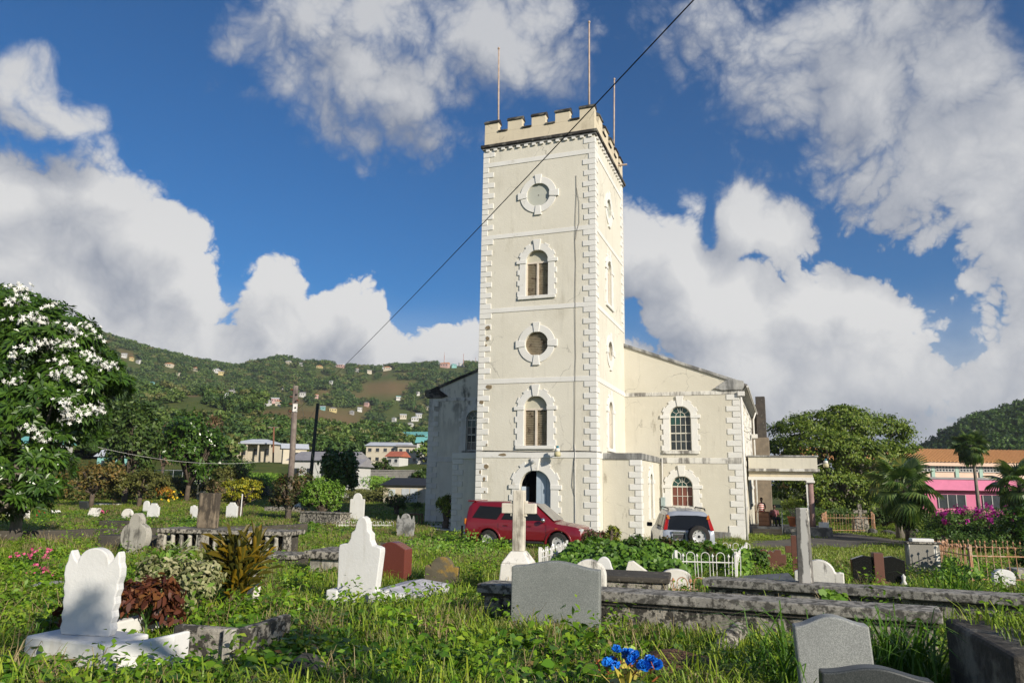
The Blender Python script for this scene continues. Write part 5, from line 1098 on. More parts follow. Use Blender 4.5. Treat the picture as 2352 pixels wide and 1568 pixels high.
c = empty('chair', chp(8.0, 14.98, .25), -TH+rad(20), 'plain chair under the sitting person in the porch', 'chair'); WOODB = mat('brown_wood', (.16, .08, .045), (.1, .05, .03), 6, .7, .1)
MB().box(-.22, .22, -.2, .24, .36, .41).build('seat', WOODB, c, bevel=.01); MB().box(-.22, .22, .24, .28, .41, .88).build('backrest', WOODB, c, bevel=.01)
for x in (-.19, .19):
    for y in (-.17, .24): MB().box(x-.02, x+.02, y-.02, y+.02, 0, .36).build('leg', WOODB, c)
d = empty('desk', chp(7.35, 14.0, .25), -TH+rad(-6), 'small brown wooden desk on the porch landing', 'desk')
MB().box(-.5, .4, -.28, .28, .86, .90).build('desk_top', WOODB, d, bevel=.01); MB().box(-.3, .36, -.24, .24, 0.02, .86).build('desk_cabinet', WOODB, d, bevel=.01); MB().box(-.48, -.44, -.24, -.2, 0, .86).build('leg', WOODB, d)
for k in range(3): MB().box(-.26, .32, -.262, -.24, .1+.25*k, .30+.25*k).build('drawer', mat('drawer_front', (.2, .10, .06), None, 6, .6, .1), d, bevel=.008)
pt = empty('plant_pot', chp(9.05, 13.1, .34), 0, 'terracotta pot holding a leafy shrub on the terrace wall', 'plant pot'); TERR = mat('terracotta', (.36, .13, .065), (.28, .10, .05), 3, .85, .2)
MB().lathe([(.22, 0), (.30, .48), (.34, .50), (.34, .60), (.29, .60), (.28, .5)], 20).build('pot', TERR, pt, True)
tr_ = MB()
for k in range(6): a = k*1.05; tr_.tube([(0, 0, .5), (.12*math.cos(a), .12*math.sin(a), .8), (.35*math.cos(a), .35*math.sin(a), 1.15)], [.03, .022, .012], 5)
tr_.build('stems', mat('pale_bark', (.30, .26, .2), None, 5, .9, .2), pt); POT_PLANT = pt
p2 = chp(10.75, 13.1, .34); b = empty('box', p2, -TH, 'small white box left on the end of the terrace wall', 'box'); MB().box(-.28, .28, -.15, .15, 0, .30).build('carton', PW, b, bevel=.015)
# ------------------------------------------------------------------ poles and wires
WOODP = mat('weathered_pole', (.20, .165, .14), (.13, .10, .09), 3, .9, .5, 14, stain=(.30, .26, .22), sscale=2, slo=.55, shi=.7, samt=.6, streak=1); GRNP = mat('dark_green_pole', (.05, .055, .04), (.035, .04, .03), 3, .9, .3); CER = mat('brown_insulator', (.16, .06, .035), None, 5, .35, 0)
p = gp(661, 1194); s = mpp(p); H = (1194-884)*s; P1 = p
up = empty('utility_pole', p, 0, 'thick weathered wooden utility pole with a rack of insulators', 'utility pole')
MB().tube([(0, 0, -.3), (-.02, 0, H*.5), (-.12, 0, H)], [.20, .185, .165], 14).build('pole_shaft', WOODP, up, True)
MB().box(-.21, -.15, -.14, .12, H*.76, H+.03).build('channel_iron', WOODP, up); MB().box(-.06, .03, -.2, -.12, H*.8, H*.99).build('channel_iron', WOODP, up)
for k in range(6): MB().lathe([(.035, -.09), (.06, -.05), (.04, 0), (.06, .05), (.035, .09)], 10, (-.34 if k < 4 else .07, -.08, H*(.97-.055*k-(0 if k < 4 else -.14))), 'x').build('insulator', CER, up, True)
for k in range(3): MB().lathe([(.05, -.05), (.075, 0), (.05, .05)], 10, (.02, -.2, H*(.93-.05*k)), 'y').build('insulator', TRIM, up, True)
MB().box(-.14, .14, -.22, -.14, H*.80, H*.86).build('bracket_plate', METALW, up); 
co = MB(); co.tube([(-.38+.08*math.cos(a), -.1, H*.80+.16*math.sin(a)) for a in np.linspace(0, 4*PI, 40)], .018, 5); co.build('cable_coil', CABLE, up)
q0 = Vector((p.x-.05, p.y, p.z+H*.985)); 
def wire(label, a, b, sag, r=.012, m=CABLE, cat='cable', name='power_cable', n=28):
    a, b = Vector(a), Vector(b); pts = [a.lerp(b, t)+Vector((0, 0, -4*sag*t*(1-t))) for t in np.linspace(0, 1, n)]
    o = MB().tube([q-a for q in pts], r, 5).build(name, m); o.location = a; tag(o, label, cat); return o
far_a = Vector((p.x, p.y-.2, p.z+H*.80)); 
E1 = at(1593, 0, 8.5); d1 = at(1330, 276, 15.); 
wire('thin black cable slanting across the sky and in front of the tower', far_a, at(1800, -220, 6.2), .25, .009)
wire('slack pale stay wire running from the thick pole down to a stake', Vector((p.x+.1, p.y, p.z+H*.97)), gp(752, 1168)+Vector((0, 0, .9)), .9, .012, STEEL)
sp_ = gp(752, 1172); r = empty('stake', sp_, 0, 'thin white stake holding the stay wire', 'stake'); MB().tube([(0, 0, -.1), (0, 0, 1.)], .025, 6).build('stake_rod', METALW, r)
p = gp(716, 1128); 
b0 = at(711, 1100, 62); b0.z = ground(b0.x, b0.y); t0 = at(730, 926, 62)
r = empty('utility_pole', b0, 0, 'slim dark green pole leaning over in front of the grey roofed house', 'utility pole'); MB().tube([(0, 0, -.3), t0-b0], [.17, .13], 10).build('pole_shaft', GRNP, r, True)
wire('long wire from the slim leaning pole to the thick pole', t0, Vector((P1.x, P1.y, P1.z+H*.7)), .6, .012); 
b1 = at(628, 1060, 120); b1.z = ground(b1.x, b1.y); t1 = at(629, 980, 120); r = empty('utility_pole', b1, 0, 'small distant rust brown pole with a crossarm before the white bungalow', 'utility pole'); MB().tube([(0, 0, -1), t1-b1], .14, 8).build('pole_shaft', mat('rust_pole', (.2, .09, .05), None, 3, .9, .2), r, True); MB().box(-1.3, .4, -.06, .06, (t1-b1).z-.15, (t1-b1).z).build('crossarm', WOODP, r)
b2 = at(455, 1130, 75); b2.z = ground(b2.x, b2.y); t2 = at(456, 1102, 75); r = empty('lamp_post', b2, 0, 'dark lamp post with a square lantern in front of the glossy tree', 'lamp post'); MB().tube([(0, 0, -.3), t2-b2], .09, 8).build('post', GRNP, r, True); MB().box(-.45, .45, -.2, .2, (t2-b2).z, (t2-b2).z+.22).build('lantern', TRIM, r)
wire('pale sagging wire crossing low in front of the coconut palm', at(215, 1024, 45), at(596, 1060, 60), .5, .011, METALW)
# ------------------------------------------------------------------ foliage
BARK = mat('bark', (.13, .10, .075), (.08, .06, .045), 4, .95, .6, 12); BARKP = mat('grey_bark', (.24, .21, .17), (.16, .14, .115), 4, .95, .5, 12)
L_GREEN = leafmat('leaf_green', [(.046, .101, .016), (.085, .163, .025), (.132, .209, .034)]); L_DARK = leafmat('leaf_dark', [(0.035, 0.071, 0.014), (0.066, 0.117, 0.020), (0.106, 0.160, 0.028)])
L_YEL = leafmat('leaf_yellow', [(.155, .202, .019), (.341, .341, .023), (.589, .465, .031)]); L_OLIVE = leafmat('leaf_olive', [(.078, .096, .022), (.132, .139, .031), (.186, .178, .046)]); L_LIME = leafmat('leaf_lime', [(0.090, 0.197, 0.019), (0.165, 0.304, 0.031), (0.246, 0.377, 0.046)])
L_BROWN = leafmat('leaf_brown', [(.139, .093, .046), (.217, .139, .078), (.264, .186, .109)]); L_RED = leafmat('leaf_coleus', [(.085, .028, .019), (.155, .050, .025), (.264, .116, .031)], trans=.25); L_VAR = leafmat('leaf_variegated', [(.10, .15, .03), (.36, .36, .17), (.5, .46, .27)]); L_CROT = leafmat('leaf_croton', [(.035, .05, .01), (.12, .10, .012), (.36, .22, .012)])
L_GLOSS = leafmat('leaf_glossy', [(0.036, 0.082, 0.012), (0.061, 0.133, 0.015), (0.105, 0.189, 0.024)], rough=.28, trans=.22, spec=.5); L_PALM = leafmat('leaf_palm', [(0.101, 0.145, 0.028), (0.172, 0.205, 0.039), (0.322, 0.255, 0.046)], trans=.3); L_FAN = leafmat('leaf_fan', [(0.059, 0.119, 0.028), (0.103, 0.172, 0.042), (0.177, 0.236, 0.058)], rough=.4)
PETW = mat('white_petal', (.82, .81, .76), None, 5, .6, 0); PETM = leafmat('bougainvillea_bract', [(.32, .01, .20), (.45, .02, .30), (.5, .05, .32)]); PETY = mat('yellow_petal', (.75, .5, .02), None, 5, .6, 0); PETP = mat('pink_petal', (.62, .10, .22), None, 5, .6, 0); PETO = leafmat('orange_leaf', [(.4, .16, .02), (.5, .26, .03)]); PETRED = mat('red_petal', (.55, .02, .02), None, 5, .6, 0)
def leaf_mesh(name, C, Nn, size, asp=.45, droop=.3, m=None, rg=None, fold=.15, shape='diamond'):
    """C centres, Nn outward directions, size per leaf"""
    rg = rg or RNG; n = len(C); C = np.asarray(C, float); Nn = np.asarray(Nn, float)+rg.normal(0, .45, (n, 3)); Nn /= np.linalg.norm(Nn, axis=1, keepdims=True)
    ax = rg.normal(0, 1, (n, 3)); ax[:, 2] -= droop; ax -= (ax*Nn).sum(1, keepdims=True)*Nn; ax /= np.linalg.norm(ax, axis=1, keepdims=True)+1e-9
    sd = np.cross(Nn, ax); L = np.asarray(size).reshape(-1, 1)*np.ones((n, 1)); Wd = L*asp
    if shape == 'diamond':
        V = np.stack([C-ax*L*.5, C-sd*Wd*.5+Nn*L*fold*.3-ax*L*.05, C+ax*L*.5-Nn*L*fold, C+sd*Wd*.5+Nn*L*fold*.3-ax*L*.05], 1).reshape(-1, 3); k = 4
    else:
        V = np.stack([C-ax*L*.5, C-sd*Wd*.45-ax*L*.2+Nn*L*fold*.3, C-sd*Wd*.4+ax*L*.2, C+ax*L*.5-Nn*L*fold*1.4, C+sd*Wd*.4+ax*L*.2, C+sd*Wd*.45-ax*L*.2+Nn*L*fold*.3], 1).reshape(-1, 3); k = 6
    me = bpy.data.meshes.new(name); me.vertices.add(n*k); me.vertices.foreach_set('co', V.ravel()); me.loops.add(n*k); me.loops.foreach_set('vertex_index', np.arange(n*k)); me.polygons.add(n); me.polygons.foreach_set('loop_start', np.arange(n)*k); me.polygons.foreach_set('loop_total', np.full(n, k))
    me.update(); me.validate()
    if m: me.materials.append(m)
    return me
def crown_pts(lobes, n, per=24, clump=.16, rg=None, shell=.72, flat=0.):
    """lobes: (centre, radii); leaves gathered in clumps near the lobes' shells"""
    rg = rg or RNG; w = np.array([r[0]*r[1]+r[1]*r[2]+r[0]*r[2] for c, r in lobes]); w /= w.sum(); nc = max(1, n//per)
    li = rg.choice(len(lobes), nc, p=w); d = rg.normal(0, 1, (nc, 3)); d /= np.linalg.norm(d, axis=1, keepdims=True); low = d[:, 2] < -.35; d[low, 2] *= -.4; d /= np.linalg.norm(d, axis=1, keepdims=True)
    C0 = np.array([lobes[i][0] for i in li]); R0 = np.array([lobes[i][1] for i in li]); rad_ = shell+(1.06-shell)*rg.random((nc, 1))**.6
    cc = C0+d*R0*rad_
    # drop clumps buried deep inside other lobes
    keep = np.ones(nc, bool)
    for c, r in lobes: keep &= (((cc-np.array(c))/np.array(r))**2).sum(1) > .38
    cc, d, R0 = cc[keep], d[keep], R0[keep]; nc = len(cc)
    cr = clump*R0.mean(1)*(.6+.8*rg.random(nc))
    C = np.repeat(cc, per, 0)+rg.normal(0, 1, (nc*per, 3))*np.repeat(cr, per)[:, None]*np.array([1, 1, 1-flat]); N_ = np.repeat(d, per, 0)+np.array([0, 0, .35])
    return C, N_
def tree(name, label, base, lobes, n, leaf, m, trunk_r=.2, bark=BARK, asp=.5, clump=.18, per=24, group=None, cat='tree', limbs=True, droop=.3, shape='diamond', shell=.72, fold=.15, crown_name='crown', limb_n=None, flat=0.):
    base = Vector(base); root = empty(name, base, 0, label, cat, group)
    C, N_ = crown_pts(lobes, n, per, clump, shell=shell, flat=flat); me = leaf_mesh('crown', C, N_, leaf*RNG.uniform(.7, 1.3, len(C)), asp, droop, m, shape=shape, fold=fold); inst_me(me, crown_name, root, (0, 0, 0))
    mb = MB(); zmin = min(c[2]-r[2]*.5 for c, r in lobes); cx = sum(c[0] for c, r in lobes)/len(lobes); cy = sum(c[1] for c, r in lobes)/len(lobes)
    fork = Vector((cx*.3, cy*.3, max(.25, zmin*.9))); mb.tube([(0, 0, -.3), (cx*.1, cy*.1, fork.z*.5), fork], [trunk_r*1.15, trunk_r*.95, trunk_r*.85], 8)
    if limbs:
        for c, r in lobes[:limb_n]:
            c = Vector(c); mid = fork.lerp(c, .5)+Vector((random.uniform(-.1, .1), random.uniform(-.1, .1), .05))*r[0]; mb.tube([fork-Vector((0, 0, .1)), mid, c+Vector((0, 0, r[2]*.3))], [trunk_r*.6, trunk_r*.4, trunk_r*.12], 6)
            for k in range(3):
                a = random.uniform(0, 2*PI); mb.tube([mid, mid.lerp(c, .5)+Vector((math.cos(a)*r[0]*.4, math.sin(a)*r[1]*.4, r[2]*.1)), c+Vector((math.cos(a)*r[0]*.75, math.sin(a)*r[1]*.75, r[2]*.3))], [trunk_r*.28, trunk_r*.18, trunk_r*.06], 5)
    mb.build('trunk', bark, root, True); return root
def auto_lobes(rx, ry, rz, cz, n, seed, lo=.38, hi=.6, top=.0):
    rg = random.Random(seed); out = [((0, 0, cz), (rx*.62, ry*.62, rz*.68))]
    for k in range(n):
        a = 2*PI*k/n*2.4+rg.uniform(-.4, .4); zf = rg.uniform(-.65, .75); q = math.sqrt(max(0.05, 1-zf*zf)); s = rg.uniform(lo, hi)
        out.append(((math.cos(a)*rx*q*(1-s*.75), math.sin(a)*ry*q*(1-s*.75), cz+zf*rz*(1-s*.6)), (rx*s, ry*s, rz*s*.85)))
    return out
def ptree(name, label, x0, x1, yt, yb, n, leaf, m, seed, Y=None, crown_lo=.15, **kw):
    """tree from its frame-pixel extent; stands on the ground at yb (or at distance Y)"""
    cx = (x0+x1)/2
    if Y: b = at(cx, yb, Y); b.z = ground(b.x, b.y)
    else: b = gp(cx, yb)
    s = mpp(b); top = at(cx, yt, b.y).z-b.z; rx = (x1-x0)/2*s; lo = top*crown_lo; rz = (top-lo)/2
    nl = kw.pop('lobes', 9); return tree(name, label, b, auto_lobes(rx, rx*.9, rz, lo+rz, nl, seed), n, leaf, m, **kw)
# ---- the white flowering frangipani
Yf = 24.5; fb = at(30, 1235, Yf); fb.z = ground(fb.x, fb.y); s = mpp(fb)
def fl_(px, py, rx, rz, dy=0): q = at(px, py, Yf+dy)-fb; return ((q.x, q.y, q.z), (rx*s, rx*s, rz*s))
FLOB = [fl_(20, 830, 160, 150), fl_(-60, 760, 130, 120, .5), fl_(110, 790, 105, 95, -.8), fl_(185, 860, 90, 70, -.3), fl_(215, 880, 75, 55, -.9), fl_(120, 930, 110, 90, -.8), fl_(30, 980, 130, 95, -.6), fl_(-80, 930, 140, 140), fl_(150, 990, 75, 60, -.2), fl_(60, 1070, 90, 55, -1), fl_(-40, 1090, 110, 70, -.6), fl_(95, 1120, 45, 30, -1.2), fl_(30, 720, 80, 60, -.3), fl_(-140, 820, 150, 200, .5), fl_(0, 1150, 100, 50, -1.), fl_(-60, 1170, 90, 50, -.8)]
fr = empty('frangipani_tree', fb, 0, 'large white flowering frangipani with long glossy leaves', 'tree')
def rosettes(lobes, n, rg):
    C, N_ = crown_pts(lobes, n, 1, .02, rg, .80); return C, N_/np.linalg.norm(N_, axis=1, keepdims=True)
C, N_ = rosettes(FLOB, 3600, RNG)
cs, ns = [], []
V = []; F = []
for c, nn in zip(C, N_):
    nn = Vector(nn); a0 = nn.orthogonal().normalized(); b0_ = nn.cross(a0); c = Vector(c)
    for k in range(15):
        a = k*2.4+random.uniform(-.2, .2); el = random.uniform(.0, .75); dr = (a0*math.cos(a)+b0_*math.sin(a))*math.cos(el)+nn*math.sin(el); dr.z -= .18; dr.normalize(); L = random.uniform(.20, .38); sd = dr.cross(nn); sd = sd.normalized() if sd.length > .01 else a0; w = L*.14
        b_ = len(V); m_ = c+dr*L*.6; e = c+dr*L+Vector((0, 0, -L*.16)); V += [c+dr*.04, m_-sd*w, e, m_+sd*w]; F.append((b_, b_+1, b_+2, b_+3))
me = bpy.data.meshes.new('crown'); me.from_pydata([tuple(v) for v in V], [], F); me.materials.append(L_GLOSS); inst_me(me, 'crown', fr, (0, 0, 0))
mb = MB(); fk = Vector((.1, 0, 1.5)); mb.tube([(0, 0, -.3), (.05, 0, .8), fk], [.2, .17, .16], 10)
for c, r_ in FLOB:
    c = Vector(c); mb.tube([fk-Vector((0, 0, .15)), fk.lerp(c, .5)+Vector((0, 0, -.25)), c], [.12, .08, .03], 6)
mb.build('trunk', BARKP, fr, True)
fmesh = []
for v in range(3):
    mb = MB(); rg = random.Random(v)
    for k in range(20):
        o = Vector((rg.gauss(0, .17), rg.gauss(0, .15), rg.gauss(0, .10))); M = Euler((rad(62)+rg.gauss(0, .5), rg.gauss(0, .5), rg.uniform(0, 6))).to_matrix()
        for q in range(5):
            a = 2*PI*q/5; P = [(0, 0, 0), (.045*math.cos(a-.5), .045*math.sin(a-.5), .012), (.095*math.cos(a), .095*math.sin(a), .02), (.05*math.cos(a+.45), .05*math.sin(a+.45), .012)]
            mb.add([M @ Vector(x)+o for x in P], [(0, 1, 2, 3)])
    fmesh.append(mb.mesh('flower_cluster', PETW))
FC = [(10, 655), (35, 662), (60, 668), (8, 690), (45, 690), (110, 690), (120, 706), (85, 712), (75, 735), (105, 740), (45, 735), (15, 745), (150, 752), (175, 765), (200, 755), (130, 772), (160, 790), (110, 790), (215, 772), (10, 838), (140, 800), (150, 855), (135, 868), (165, 860), (35, 820), (65, 800), (205, 815), (220, 800), (215, 830), (235, 840), (255, 845), (245, 825), (285, 825), (270, 815), (25, 878), (5, 870), (145, 925), (155, 940), (160, 960), (165, 895), (185, 945), (215, 940), (60, 985), (195, 960), (158, 965), (225, 945), (100, 1010), (75, 760), (30, 700), (140, 830), (185, 870), (120, 845)]
def skin(px, py):
    o_ = Vector((0, 0, CZ))-fb; d_2 = ray(px, py); best = None
    for c, r_ in FLOB:
        A_ = Vector([d_2[i]/(r_[i]*1.04) for i in range(3)]); B_ = Vector([(o_[i]-c[i])/(r_[i]*1.04) for i in range(3)]); a_, b_, c_ = A_.dot(A_), 2*A_.dot(B_), B_.dot(B_)-1; D_ = b_*b_-4*a_*c_
        if D_ > 0:
            t_ = (-b_-math.sqrt(D_))/(2*a_)
            if best is None or t_ < best: best = t_
    return o_+d_2*best-d_2*.12+Vector((0, 0, .05)) if best else None
for k, (x, y) in enumerate(FC):
    if k % 4 == 3: continue
    q = skin(x, y)
    if q is None: continue
    # sit the cluster on the crown skin
    inst_me(fmesh[k % 3], 'flower_cluster', fr, q, (0, 0, k*1.3), (random.uniform(.75, 1.0),)*3)['kind'] = 'stuff'
# ---- palms
def frond_mesh(name, L, n, lw, droop, m, rg, leaflet=.5):
    mb = MB(); pts = []
    for i in range(9): t = i/8; pts.append(Vector((L*t*(1-.12*t), 0, L*(.42*t-droop*t*t))))
    mb.tube(pts, [.03*(1-t)+.006 for t in np.linspace(0, 1, 9)], 4)
    for i in range(n):
        t = .12+.88*i/n; k = min(int(t*8), 7); p = pts[k].lerp(pts[k+1], t*8-k); tl = L*leaflet*.5*math.sin(PI*min(1, .15+t*.8))**.7
        for sg in (-1, 1):
            e = p+Vector((tl*.45, sg*tl*.75, -tl*(.45+.25*rg.random()))); md = p.lerp(e, .5)+Vector((0, 0, tl*.13)); w = Vector((lw, 0, .0)); mb.add([p-w*.4, md-w, e, md+w], [(0, 1, 2, 3)])
    return mb.mesh(name, m)
def palm(name, label, base, H, L, n, m, trunk_m, tr, lean=(0, 0), seed=0, droops=(.35, .62, .95), cat='palm', group=None, deadm=None):
    rg = random.Random(seed); base = Vector(base); root = empty(name, base, 0, label, cat, group); top = Vector((lean[0], lean[1], H))
    MB().tube([(0, 0, -.3), (lean[0]*.2, lean[1]*.2, H*.35), (lean[0]*.6, lean[1]*.6, H*.7), top], [tr*1.4, tr*1.05, tr*.9, tr*.8], 10).build('trunk', trunk_m, root, True)
    fm = [frond_mesh('frond', L*(1-.08*k), 26, .022*L/1.8, dp, m, rg) for k, dp in enumerate(droops)]
    for k in range(n):
        v = k % len(fm); a = k*2.39996+rg.uniform(-.2, .2); el = rad(rg.uniform(-38, -12)) if v == 0 else rad(rg.uniform(-15, 12)) if v == 1 else rad(rg.uniform(5, 35))
        inst_me(fm[v], 'frond', root, top, (rg.uniform(-.2, .2), el, a), (rg.uniform(.85, 1.1),)*3)
    if deadm:
        dm_ = frond_mesh('dead_frond', L*.7, 18, .02*L/1.8, 1.2, deadm, rg)
        for k in range(7): inst_me(dm_, 'dead_frond', root, top-Vector((0, 0, .1)), (0, rad(48), k*.9))
    return root
b = at(262, 1150, 70); b.z = ground(b.x, b.y); palm('coconut_palm', 'yellowing coconut palm with a skirt of orange dead fronds', b, at(262, 1000, 70).z-b.z, 2.1, 36, L_PALM, BARKP, .17, seed=2, deadm=leafmat('dead_frond', [(.28, .15, .04), (.38, .20, .05)]))
def fan_mesh(name, R, n, m, rg, droop=.35):
    mb = MB(); mb.tube([(0, 0, 0), (R*.55, 0, .06*R), (R*.95, 0, 0)], [.02, .015, .012], 4); c = Vector((R*.95, 0, 0))
    for i in range(n):
        a = rad(-125+250*i/(n-1)); L = R*(.95-.25*abs(a)/2.2); d = Vector((math.cos(a), math.sin(a), .0)); sd = Vector((-d.y, d.x, 0))*R*.055
        m1 = c+d*L*.5+Vector((0, 0, .05*R)); m2 = c+d*L*.85+Vector((0, 0, -droop*R*.35)); e = c+d*L+Vector((0, 0, -droop*R*.75)); mb.add([c, m1-sd, m2-sd*.6, e, m2+sd*.6, m1+sd], [(0, 1, 2, 3, 4, 5)])
    return mb.mesh(name, m)
def fan_palm(name, label, base, H, R, n, m, trunk_m, tr, seed=0, lean=(0, 0), spread=(-65, 75), cat='palm', skirt=0):
    rg = random.Random(seed); base = Vector(base); root = empty(name, base, 0, label, cat); top = Vector((lean[0], lean[1], H))
    MB().tube([(0, 0, -.3), (lean[0]*.1, lean[1]*.2, H*.35), (lean[0]*.7+tr*.6, lean[1]*.6, H*.7), top], [tr*1.35, tr*1.0, tr*.85, tr*.8], 10).build('trunk', trunk_m, root, True)
    fm = [fan_mesh('fan_leaf', R, 22, m, rg, dp) for dp in (.25, .6, .95)]
    for k in range(n):
        t = k/(n-1); el = rad(spread[0]+(spread[1]-spread[0])*t+rg.uniform(-8, 8)); a = k*2.39996+rg.uniform(-.3, .3)
        inst_me(fm[min(2, int(t*3))], 'fan_leaf', root, top+Vector((0, 0, -.25*t*R)), (rg.uniform(-.3, .3), el, a), (rg.uniform(.85, 1.12),)*3)
    if skirt:
        sm = fan_mesh('dead_leaf', R*.85, 14, leafmat('dead_fan', [(.18, .12, .06), (.26, .18, .09)]), rg, .8)
        for k in range(skirt): inst_me(sm, 'dead_leaf', root, top-Vector((0, 0, .35*R)), (0, rad(72+rg.uniform(-8, 8)), k*2.4))
    return root
def gbase(px, py, Y): b = at(px, py, Y); b.z = ground(b.x, b.y); return b
DKBARK = mat('dark_palm_bark', (.07, .06, .05), (.045, .04, .035), 4, .95, .5, 14)
b = gbase(2251, 1190, 72); fan_palm('fan_palm', 'tall slender fan palm with a round head and bent grey trunk', b, at(2247, 1022, 72).z-b.z, .95, 50, L_FAN, BARKP, .16, 4, (-.2, 0), skirt=9)
b = gbase(2092, 1236, 40); fan_palm('fan_palm', 'broad dark fan palm with a thick trunk beside the driveway', b, at(2090, 1118, 40).z-b.z, 1.05, 30, L_FAN, DKBARK, .22, 5, (-.1, 0))
b = gbase(2068, 1228, 43.5); fan_palm('fan_palm', 'paler fan palm with yellowing leaves growing behind the broad one', b, at(2062, 1100, 43.5).z-b.z, .98, 28, leafmat('leaf_fan_pale', [(.062, .116, .031), (.116, .171, .046), (.310, .279, .062)]), BARKP, .2, 6)
b = gbase(2356, 1230, 46); fan_palm('fan_palm', 'bushy grey green fan palm in front of the pink building', b, at(2362, 1112, 46).z-b.z, 1.0, 34, L_FAN, DKBARK, .2, 8)
# ---- trees round the yard
bt = gbase(1932, 1205, 62); s = mpp(bt)
def bl_(px, py, rx, rz, dy=0): q = at(px, py, 62+dy)-bt; return ((q.x, q.y, q.z), (rx*s, rx*s*.95, rz*s))
BL_ = [bl_(1930, 985, 85, 50), bl_(1850, 1000, 75, 50, -.5), bl_(1800, 1045, 45, 42), bl_(2010, 1000, 75, 50), bl_(2060, 1040, 48, 42), bl_(1900, 1040, 95, 48, -2.2), bl_(1990, 1050, 80, 45, -2.4), bl_(1930, 960, 50, 30, 0), bl_(1880, 1110, 85, 48, -2), bl_(1830, 1130, 60, 50, -1), bl_(1960, 1120, 85, 48, -1.6), bl_(1900, 1160, 70, 34, -1), bl_(1975, 1165, 55, 30, -1), bl_(2060, 1090, 42, 40, 0), bl_(1805, 1090, 40, 45, .5)]
t = tree('spreading_tree', 'huge round crowned spreading tree beyond the porch', bt, BL_, 50000, .25, leafmat('leaf_saman', [(0.075, 0.133, 0.017), (0.142, 0.213, 0.024), (0.240, 0.289, 0.036)]), .5, BARKP, clump=.125, per=44, limb_n=11, shell=.74, flat=.5)
ptree('glossy_tree', 'round glossy leaved tree standing in front of the brown slope', 364, 492, 945, 1150, 8000, .42, L_GLOSS, 12, Y=72, lobes=12, per=16, clump=.2, trunk_r=.25, crown_lo=.03)
ptree('leafy_tree', 'tall dark leafy tree behind the coconut palm', 232, 345, 905, 1120, 8000, .40, L_DARK, 13, Y=66, lobes=11, per=18, trunk_r=.25, crown_lo=.03)
ptree('brown_tree', 'half bare brownish tree beside the glossy tree', 440, 500, 930, 1100, 1800, .35, L_BROWN, 14, Y=86, lobes=6, per=10)
ptree('brown_tree', 'thin brownish tree with pale twigs behind the coconut palm', 345, 395, 960, 1110, 1500, .35, L_BROWN, 15, Y=84, lobes=6, per=10)
ptree('olive_bush', 'wide olive green thicket below the tall dark tree', 262, 380, 1068, 1142, 6000, .25, L_OLIVE, 16, Y=62, lobes=8, cat='bush')
ptree('olive_bush', 'orange tinged olive thicket behind the frangipani', 150, 275, 1058, 1130, 5000, .26, leafmat('leaf_rust', [(.093, .093, .023), (.171, .139, .031), (.295, .171, .046)]), 17, Y=60, lobes=8, cat='bush')
ptree('feathery_tree', 'dark feathery round bush left of the white bungalow', 480, 572, 1046, 1130, 6500, .22, L_GREEN, 18, Y=78, lobes=9, cat='tree', flat=.3)
ptree('shrub', 'bright yellow leaved tiered shrub by the white marker post', 508, 592, 1088, 1188, 5200, .15, L_YEL, 19, lobes=11, per=14, clump=.15, cat='shrub', flat=.6, crown_lo=.08)
ptree('shrub', 'reddish green shrub leaning against the yellow shrub', 466, 530, 1098, 1180, 2600, .16, leafmat('leaf_redgreen', [(.078, .109, .031), (.139, .124, .046), (.310, .171, .093)]), 20, lobes=8, cat='shrub', crown_lo=.25)
ptree('leafy_tree', 'upright bright leaved tree in front of the grey roofed house', 738, 812, 1012, 1168, 6500, .34, L_GLOSS, 21, Y=55, lobes=10, per=14, trunk_r=.18)
ptree('bush', 'large feathery green bush at the foot of the upright tree', 690, 782, 1100, 1192, 6500, .15, L_LIME, 22, Y=46, lobes=10, cat='bush', crown_lo=.03)
ptree('bush', 'dark rusty bush directly behind the thick wooden pole', 618, 706, 1075, 1180, 5500, .18, leafmat('leaf_darkrust', [(.046, .070, .019), (.085, .093, .028), (.202, .093, .046)]), 23, Y=47, lobes=10, cat='bush', crown_lo=.05)
ptree('bush', 'dark round shrub growing in front of the cream shed', 886, 934, 1132, 1184, 2600, .12, L_DARK, 24, lobes=8, cat='shrub', crown_lo=.1)
ptree('climbing_shrub', 'yellow green climbing shrub against the shaded annex corner', 1002, 1044, 1132, 1214, 2400, .14, leafmat('leaf_yg', [(.109, .171, .023), (.202, .264, .031), (.372, .372, .046)]), 25, lobes=8, cat='shrub', crown_lo=.05)
ptree('shrub', 'small clipped yellow green bush by the pinkish headstone', 1384, 1424, 1200, 1246, 1600, .08, leafmat('leaf_yg2', [(.186, .232, .031), (.341, .357, .046)]), 26, Y=24, lobes=7, cat='shrub', crown_lo=.3)
ptree('shrub', 'dark pink flowering shrub beside the clipped bush', 1330, 1392, 1212, 1262, 1800, .09, leafmat('leaf_pinkmix', [(.046, .093, .019), (.093, .139, .031), (.465, .062, .155)]), 27, Y=23, lobes=7, cat='shrub', crown_lo=.05)
ptree('bush', 'dark creeper covered mound in front of the silver car', 1420, 1500, 1222, 1290, 2600, .11, L_GREEN, 28, Y=20, lobes=8, cat='bush', crown_lo=.0)
ptree('bush', 'low dark creeper bank below the silver car bumper', 1500, 1640, 1234, 1300, 3200, .11, leafmat('leaf_vinedark', [(.039, .078, .016), (.078, .132, .023), (.171, .062, .046)]), 29, Y=19.5, lobes=9, cat='bush', crown_lo=.0)
ptree('bush', 'rounded green bush at the end of the hooped railing', 1690, 1762, 1258, 1318, 3000, .10, L_GREEN, 30, lobes=8, cat='bush', crown_lo=.0)
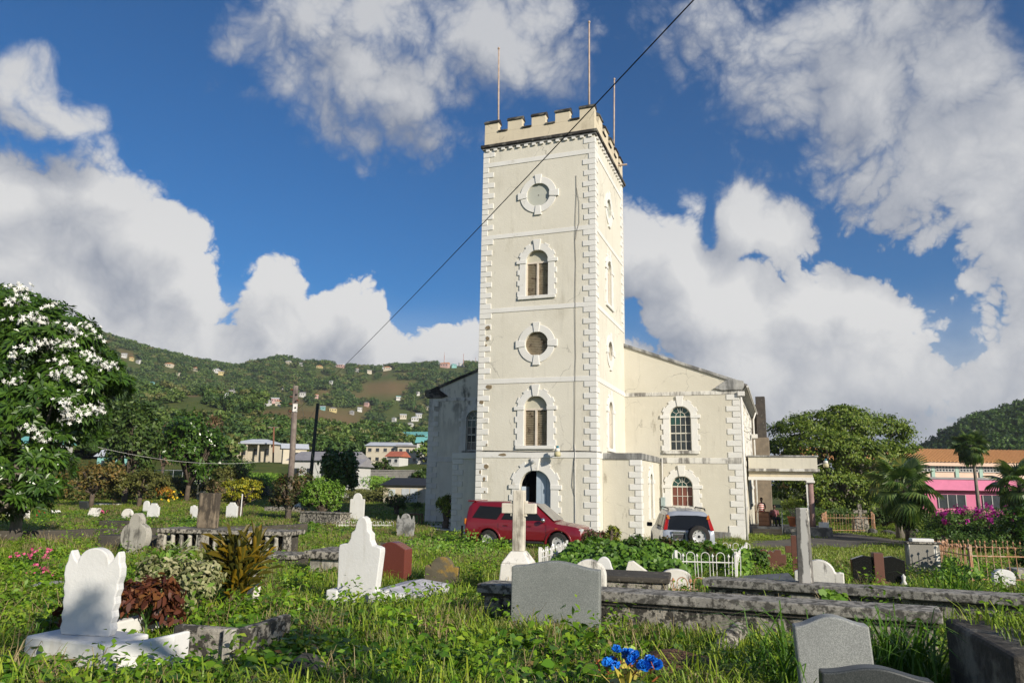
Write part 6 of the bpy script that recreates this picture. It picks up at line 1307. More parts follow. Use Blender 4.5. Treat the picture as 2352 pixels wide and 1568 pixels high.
ptree('hedge_bush', 'dark leafy bush between the small railing and the palms', 1995, 2070, 1168, 1216, 4000, .16, L_DARK, 31, Y=56, lobes=8, cat='bush', crown_lo=.0)
ptree('tall_bush', 'big glossy bush with white blossoms beside the bougainvillea', 2310, 2410, 1160, 1262, 6000, .17, L_GLOSS, 32, Y=33, lobes=10, cat='bush', crown_lo=.02)
ptree('bush', 'dense green bush overgrowing the rusty railing corner', 2340, 2440, 1245, 1330, 3500, .12, L_GREEN, 33, lobes=8, cat='bush', crown_lo=.0)
ptree('leafy_tree', 'dark round tree growing beside the pale flats', 946, 990, 1066, 1132, 3200, .3, L_DARK, 61, Y=92, lobes=8, crown_lo=.02)
ptree('leafy_tree', 'leafy dark tree in front of the long cream housing block', 836, 900, 1052, 1128, 3600, .3, L_DARK, 62, Y=96, lobes=9, crown_lo=.02)
ptree('olive_bush', 'dense green thicket hiding the turquoise house', 214, 330, 1062, 1128, 6000, .26, L_GREEN, 63, Y=76, lobes=10, cat='bush', crown_lo=.0)
ptree('olive_bush', 'broad dark thicket behind the far tablets', 120, 230, 1072, 1136, 5000, .26, L_DARK, 64, Y=70, lobes=10, cat='bush', crown_lo=.0)
ptree('leafy_tree', 'small green tree beside the lamp post', 486, 560, 1060, 1136, 4200, .26, L_OLIVE, 65, Y=70, lobes=9, crown_lo=.02)
ptree('bush', 'low green bush filling the foot of the bougainvillea', 2120, 2320, 1214, 1272, 5000, .14, L_GREEN, 66, Y=34, lobes=10, cat='bush', crown_lo=.0)
# an unseen tree added behind the viewpoint so its leaves dapple the nearest graves
shp = gp(700, 1486); tc_ = shp+SUND*15.; tb_ = Vector((tc_.x, tc_.y, ground(tc_.x, tc_.y))); hc_ = tc_.z-tb_.z
tree('unseen_shade_tree', 'unseen loose leafy tree added to dapple shade on the front graves', tb_, [((0, 0, hc_), (.5, .5, .4)), ((-2.1, -.6, hc_+.2), (.35, .35, .28))], 420, .15, L_GREEN, .14, clump=.3, per=14)
# bougainvillea
bb = ptree('bougainvillea', 'bougainvillea covered in magenta bracts below the pink building', 2140, 2310, 1172, 1262, 7000, .14, L_GREEN, 34, Y=36, lobes=11, cat='shrub', crown_lo=.0)
Cb, Nb = crown_pts(auto_lobes(1.7, 1.3, .95, 1.35, 9, 77), 1500, 18, .10); inst_me(leaf_mesh('bracts', Cb, Nb, .12*RNG.uniform(.7, 1.3, len(Cb)), .8, .1, PETM), 'bracts', bb, (.2, -.5, .15))
# potted plant leaves
C, N_ = crown_pts(auto_lobes(.62, .55, .42, 1.25, 8, 5), 900, 12, .2); inst_me(leaf_mesh('leaves', C, N_, .14*RNG.uniform(.7, 1.3, len(C)), .6, .2, leafmat('leaf_pot', [(.16, .22, .03), (.28, .34, .05)])), 'leaves', POT_PLANT, (0, 0, 0))
# creeper on the hooped railing plot
def creeper(name, label, quad, H, n, leaf, m, cat='creeper', edge=.35):
    A, B, C_, D = [Vector(q) for q in quad]; pts = []; nn = []
    for _ in range(n):
        s_, t_ = RNG.random(), RNG.random(); p = A.lerp(B, s_).lerp(D.lerp(C_, s_), t_); z = ground(p.x, p.y); hump = min(1, 4*min(s_, 1-s_)+edge)*min(1, 4*min(t_, 1-t_)+edge)*(.75+.25*math.sin(p.x*3.1)*math.sin(p.y*2.3+1))
        h = H*hump*(RNG.random()**.35); pts.append((p.x-A.x, p.y-A.y, z+h-A.z)); nn.append((.1, -.7+1.2*t_, .8))
    me = leaf_mesh(name, np.array(pts), np.array(nn), leaf*RNG.uniform(.6, 1.3, n), .75, .8, m, shape='heart', fold=.12); o = inst_me(me, name, None, A); tag(o, label, cat); return o
L_VINE = leafmat('leaf_vine', [(0.048, 0.117, 0.012), (0.090, 0.197, 0.019), (0.165, 0.287, 0.028)], trans=.3)
creeper('creeper', 'dense green creeper smothering most of the white hooped railing', [FL+Vector((.1, -.45, 0)), FR.lerp(FL, .26)+Vector((0, -.45, 0)), BR.lerp(BL, .05), BL], .78, 14000, .12, L_VINE, edge=.6)
creeper('creeper', 'leafy vine hanging over the corner of the white hooped railing', [FR+Vector((-.2, -.1, 0)), FR+Vector((.35, .1, 0)), BR+Vector((.5, .2, 0)), BR+Vector((-.3, 0, 0))], .66, 1600, .11, L_LIME)
creeper('creeper', 'yellowish vine climbing the spiked railing before the red car', [gp(1050, 1262), gp(1180, 1268), gp(1180, 1252), gp(1050, 1246)], .75, 1500, .09, L_LIME)
creeper('creeper', 'vine spilling over the long ledger tomb below the tall pillar', [gp(1885, 1470), gp(1960, 1478), gp(1960, 1440), gp(1885, 1435)], .62, 260, .12, L_LIME)
creeper('creeper', 'green creeper trailing over the rusty railing', [gp(2160, 1340), gp(2260, 1350), gp(2260, 1306), gp(2170, 1300)], .8, 2600, .10, L_LIME)
creeper('creeper', 'vine bank along the foot of the dark spiked railing', [gp(900, 1262), gp(1150, 1300), gp(1170, 1268), gp(960, 1240)], .35, 4200, .10, L_LIME)
# planting in the kerbed grave
p = gp(205, 1474)
def shrublet(label, px, py, w, h, n, leaf, m, seed, name='foliage_plant', asp=.45, droop=.9, shape='heart', cat='plant', per=10):
    b = gp(px, py); s = mpp(b); rx = w/2*s; H = h*s; return tree(name, label, b, auto_lobes(rx, rx*.8, H*.5, H*.52, 8, seed), n, leaf, m, .012, LGR, asp, .2, per, None, cat, True, droop, shape)
shrublet('dark red coleus plant growing behind the scalloped headstone', 332, 1470, 150, 150, 1100, .10, L_RED, 41)
shrublet('second coleus peeping out at the edge of the scalloped headstone', 150, 1462, 50, 125, 130, .11, L_RED, 42)
shrublet('cream variegated shrub spreading behind the coleus', 400, 1428, 190, 150, 2600, .085, L_VAR, 43)
shrublet('fresh green bush behind the variegated shrub', 350, 1370, 180, 100, 1500, .10, L_LIME, 44)
def rosette_plant(label, px, py, H, n, w, m, seed, up=.8, name='strappy_plant', stems=5, spread=.25):
    b = gp(px, py); s = mpp(b); h = H*s; rg = random.Random(seed); root = empty(name, b, 0, label, 'plant'); mb = MB()
    for st_ in range(stems):
        a0 = rg.uniform(0, 6.28); o = Vector((math.cos(a0)*spread*rg.random(), math.sin(a0)*spread*rg.random(), h*rg.uniform(.1, .5)))
        for k in range(n):
            a = k*2.4; el = rg.uniform(up-.5, up+.5); L = h*rg.uniform(.35, .55); d = Vector((math.cos(a)*math.cos(el), math.sin(a)*math.cos(el), math.sin(el))); sd = Vector((-math.sin(a), math.cos(a), 0))*w; q = o+Vector((0, 0, h*.3*k/n))
            m1 = q+d*L*.35; m2 = q+d*L*.75-Vector((0, 0, L*.05)); e = q+d*L-Vector((0, 0, L*.22)); mb.add([q, m1-sd*.8, m2-sd, e, m2+sd, m1+sd*.8], [(0, 1, 2, 3, 4, 5)])
    mb.build('leaves', m, root); st2 = MB()
    for k in range(stems): st2.tube([(0, 0, -.1), (rg.uniform(-.1, .1), rg.uniform(-.1, .1), h*.6)], .012, 5)
    st2.build('stems', BARK, root); return root
rosette_plant('tall croton with dark and golden strap leaves', 522, 1408, 185, 26, .026, L_CROT, 3, .9, 'croton', 14, .32)
rosette_plant('white edged lily rosette beside the croton', 412, 1330, 92, 26, .018, leafmat('leaf_white_edge', [(.2, .26, .1), (.6, .6, .42)]), 5, .55, 'lily', 2, .05)
# far flower clumps
def flowers(label, px, py, w, h, n, size, petal, seed, leafm=L_GREEN, nm='flower_clump'):
    b = gp(px, py); s = mpp(b); rx = w/2*s; H = h*s; lob = auto_lobes(rx, rx*.7, H*.5, H*.5, 6, seed)
    r = tree(nm, label, b, lob, max(200, n*8), size*.9, leafm, .015, LGR, .5, .2, 10, None, 'flowers', False); C, N_ = crown_pts(lob, n*3, 3, .05); inst_me(leaf_mesh('blooms', C, N_, size*RNG.uniform(.7, 1.2, len(C)), .9, 0, petal), 'blooms', r, (0, -.05, .05))['kind'] = 'stuff'; return r
flowers('pink antigonon blossoms trailing over the dark low wall', 78, 1300, 90, 40, 60, .06, PETP, 51); flowers('bright pink blossom spray above the gravel heap', 92, 1332, 60, 34, 60, .05, PETP, 52)
flowers('yellow trumpet flowers in front of the orange croton', 382, 1172, 70, 50, 26, .16, PETY, 53); flowers('orange leaved croton by the yellow trumpet flowers', 372, 1150, 42, 34, 160, .2, PETO, 54, PETO); flowers('red and white grave flowers beside the leaning white tablet', 92, 1190, 30, 18, 20, .12, PETRED, 55); flowers('white wreath lying in the grass', 126, 1182, 22, 10, 60, .10, PETW, 56); flowers('small yellow bush beside the white cross marker', 192, 1132, 36, 30, 200, .2, PETY, 57, L_YEL); flowers('white flowering bush under the glossy tree', 427, 1120, 50, 34, 90, .2, PETW, 58)
flowers('pink and red mixed grave flowers by the grey bench', 232, 1182, 40, 10, 40, .12, PETP, 59)
r = rock('gravel_heap', 'heap of pale gravel below the pink blossom spray', gp(115, 1352)+Vector((0, 0, -.05)), (.55, .4, .16), mat('pale_gravel', (.42, .40, .37), (.25, .24, .22), 30, .95, 1., 40), 12, 'gravel heap')
# hedge rows along the yard boundary
def hedge(label, pts, H, D_, n, leaf, m, cat='hedge'):
    P = [gp(*q) for q in pts]; C = []; N_ = []
    for _ in range(n):
        k = RNG.integers(0, len(P)-1); t = RNG.random(); q = P[k].lerp(P[k+1], t); h = H*(RNG.random()**.5)*(.7+.3*math.sin(q.x*1.3)*math.sin(q.x*.47+1)); C.append((q.x-P[0].x, q.y+RNG.normal(0, D_)-P[0].y, q.z+h-P[0].z)); N_.append((.1, -.6, .6))
    me = leaf_mesh('hedge', np.array(C), np.array(N_), leaf*RNG.uniform(.6, 1.4, n), .35, -.6, m); o = inst_me(me, 'hedge', None, P[0]); tag(o, label, cat); return o
hedge('long mixed hedge with rusty leaves along the chain link fence', [(110, 1146), (260, 1150), (400, 1148)], 2.0, .8, 9000, .24, leafmat('leaf_hedge', [(.070, .109, .023), (.124, .171, .031), (.341, .202, .078)])); hedge('tall reedy green hedge near the glossy tree', [(290, 1138), (470, 1140), (600, 1142)], 2.4, .9, 8000, .36, L_OLIVE)
hedge('overgrown green bank below the bungalow', [(560, 1122), (700, 1128), (900, 1126)], 2.2, 3., 9000, .34, L_LIME); hedge('grassy green bank in front of the stone retaining wall', [(800, 1150), (980, 1152)], 1.6, 2.4, 6000, .28, L_OLIVE)
hedge('dense undergrowth behind the small railing and the parked boulders', [(1780, 1206), (2000, 1206), (2180, 1206), (2420, 1204)], 1.6, .9, 9000, .2, L_DARK)
# ------------------------------------------------------------------ background graves, houses, forest, grass
def small(label, kind, x0, x1, yt, yb, m=PW, thick=.16, yaw=-12, **k): return headstone('headstone', label, kind, x0, x1, yt, yb, thick, rad(yaw), m, **k)
small('slim white tablet with clipped shoulders beside the yellow shrub', 'stepped', 518, 545, 1154, 1190)
small('leaning white tablet under the frangipani branches', 'rect', 32, 70, 1160, 1194, PWD, yaw=-20, side=rad(-8)); small('thin ribbed white marker beside the frangipani trunk', 'rect', 14, 30, 1158, 1186, PWD)
small('short white headstone with a blue grey face beyond the low wall', 'stepped', 337, 365, 1156, 1190, PW); small('tall white pointed marker standing behind the blue grey faced headstone', 'round', 328, 342, 1150, 1176, PW)
small('low white block stone with a stepped top before the brown slab', 'stepped', 440, 470, 1168, 1194, PW, side=rad(4)); small('white cross topped marker beside the low white block stone', 'notched', 436, 452, 1160, 1184, PW)
small('pale lichened tablet behind the yellow trumpet flowers', 'stepped', 450, 477, 1128, 1148, CONCL); small('small arched wire grave marker in the far grass', 'semi', 278, 306, 1168, 1190, PWD); small('dark little pillar stone at the far flower bed', 'rect', 310, 326, 1124, 1150, CONC)
small('low grey wall tablet beside the dark little pillar', 'rect', 328, 362, 1128, 1144, CONCL); small('white far tablet near the hedge corner', 'rect', 132, 150, 1122, 1136, PW); small('white reclining tablet propped on a dark slab', 'rect', 200, 226, 1166, 1186, PWD, lean=rad(-20)); small('dark tilted slab behind the reclining white tablet', 'rect', 184, 206, 1150, 1172, GDK, lean=rad(20))
small('tiny white tablet far beyond the thick pole', 'rect', 668, 690, 1150, 1166, PWD)
p = gp(160, 1144); s = mpp(p); r = empty('grave_cross', p, rad(-10), 'small white cross marker in the far grass', 'grave cross'); h = 30*s; MB().box(-.07, .07, -.06, .06, 0, h).build('shaft', PW, r); 
for sx in (-1, 1): MB().box(*sorted((sx*.07, sx*.28)), -.06, .06, h*.62, h*.62+.13).build('arm', PW, r)
p = gp(552, 1190); s = mpp(p); r = empty('marker_post', p, 0, 'thin white marker post in front of the yellow shrub', 'post'); MB().tube([(0, 0, -.1), (0, 0, 55*s)], .035, 8).build('post', PW, r)
tomb('tomb', 'long low grey tomb beyond the thick pole', 655, 1176, rad(-10), 3., 1., .4, CONC); tomb('tomb', 'flat pale kerbed grave in the far grass', 250, 1160, rad(-10), 2.2, .9, .15, PWD); tomb('tomb', 'pale flat ledger stone in the vines beside the veined marble headstone', 1010, 1250, rad(-10), 2.6, .9, .16, CONC); tomb('tomb', 'mossy half buried ledger below the veined marble headstone', 900, 1262, rad(-12), 2., .8, .2, CONCD)
for k, (x, y) in enumerate(((2005, 1226), (2040, 1228), (2075, 1226), (2100, 1224))): rock('rock', 'dark flat boulder lying on the lawn beside the driveway', gp(x, y)+Vector((0, 0, .1)), (.45, .3, .22), ROCK, 20+k)['group'] = 'dark boulders edging the driveway lawn'
p = gp(952, 1206); tb = empty('side_table', p, rad(-14), 'small wooden table standing by the church corner', 'table'); MB().box(-.4, .4, -.3, .3, .62, .68).build('table_top', WOODB, tb, bevel=.01)
for x in (-.36, .36):
    for y in (-.26, .26): MB().box(x-.03, x+.03, y-.03, y+.03, 0, .62).build('leg', WOODB, tb)
tree('shrub', 'leafy dark pot plant standing on the small wooden table', p+Vector((0, 0, .68)), auto_lobes(.38, .35, .28, .4, 6, 3), 500, .12, L_DARK, .02, cat='plant', per=10)
# ---- buildings
WINM = glassmat('far_window', (.03, .035, .04), .15)
def house(label, px, py, Y, w, d, h, wallm, roofm, yaw=0, roof='hip', rh=None, wins=3, storeys=1, name='house', group=None, verandah=False, base=None, sink=2.):
    b = base or gbase(px, py, Y); r = empty(name, b, yaw, label, 'house', group); rh = rh or w*.16
    MB().box(-w/2, w/2, -d/2, d/2, -sink, h).build('wall', wallm, r)
    e = .35
    if roof == 'hip': V = [(-w/2-e, -d/2-e, h), (w/2+e, -d/2-e, h), (w/2+e, d/2+e, h), (-w/2-e, d/2+e, h), (-w/2+d*.45, 0, h+rh), (w/2-d*.45, 0, h+rh)]; F = [(0, 1, 5, 4), (1, 2, 5), (2, 3, 4, 5), (3, 0, 4), (3, 2, 1, 0)]
    elif roof == 'flat': V = [(-w/2-e, -d/2-e, h+.01), (w/2+e, -d/2-e, h+.01), (w/2+e, d/2+e, h+.01), (-w/2-e, d/2+e, h+.01), (-w/2-e, -d/2-e, h+.3), (w/2+e, -d/2-e, h+.3), (w/2+e, d/2+e, h+.3), (-w/2-e, d/2+e, h+.3)]; F = [(0, 3, 2, 1), (4, 5, 6, 7), (0, 1, 5, 4), (1, 2, 6, 5), (2, 3, 7, 6), (3, 0, 4, 7)]
    else: V = [(-w/2-e, -d/2-e, h), (w/2+e, -d/2-e, h), (w/2+e, d/2+e, h), (-w/2-e, d/2+e, h), (-w/2-e, 0, h+rh), (w/2+e, 0, h+rh)]; F = [(0, 1, 5, 4), (1, 2, 5), (2, 3, 4, 5), (3, 0, 4), (3, 2, 1, 0)]
    MB().add(V, F).build('roof', roofm, r)
    for st_ in range(storeys):
        for k in range(wins):
            x = -w/2+w*(k+.5)/wins; z = h/storeys*(st_+.35); ww, wh = min(1.1, w/wins*.42), h/storeys*.38
            o = MB().box(-ww/2, ww/2, -.05, .05, 0, wh).build('window', WINM, r, loc=(x, -d/2-.01, z))
            if Y < 200: MB().box(-ww/2-.1, ww/2+.1, -.1, .0, -.12, 0).build('window_sill', wallm, o)
    if verandah:
        for k in range(5): MB().box(-.1, .1, -.1, .1, -sink, h).build('verandah_post', wallm, r, loc=(-w/2+w*k/4, -d/2-1.6, 0))
        MB().box(-w/2-.3, w/2+.3, -d/2-2., -d/2+.1, h-.05, h+.12).build('verandah_roof', roofm, r)
    return r
def wm(name, c): return mat(name, c, tuple(x*.92 for x in c), 1., .85, .1, 8)
HW, HY, HP, HT, HG, HC = wm('house_white', (.58, .57, .54)), wm('house_yellow', (.56, .46, .22)), wm('house_pink', (.52, .34, .30)), wm('house_teal', (.22, .44, .42)), wm('house_grey', (.36, .35, .34)), wm('house_cream', (.56, .50, .39))
RG_, RO, RW, RT, RRD = mat('roof_grey', (.30, .29, .30), (.24, .23, .24), 1, .7, .1), mat('roof_orange', (.58, .24, .09), (.5, .2, .08), 1, .8, .1), mat('roof_pale', (.55, .57, .60), (.48, .5, .53), 1, .55, .1), mat('roof_teal', (.16, .42, .40), None, 1, .6, .1), mat('roof_red', (.42, .13, .08), None, 1, .8, .1)
house('white bungalow with a pale metal roof and verandah posts on the rise', 592, 1062, 128, 8.2, 6, 2.9, HC, RW, rad(-6), 'hip', 1.0, 4, verandah=True); house('small cream cottage between the thick pole and the grey roofed house', 674, 1062, 118, 3.6, 4, 2.1, HC, RW, rad(20), 'gable', .9, 1)
b = gbase(757, 1098, 88); house('two storey white house with a broad grey gabled roof', 757, 1098, 88, 7.2, 6.5, 3.3, HW, RG_, rad(-12), 'gable', 1.15, 4, 1, base=b); house('white timber wing with louvred windows joined to the grey roofed house', 812, 1098, 84, 2.4, 4., 3.2, HW, RG_, rad(-12), 'gable', .9, 2, 1)
b = gbase(936, 1160, 78); r = empty('shed', b, rad(-10), 'cream garden shed with a flat black roof and pale doors', 'shed'); MB().box(-2.2, 2.2, -1.5, 1.5, -.3, 1.75).build('wall', HC, r); MB().add([(-2.5, -1.8, 1.75), (2.5, -1.8, 1.75), (2.5, 1.8, 2.0), (-2.5, 1.8, 2.0), (-2.5, -1.8, 1.85), (2.5, -1.8, 1.85), (2.3, 1.8, 2.6), (-2.3, 1.8, 2.6)], [(0, 3, 2, 1), (4, 5, 6, 7), (0, 1, 5, 4), (1, 2, 6, 5), (2, 3, 7, 6), (3, 0, 4, 7)]).build('roof', TRIM, r)
for x in (.2, 1.1): MB().box(x-.4, x+.4, -1.54, -1.49, -.2, 1.5).build('door', mat('shed_door', (.50, .53, .55), None, 2, .7, .05), r)
MB().box(-1.6, -.9, -1.54, -1.49, .7, 1.4).build('window', mat('shed_shutter', (.55, .6, .62), None, 2, .7, .05), r)
# stone retaining wall (coursed blocks)
a, b = gbase(818, 1082, 95), gbase(985, 1100, 92); d = b-a; L = d.xy.length; yw = math.atan2(d.y, d.x); RWM = mat('grey_stone_blocks', (.36, .34, .31), (.26, .25, .23), 1.3, .95, .5, 6)
rw = empty('retaining_wall', a, yw, 'long grey coursed stone retaining wall sloping behind the shed', 'wall'); MB().box(0, L, -.2, .4, -3, 1.55).build('wall_core', mat('mortar', (.22, .21, .2), None, 2, .95, .2), rw)
bk = MB()
for j in range(8):
    x = -(.3 if j % 2 else 0)
    while x < L:
        w = random.uniform(.4, .7); bk.box(max(0, x)+.02, min(L, x+w)-.02, -.2-random.uniform(.04, .08), -.19, -.2+j*.22+.015, .02+j*.22-.015) if x+w > .1 and x < L-.1 else None; x += w
o = bk.build('stone_blocks', RWM, rw); o['kind'] = 'stuff'; MB().box(-.1, L+.1, -.35, .5, 1.56, 1.68).build('wall_coping', RWM, rw)
wall_line('boundary_wall', 'low grey concrete boundary wall beside the cream shed', (822, 1148), (900, 1152), .9, CONC); wall_line('boundary_wall', 'grey concrete boundary wall behind the yellow shrub', (590, 1136), (640, 1137), 1.0, CONC)
house('long cream two storey housing block behind the retaining wall', 896, 1056, 150, 8., 7, 3.6, HC, RW, rad(-8), 'gable', .9, 5, 2); house('pale cream flats with balconies beside the church', 953, 1055, 148, 5.6, 6, 3.6, HC, RG_, rad(-8), 'flat', .4, 4, 2); house('little white belfry house with a teal gable by the church corner', 972, 1050, 140, 2.2, 3, 4.2, HW, RT, rad(0), 'gable', 1.2, 1, 2); house('red roofed cottage among trees below the flats', 912, 1086, 118, 2.2, 3, 1.4, HW, RRD, rad(-20), 'gable', .9, 2)
house('house with a green roof under palms on the slope', 952, 1000, 260, 12, 9, 3.2, HC, RT, rad(-20), 'gable', 2., 3); house('low grey roofed house beside the green roofed one', 903, 1003, 255, 10, 8, 2.6, HW, RG_, rad(10), 'hip', 1.2, 3)
house('turquoise painted house hidden behind the hedge', 268, 1104, 92, 3.6, 4, 1.7, HT, RW, rad(8), 'gable', .9, 2); house('white house showing between the frangipani and the hedge', 96, 1094, 98, 5, 4, 2.0, HW, RT, rad(5), 'gable', 1., 3)
# chain link fence
a, b = gp(60, 1118), gp(560, 1116); r = empty('chain_link_fence', a, 0, 'galvanised chain link fence with a top rail behind the hedge', 'fence'); n = 22; d = b-a; mb = MB()
for i in range(n+1):
    q = d*(i/n); z = ground(a.x+q.x, a.y+q.y)-a.z; MB().tube([(0, 0, -.2), (0, 0, 1.9)], .03, 6).build('fence_post', STEEL, r, loc=(q.x, q.y, z))
for zz in (1.85, 1.0): mb.tube([(d.x*t, d.y*t, ground(a.x+d.x*t, a.y+d.y*t)-a.z+zz) for t in np.linspace(0, 1, 23)], .025, 5)
mb.build('fence_rail', STEEL, r)
# houses scattered over the hills
HIL = [(318, 833, 14, 'w', 'g'), (302, 826, 12, 'y', 'o'), (285, 818, 14, 'w', 'w'), (388, 841, 24, 'c', 'o'), (447, 850, 14, 'c', 'o'), (497, 853, 20, 'w', 'w'), (508, 858, 16, 'y', 'g'), (663, 834, 16, 'c', 'w'), (690, 838, 14, 'g', 'g'), (734, 845, 18, 'y', 'o'), (782, 842, 22, 'p', 'w'), (820, 850, 10, 'w', 'o'), (848, 855, 14, 'c', 'g'), (890, 848, 22, 'c', 'o'), (1022, 836, 26, 'p', 'o'), (1042, 836, 16, 't', 't'), (1060, 838, 16, 'w', 'w'),
       (348, 884, 14, 't', 't'), (515, 911, 26, 'w', 'w'), (530, 902, 16, 'w', 'g'), (540, 899, 12, 'w', 'w'), (612, 927, 26, 'w', 'w'), (632, 922, 22, 'p', 'w'), (640, 928, 18, 'c', 'o'), (694, 908, 18, 'w', 'g'), (727, 912, 12, 'p', 'o'), (741, 940, 14, 't', 'w'), (765, 944, 22, 'y', 'g'), (826, 942, 14, 'w', 'g'), (842, 930, 14, 'p', 'g'), (915, 916, 14, 'w', 't'), (808, 950, 12, 'g', 'w'), (926, 959, 20, 'c', 'w'), (953, 965, 22, 'w', 'w'), (962, 957, 18, 'w', 'w'), (943, 978, 16, 'w', 'g'), (870, 976, 14, 'w', 'g'), (905, 966, 12, 'w', 'w'), (940, 996, 14, 'p', 'g'), (352, 987, 18, 'w', 't'), (650, 895, 8, 'w', 't'), (410, 862, 10, 'c', 'g'), (760, 880, 10, 'w', 'w'), (960, 905, 10, 'w', 'g'), (985, 940, 14, 'c', 'g')]
CN = {'w': (HW, 'white'), 'y': (HY, 'yellow'), 'p': (HP, 'pink'), 't': (HT, 'turquoise'), 'g': (HG, 'grey'), 'c': (HC, 'cream')}; RN = {'g': (RG_, 'a grey roof'), 'o': (RO, 'an orange roof'), 'w': (RW, 'a pale metal roof'), 't': (RT, 'a teal roof')}
for k, (x, y, w, c, rf) in enumerate(HIL):
    b = gp(x, y+2)
    if b is None: b = gp(x, y+7)
    if b is None: continue
    s = mpp(b); W_ = w*s*.74; nm = '%s house with %s on the wooded hillside' % (CN[c][1], RN[rf][1])
    house(nm, 0, 0, 300, W_, W_*.7, max(3., W_*.38), CN[c][0], RN[rf][0], rad(random.uniform(-25, 25)), 'hip' if k % 2 else 'gable', W_*.17, 3, 1, group='%s houses with %s over the hills' % (CN[c][1], RN[rf][1]), base=b, sink=6, verandah=False)
for k, (x, y, w, c) in enumerate([(2258, 952, 16, 'w'), (2280, 945, 14, 'g'), (2300, 942, 20, 'w'), (2325, 940, 14, 'p'), (2130, 1030, 12, 'w'), (2180, 1010, 10, 'g')]):
    b = gp(x, y+26)
    if b is None: continue
    s = mpp(b); W_ = w*s; house('%s hilltop house above the orange tiled roof' % CN[c][1], 0, 0, 300, W_, W_*.7, W_*.5+1.5, CN[c][0], RG_, 0, 'flat', .5, 3, 2, group='%s hilltop houses' % CN[c][1], base=b, sink=6)
for x, h_, lb in ((1020, 34, 'red and white lattice mast beside the pink ridge house'), (1064, 30, 'plain thin mast beside the white ridge house'), (1092, 22, 'short thin mast near the church gable')):
    b = gp(x, 842) or gp(x, 850); s = mpp(b); r = empty('radio_mast', b, 0, lb, 'mast'); MB().tube([(0, 0, 0), (0, 0, h_*s)], [.6, .25], 5).build('mast_tube', mat('mast_red', (.35, .10, .07), (.5, .45, .42), .3, .7, 0), r)
# ---- pink building with tiled roof
Yp = 84; A = at(2035, 1190, Yp); B = at(2560, 1190, Yp); zb = ground(A.x, A.y); xm = (A.x+B.x)/2; Wp = B.x-A.x
def zP(py): return at(2235, py, Yp).z-zb
pbd = empty('pink_building', (xm, Yp+6, zb), rad(-2), 'long pink and peach two storey building with an orange tiled roof', 'building')
PINK = wm('pink_wall', (.62, .18, .30)); PEACH = wm('peach_wall', (.72, .52, .40)); GRNC = wm('green_pilaster', (.36, .50, .42)); TILE = mat('orange_tile', (.82, .43, .17), (.74, .37, .14), 2, .85, .2)
z1, z2, z3, z4 = zP(1142), zP(1102), zP(1070), zP(1036)
MB().box(-Wp*.46, Wp/2, -6.8, -5, -1, z2).build('lower_wall', PINK, pbd); MB().box(-Wp*.47, Wp/2+.2, -7.6, -5, zP(1126), z2+.02).build('lower_parapet', mat('pink_parapet', (.70, .22, .36), None, 1, .85, .1), pbd); MB().box(-Wp*.47, Wp/2+.2, -7.7, -5, z2+.025, z2+.25).build('parapet_coping', RG_, pbd)
MB().box(-Wp/2, Wp/2, -5, 6, -1, z3).build('upper_wall', PEACH, pbd); MB().box(-Wp/2-.3, Wp/2+.3, -5.7, 6.5, z3, z3+.55).build('eaves_cornice', PEACH, pbd)
MB().add([(-Wp/2-8, -5.9, z3+.5), (Wp/2+.5, -5.9, z3+.5), (Wp/2+.5, .5, z4+.55), (-Wp/2-8, .5, z4+.55), (Wp/2+.5, 7, z3+.5), (-Wp/2-8, 7, z3+.5)], [(0, 1, 2, 3), (3, 2, 4, 5), (0, 3, 5), (1, 4, 2)]).build('roof', TILE, pbd)
Ls = math.hypot(6.4, z4+.55-z3-.5); tl_ = MB().tube([(0, 0, 0), (0, 6.4, z4+.55-z3-.5)], .07, 6).mesh('roof_tile_row', TILE); n = int((Wp+8)/.42)
for k in range(min(n, 150)): inst_me(tl_, 'roof_tile_row', pbd, (-Wp/2-8+k*(Wp+8.4)/min(n, 150), -5.92, z3+.50))
for k in range(9):
    x = -Wp*.40+k*Wp*.105
    MB().box(-.2, .2, -.1, .1, z2+.3, z3).build('pilaster', GRNC, pbd, loc=(x+Wp*.052, -5.05, 0))
    o = MB().box(-1.05, 1.05, -.04, .04, 0, 1.25).build('upper_window', WINM, pbd, loc=(x, -5.03, z2+.95)); g_ = MB()
    for q in range(7): g_.box(-1.05+q*.35-.04, -1.05+q*.35+.04, -.10, -.05, 0, 1.25)
    for q in range(5): g_.box(-1.05, 1.05, -.11, -.06, q*.31-.035, q*.31+.035)
    g_.build('window_grille', HW, o)
for k in range(5):
    x = -Wp*.40+k*Wp*.19
    o = MB().box(-1.5, 1.5, -.04, .04, 0, 1.5).build('lower_window', WINM, pbd, loc=(x, -6.83, z1-1.2)); g_ = MB()
    for q in range(4): g_.box(-1.5+q*1.-.05, -1.5+q*1.+.05, -.10, -.05, 0, 1.5)
    g_.build('window_mullions', HG, o)
MB().box(0, 1.2, -7.1, -6.8, .7, 1.6).build('air_conditioner', HG, pbd, loc=(2, 0, 0))
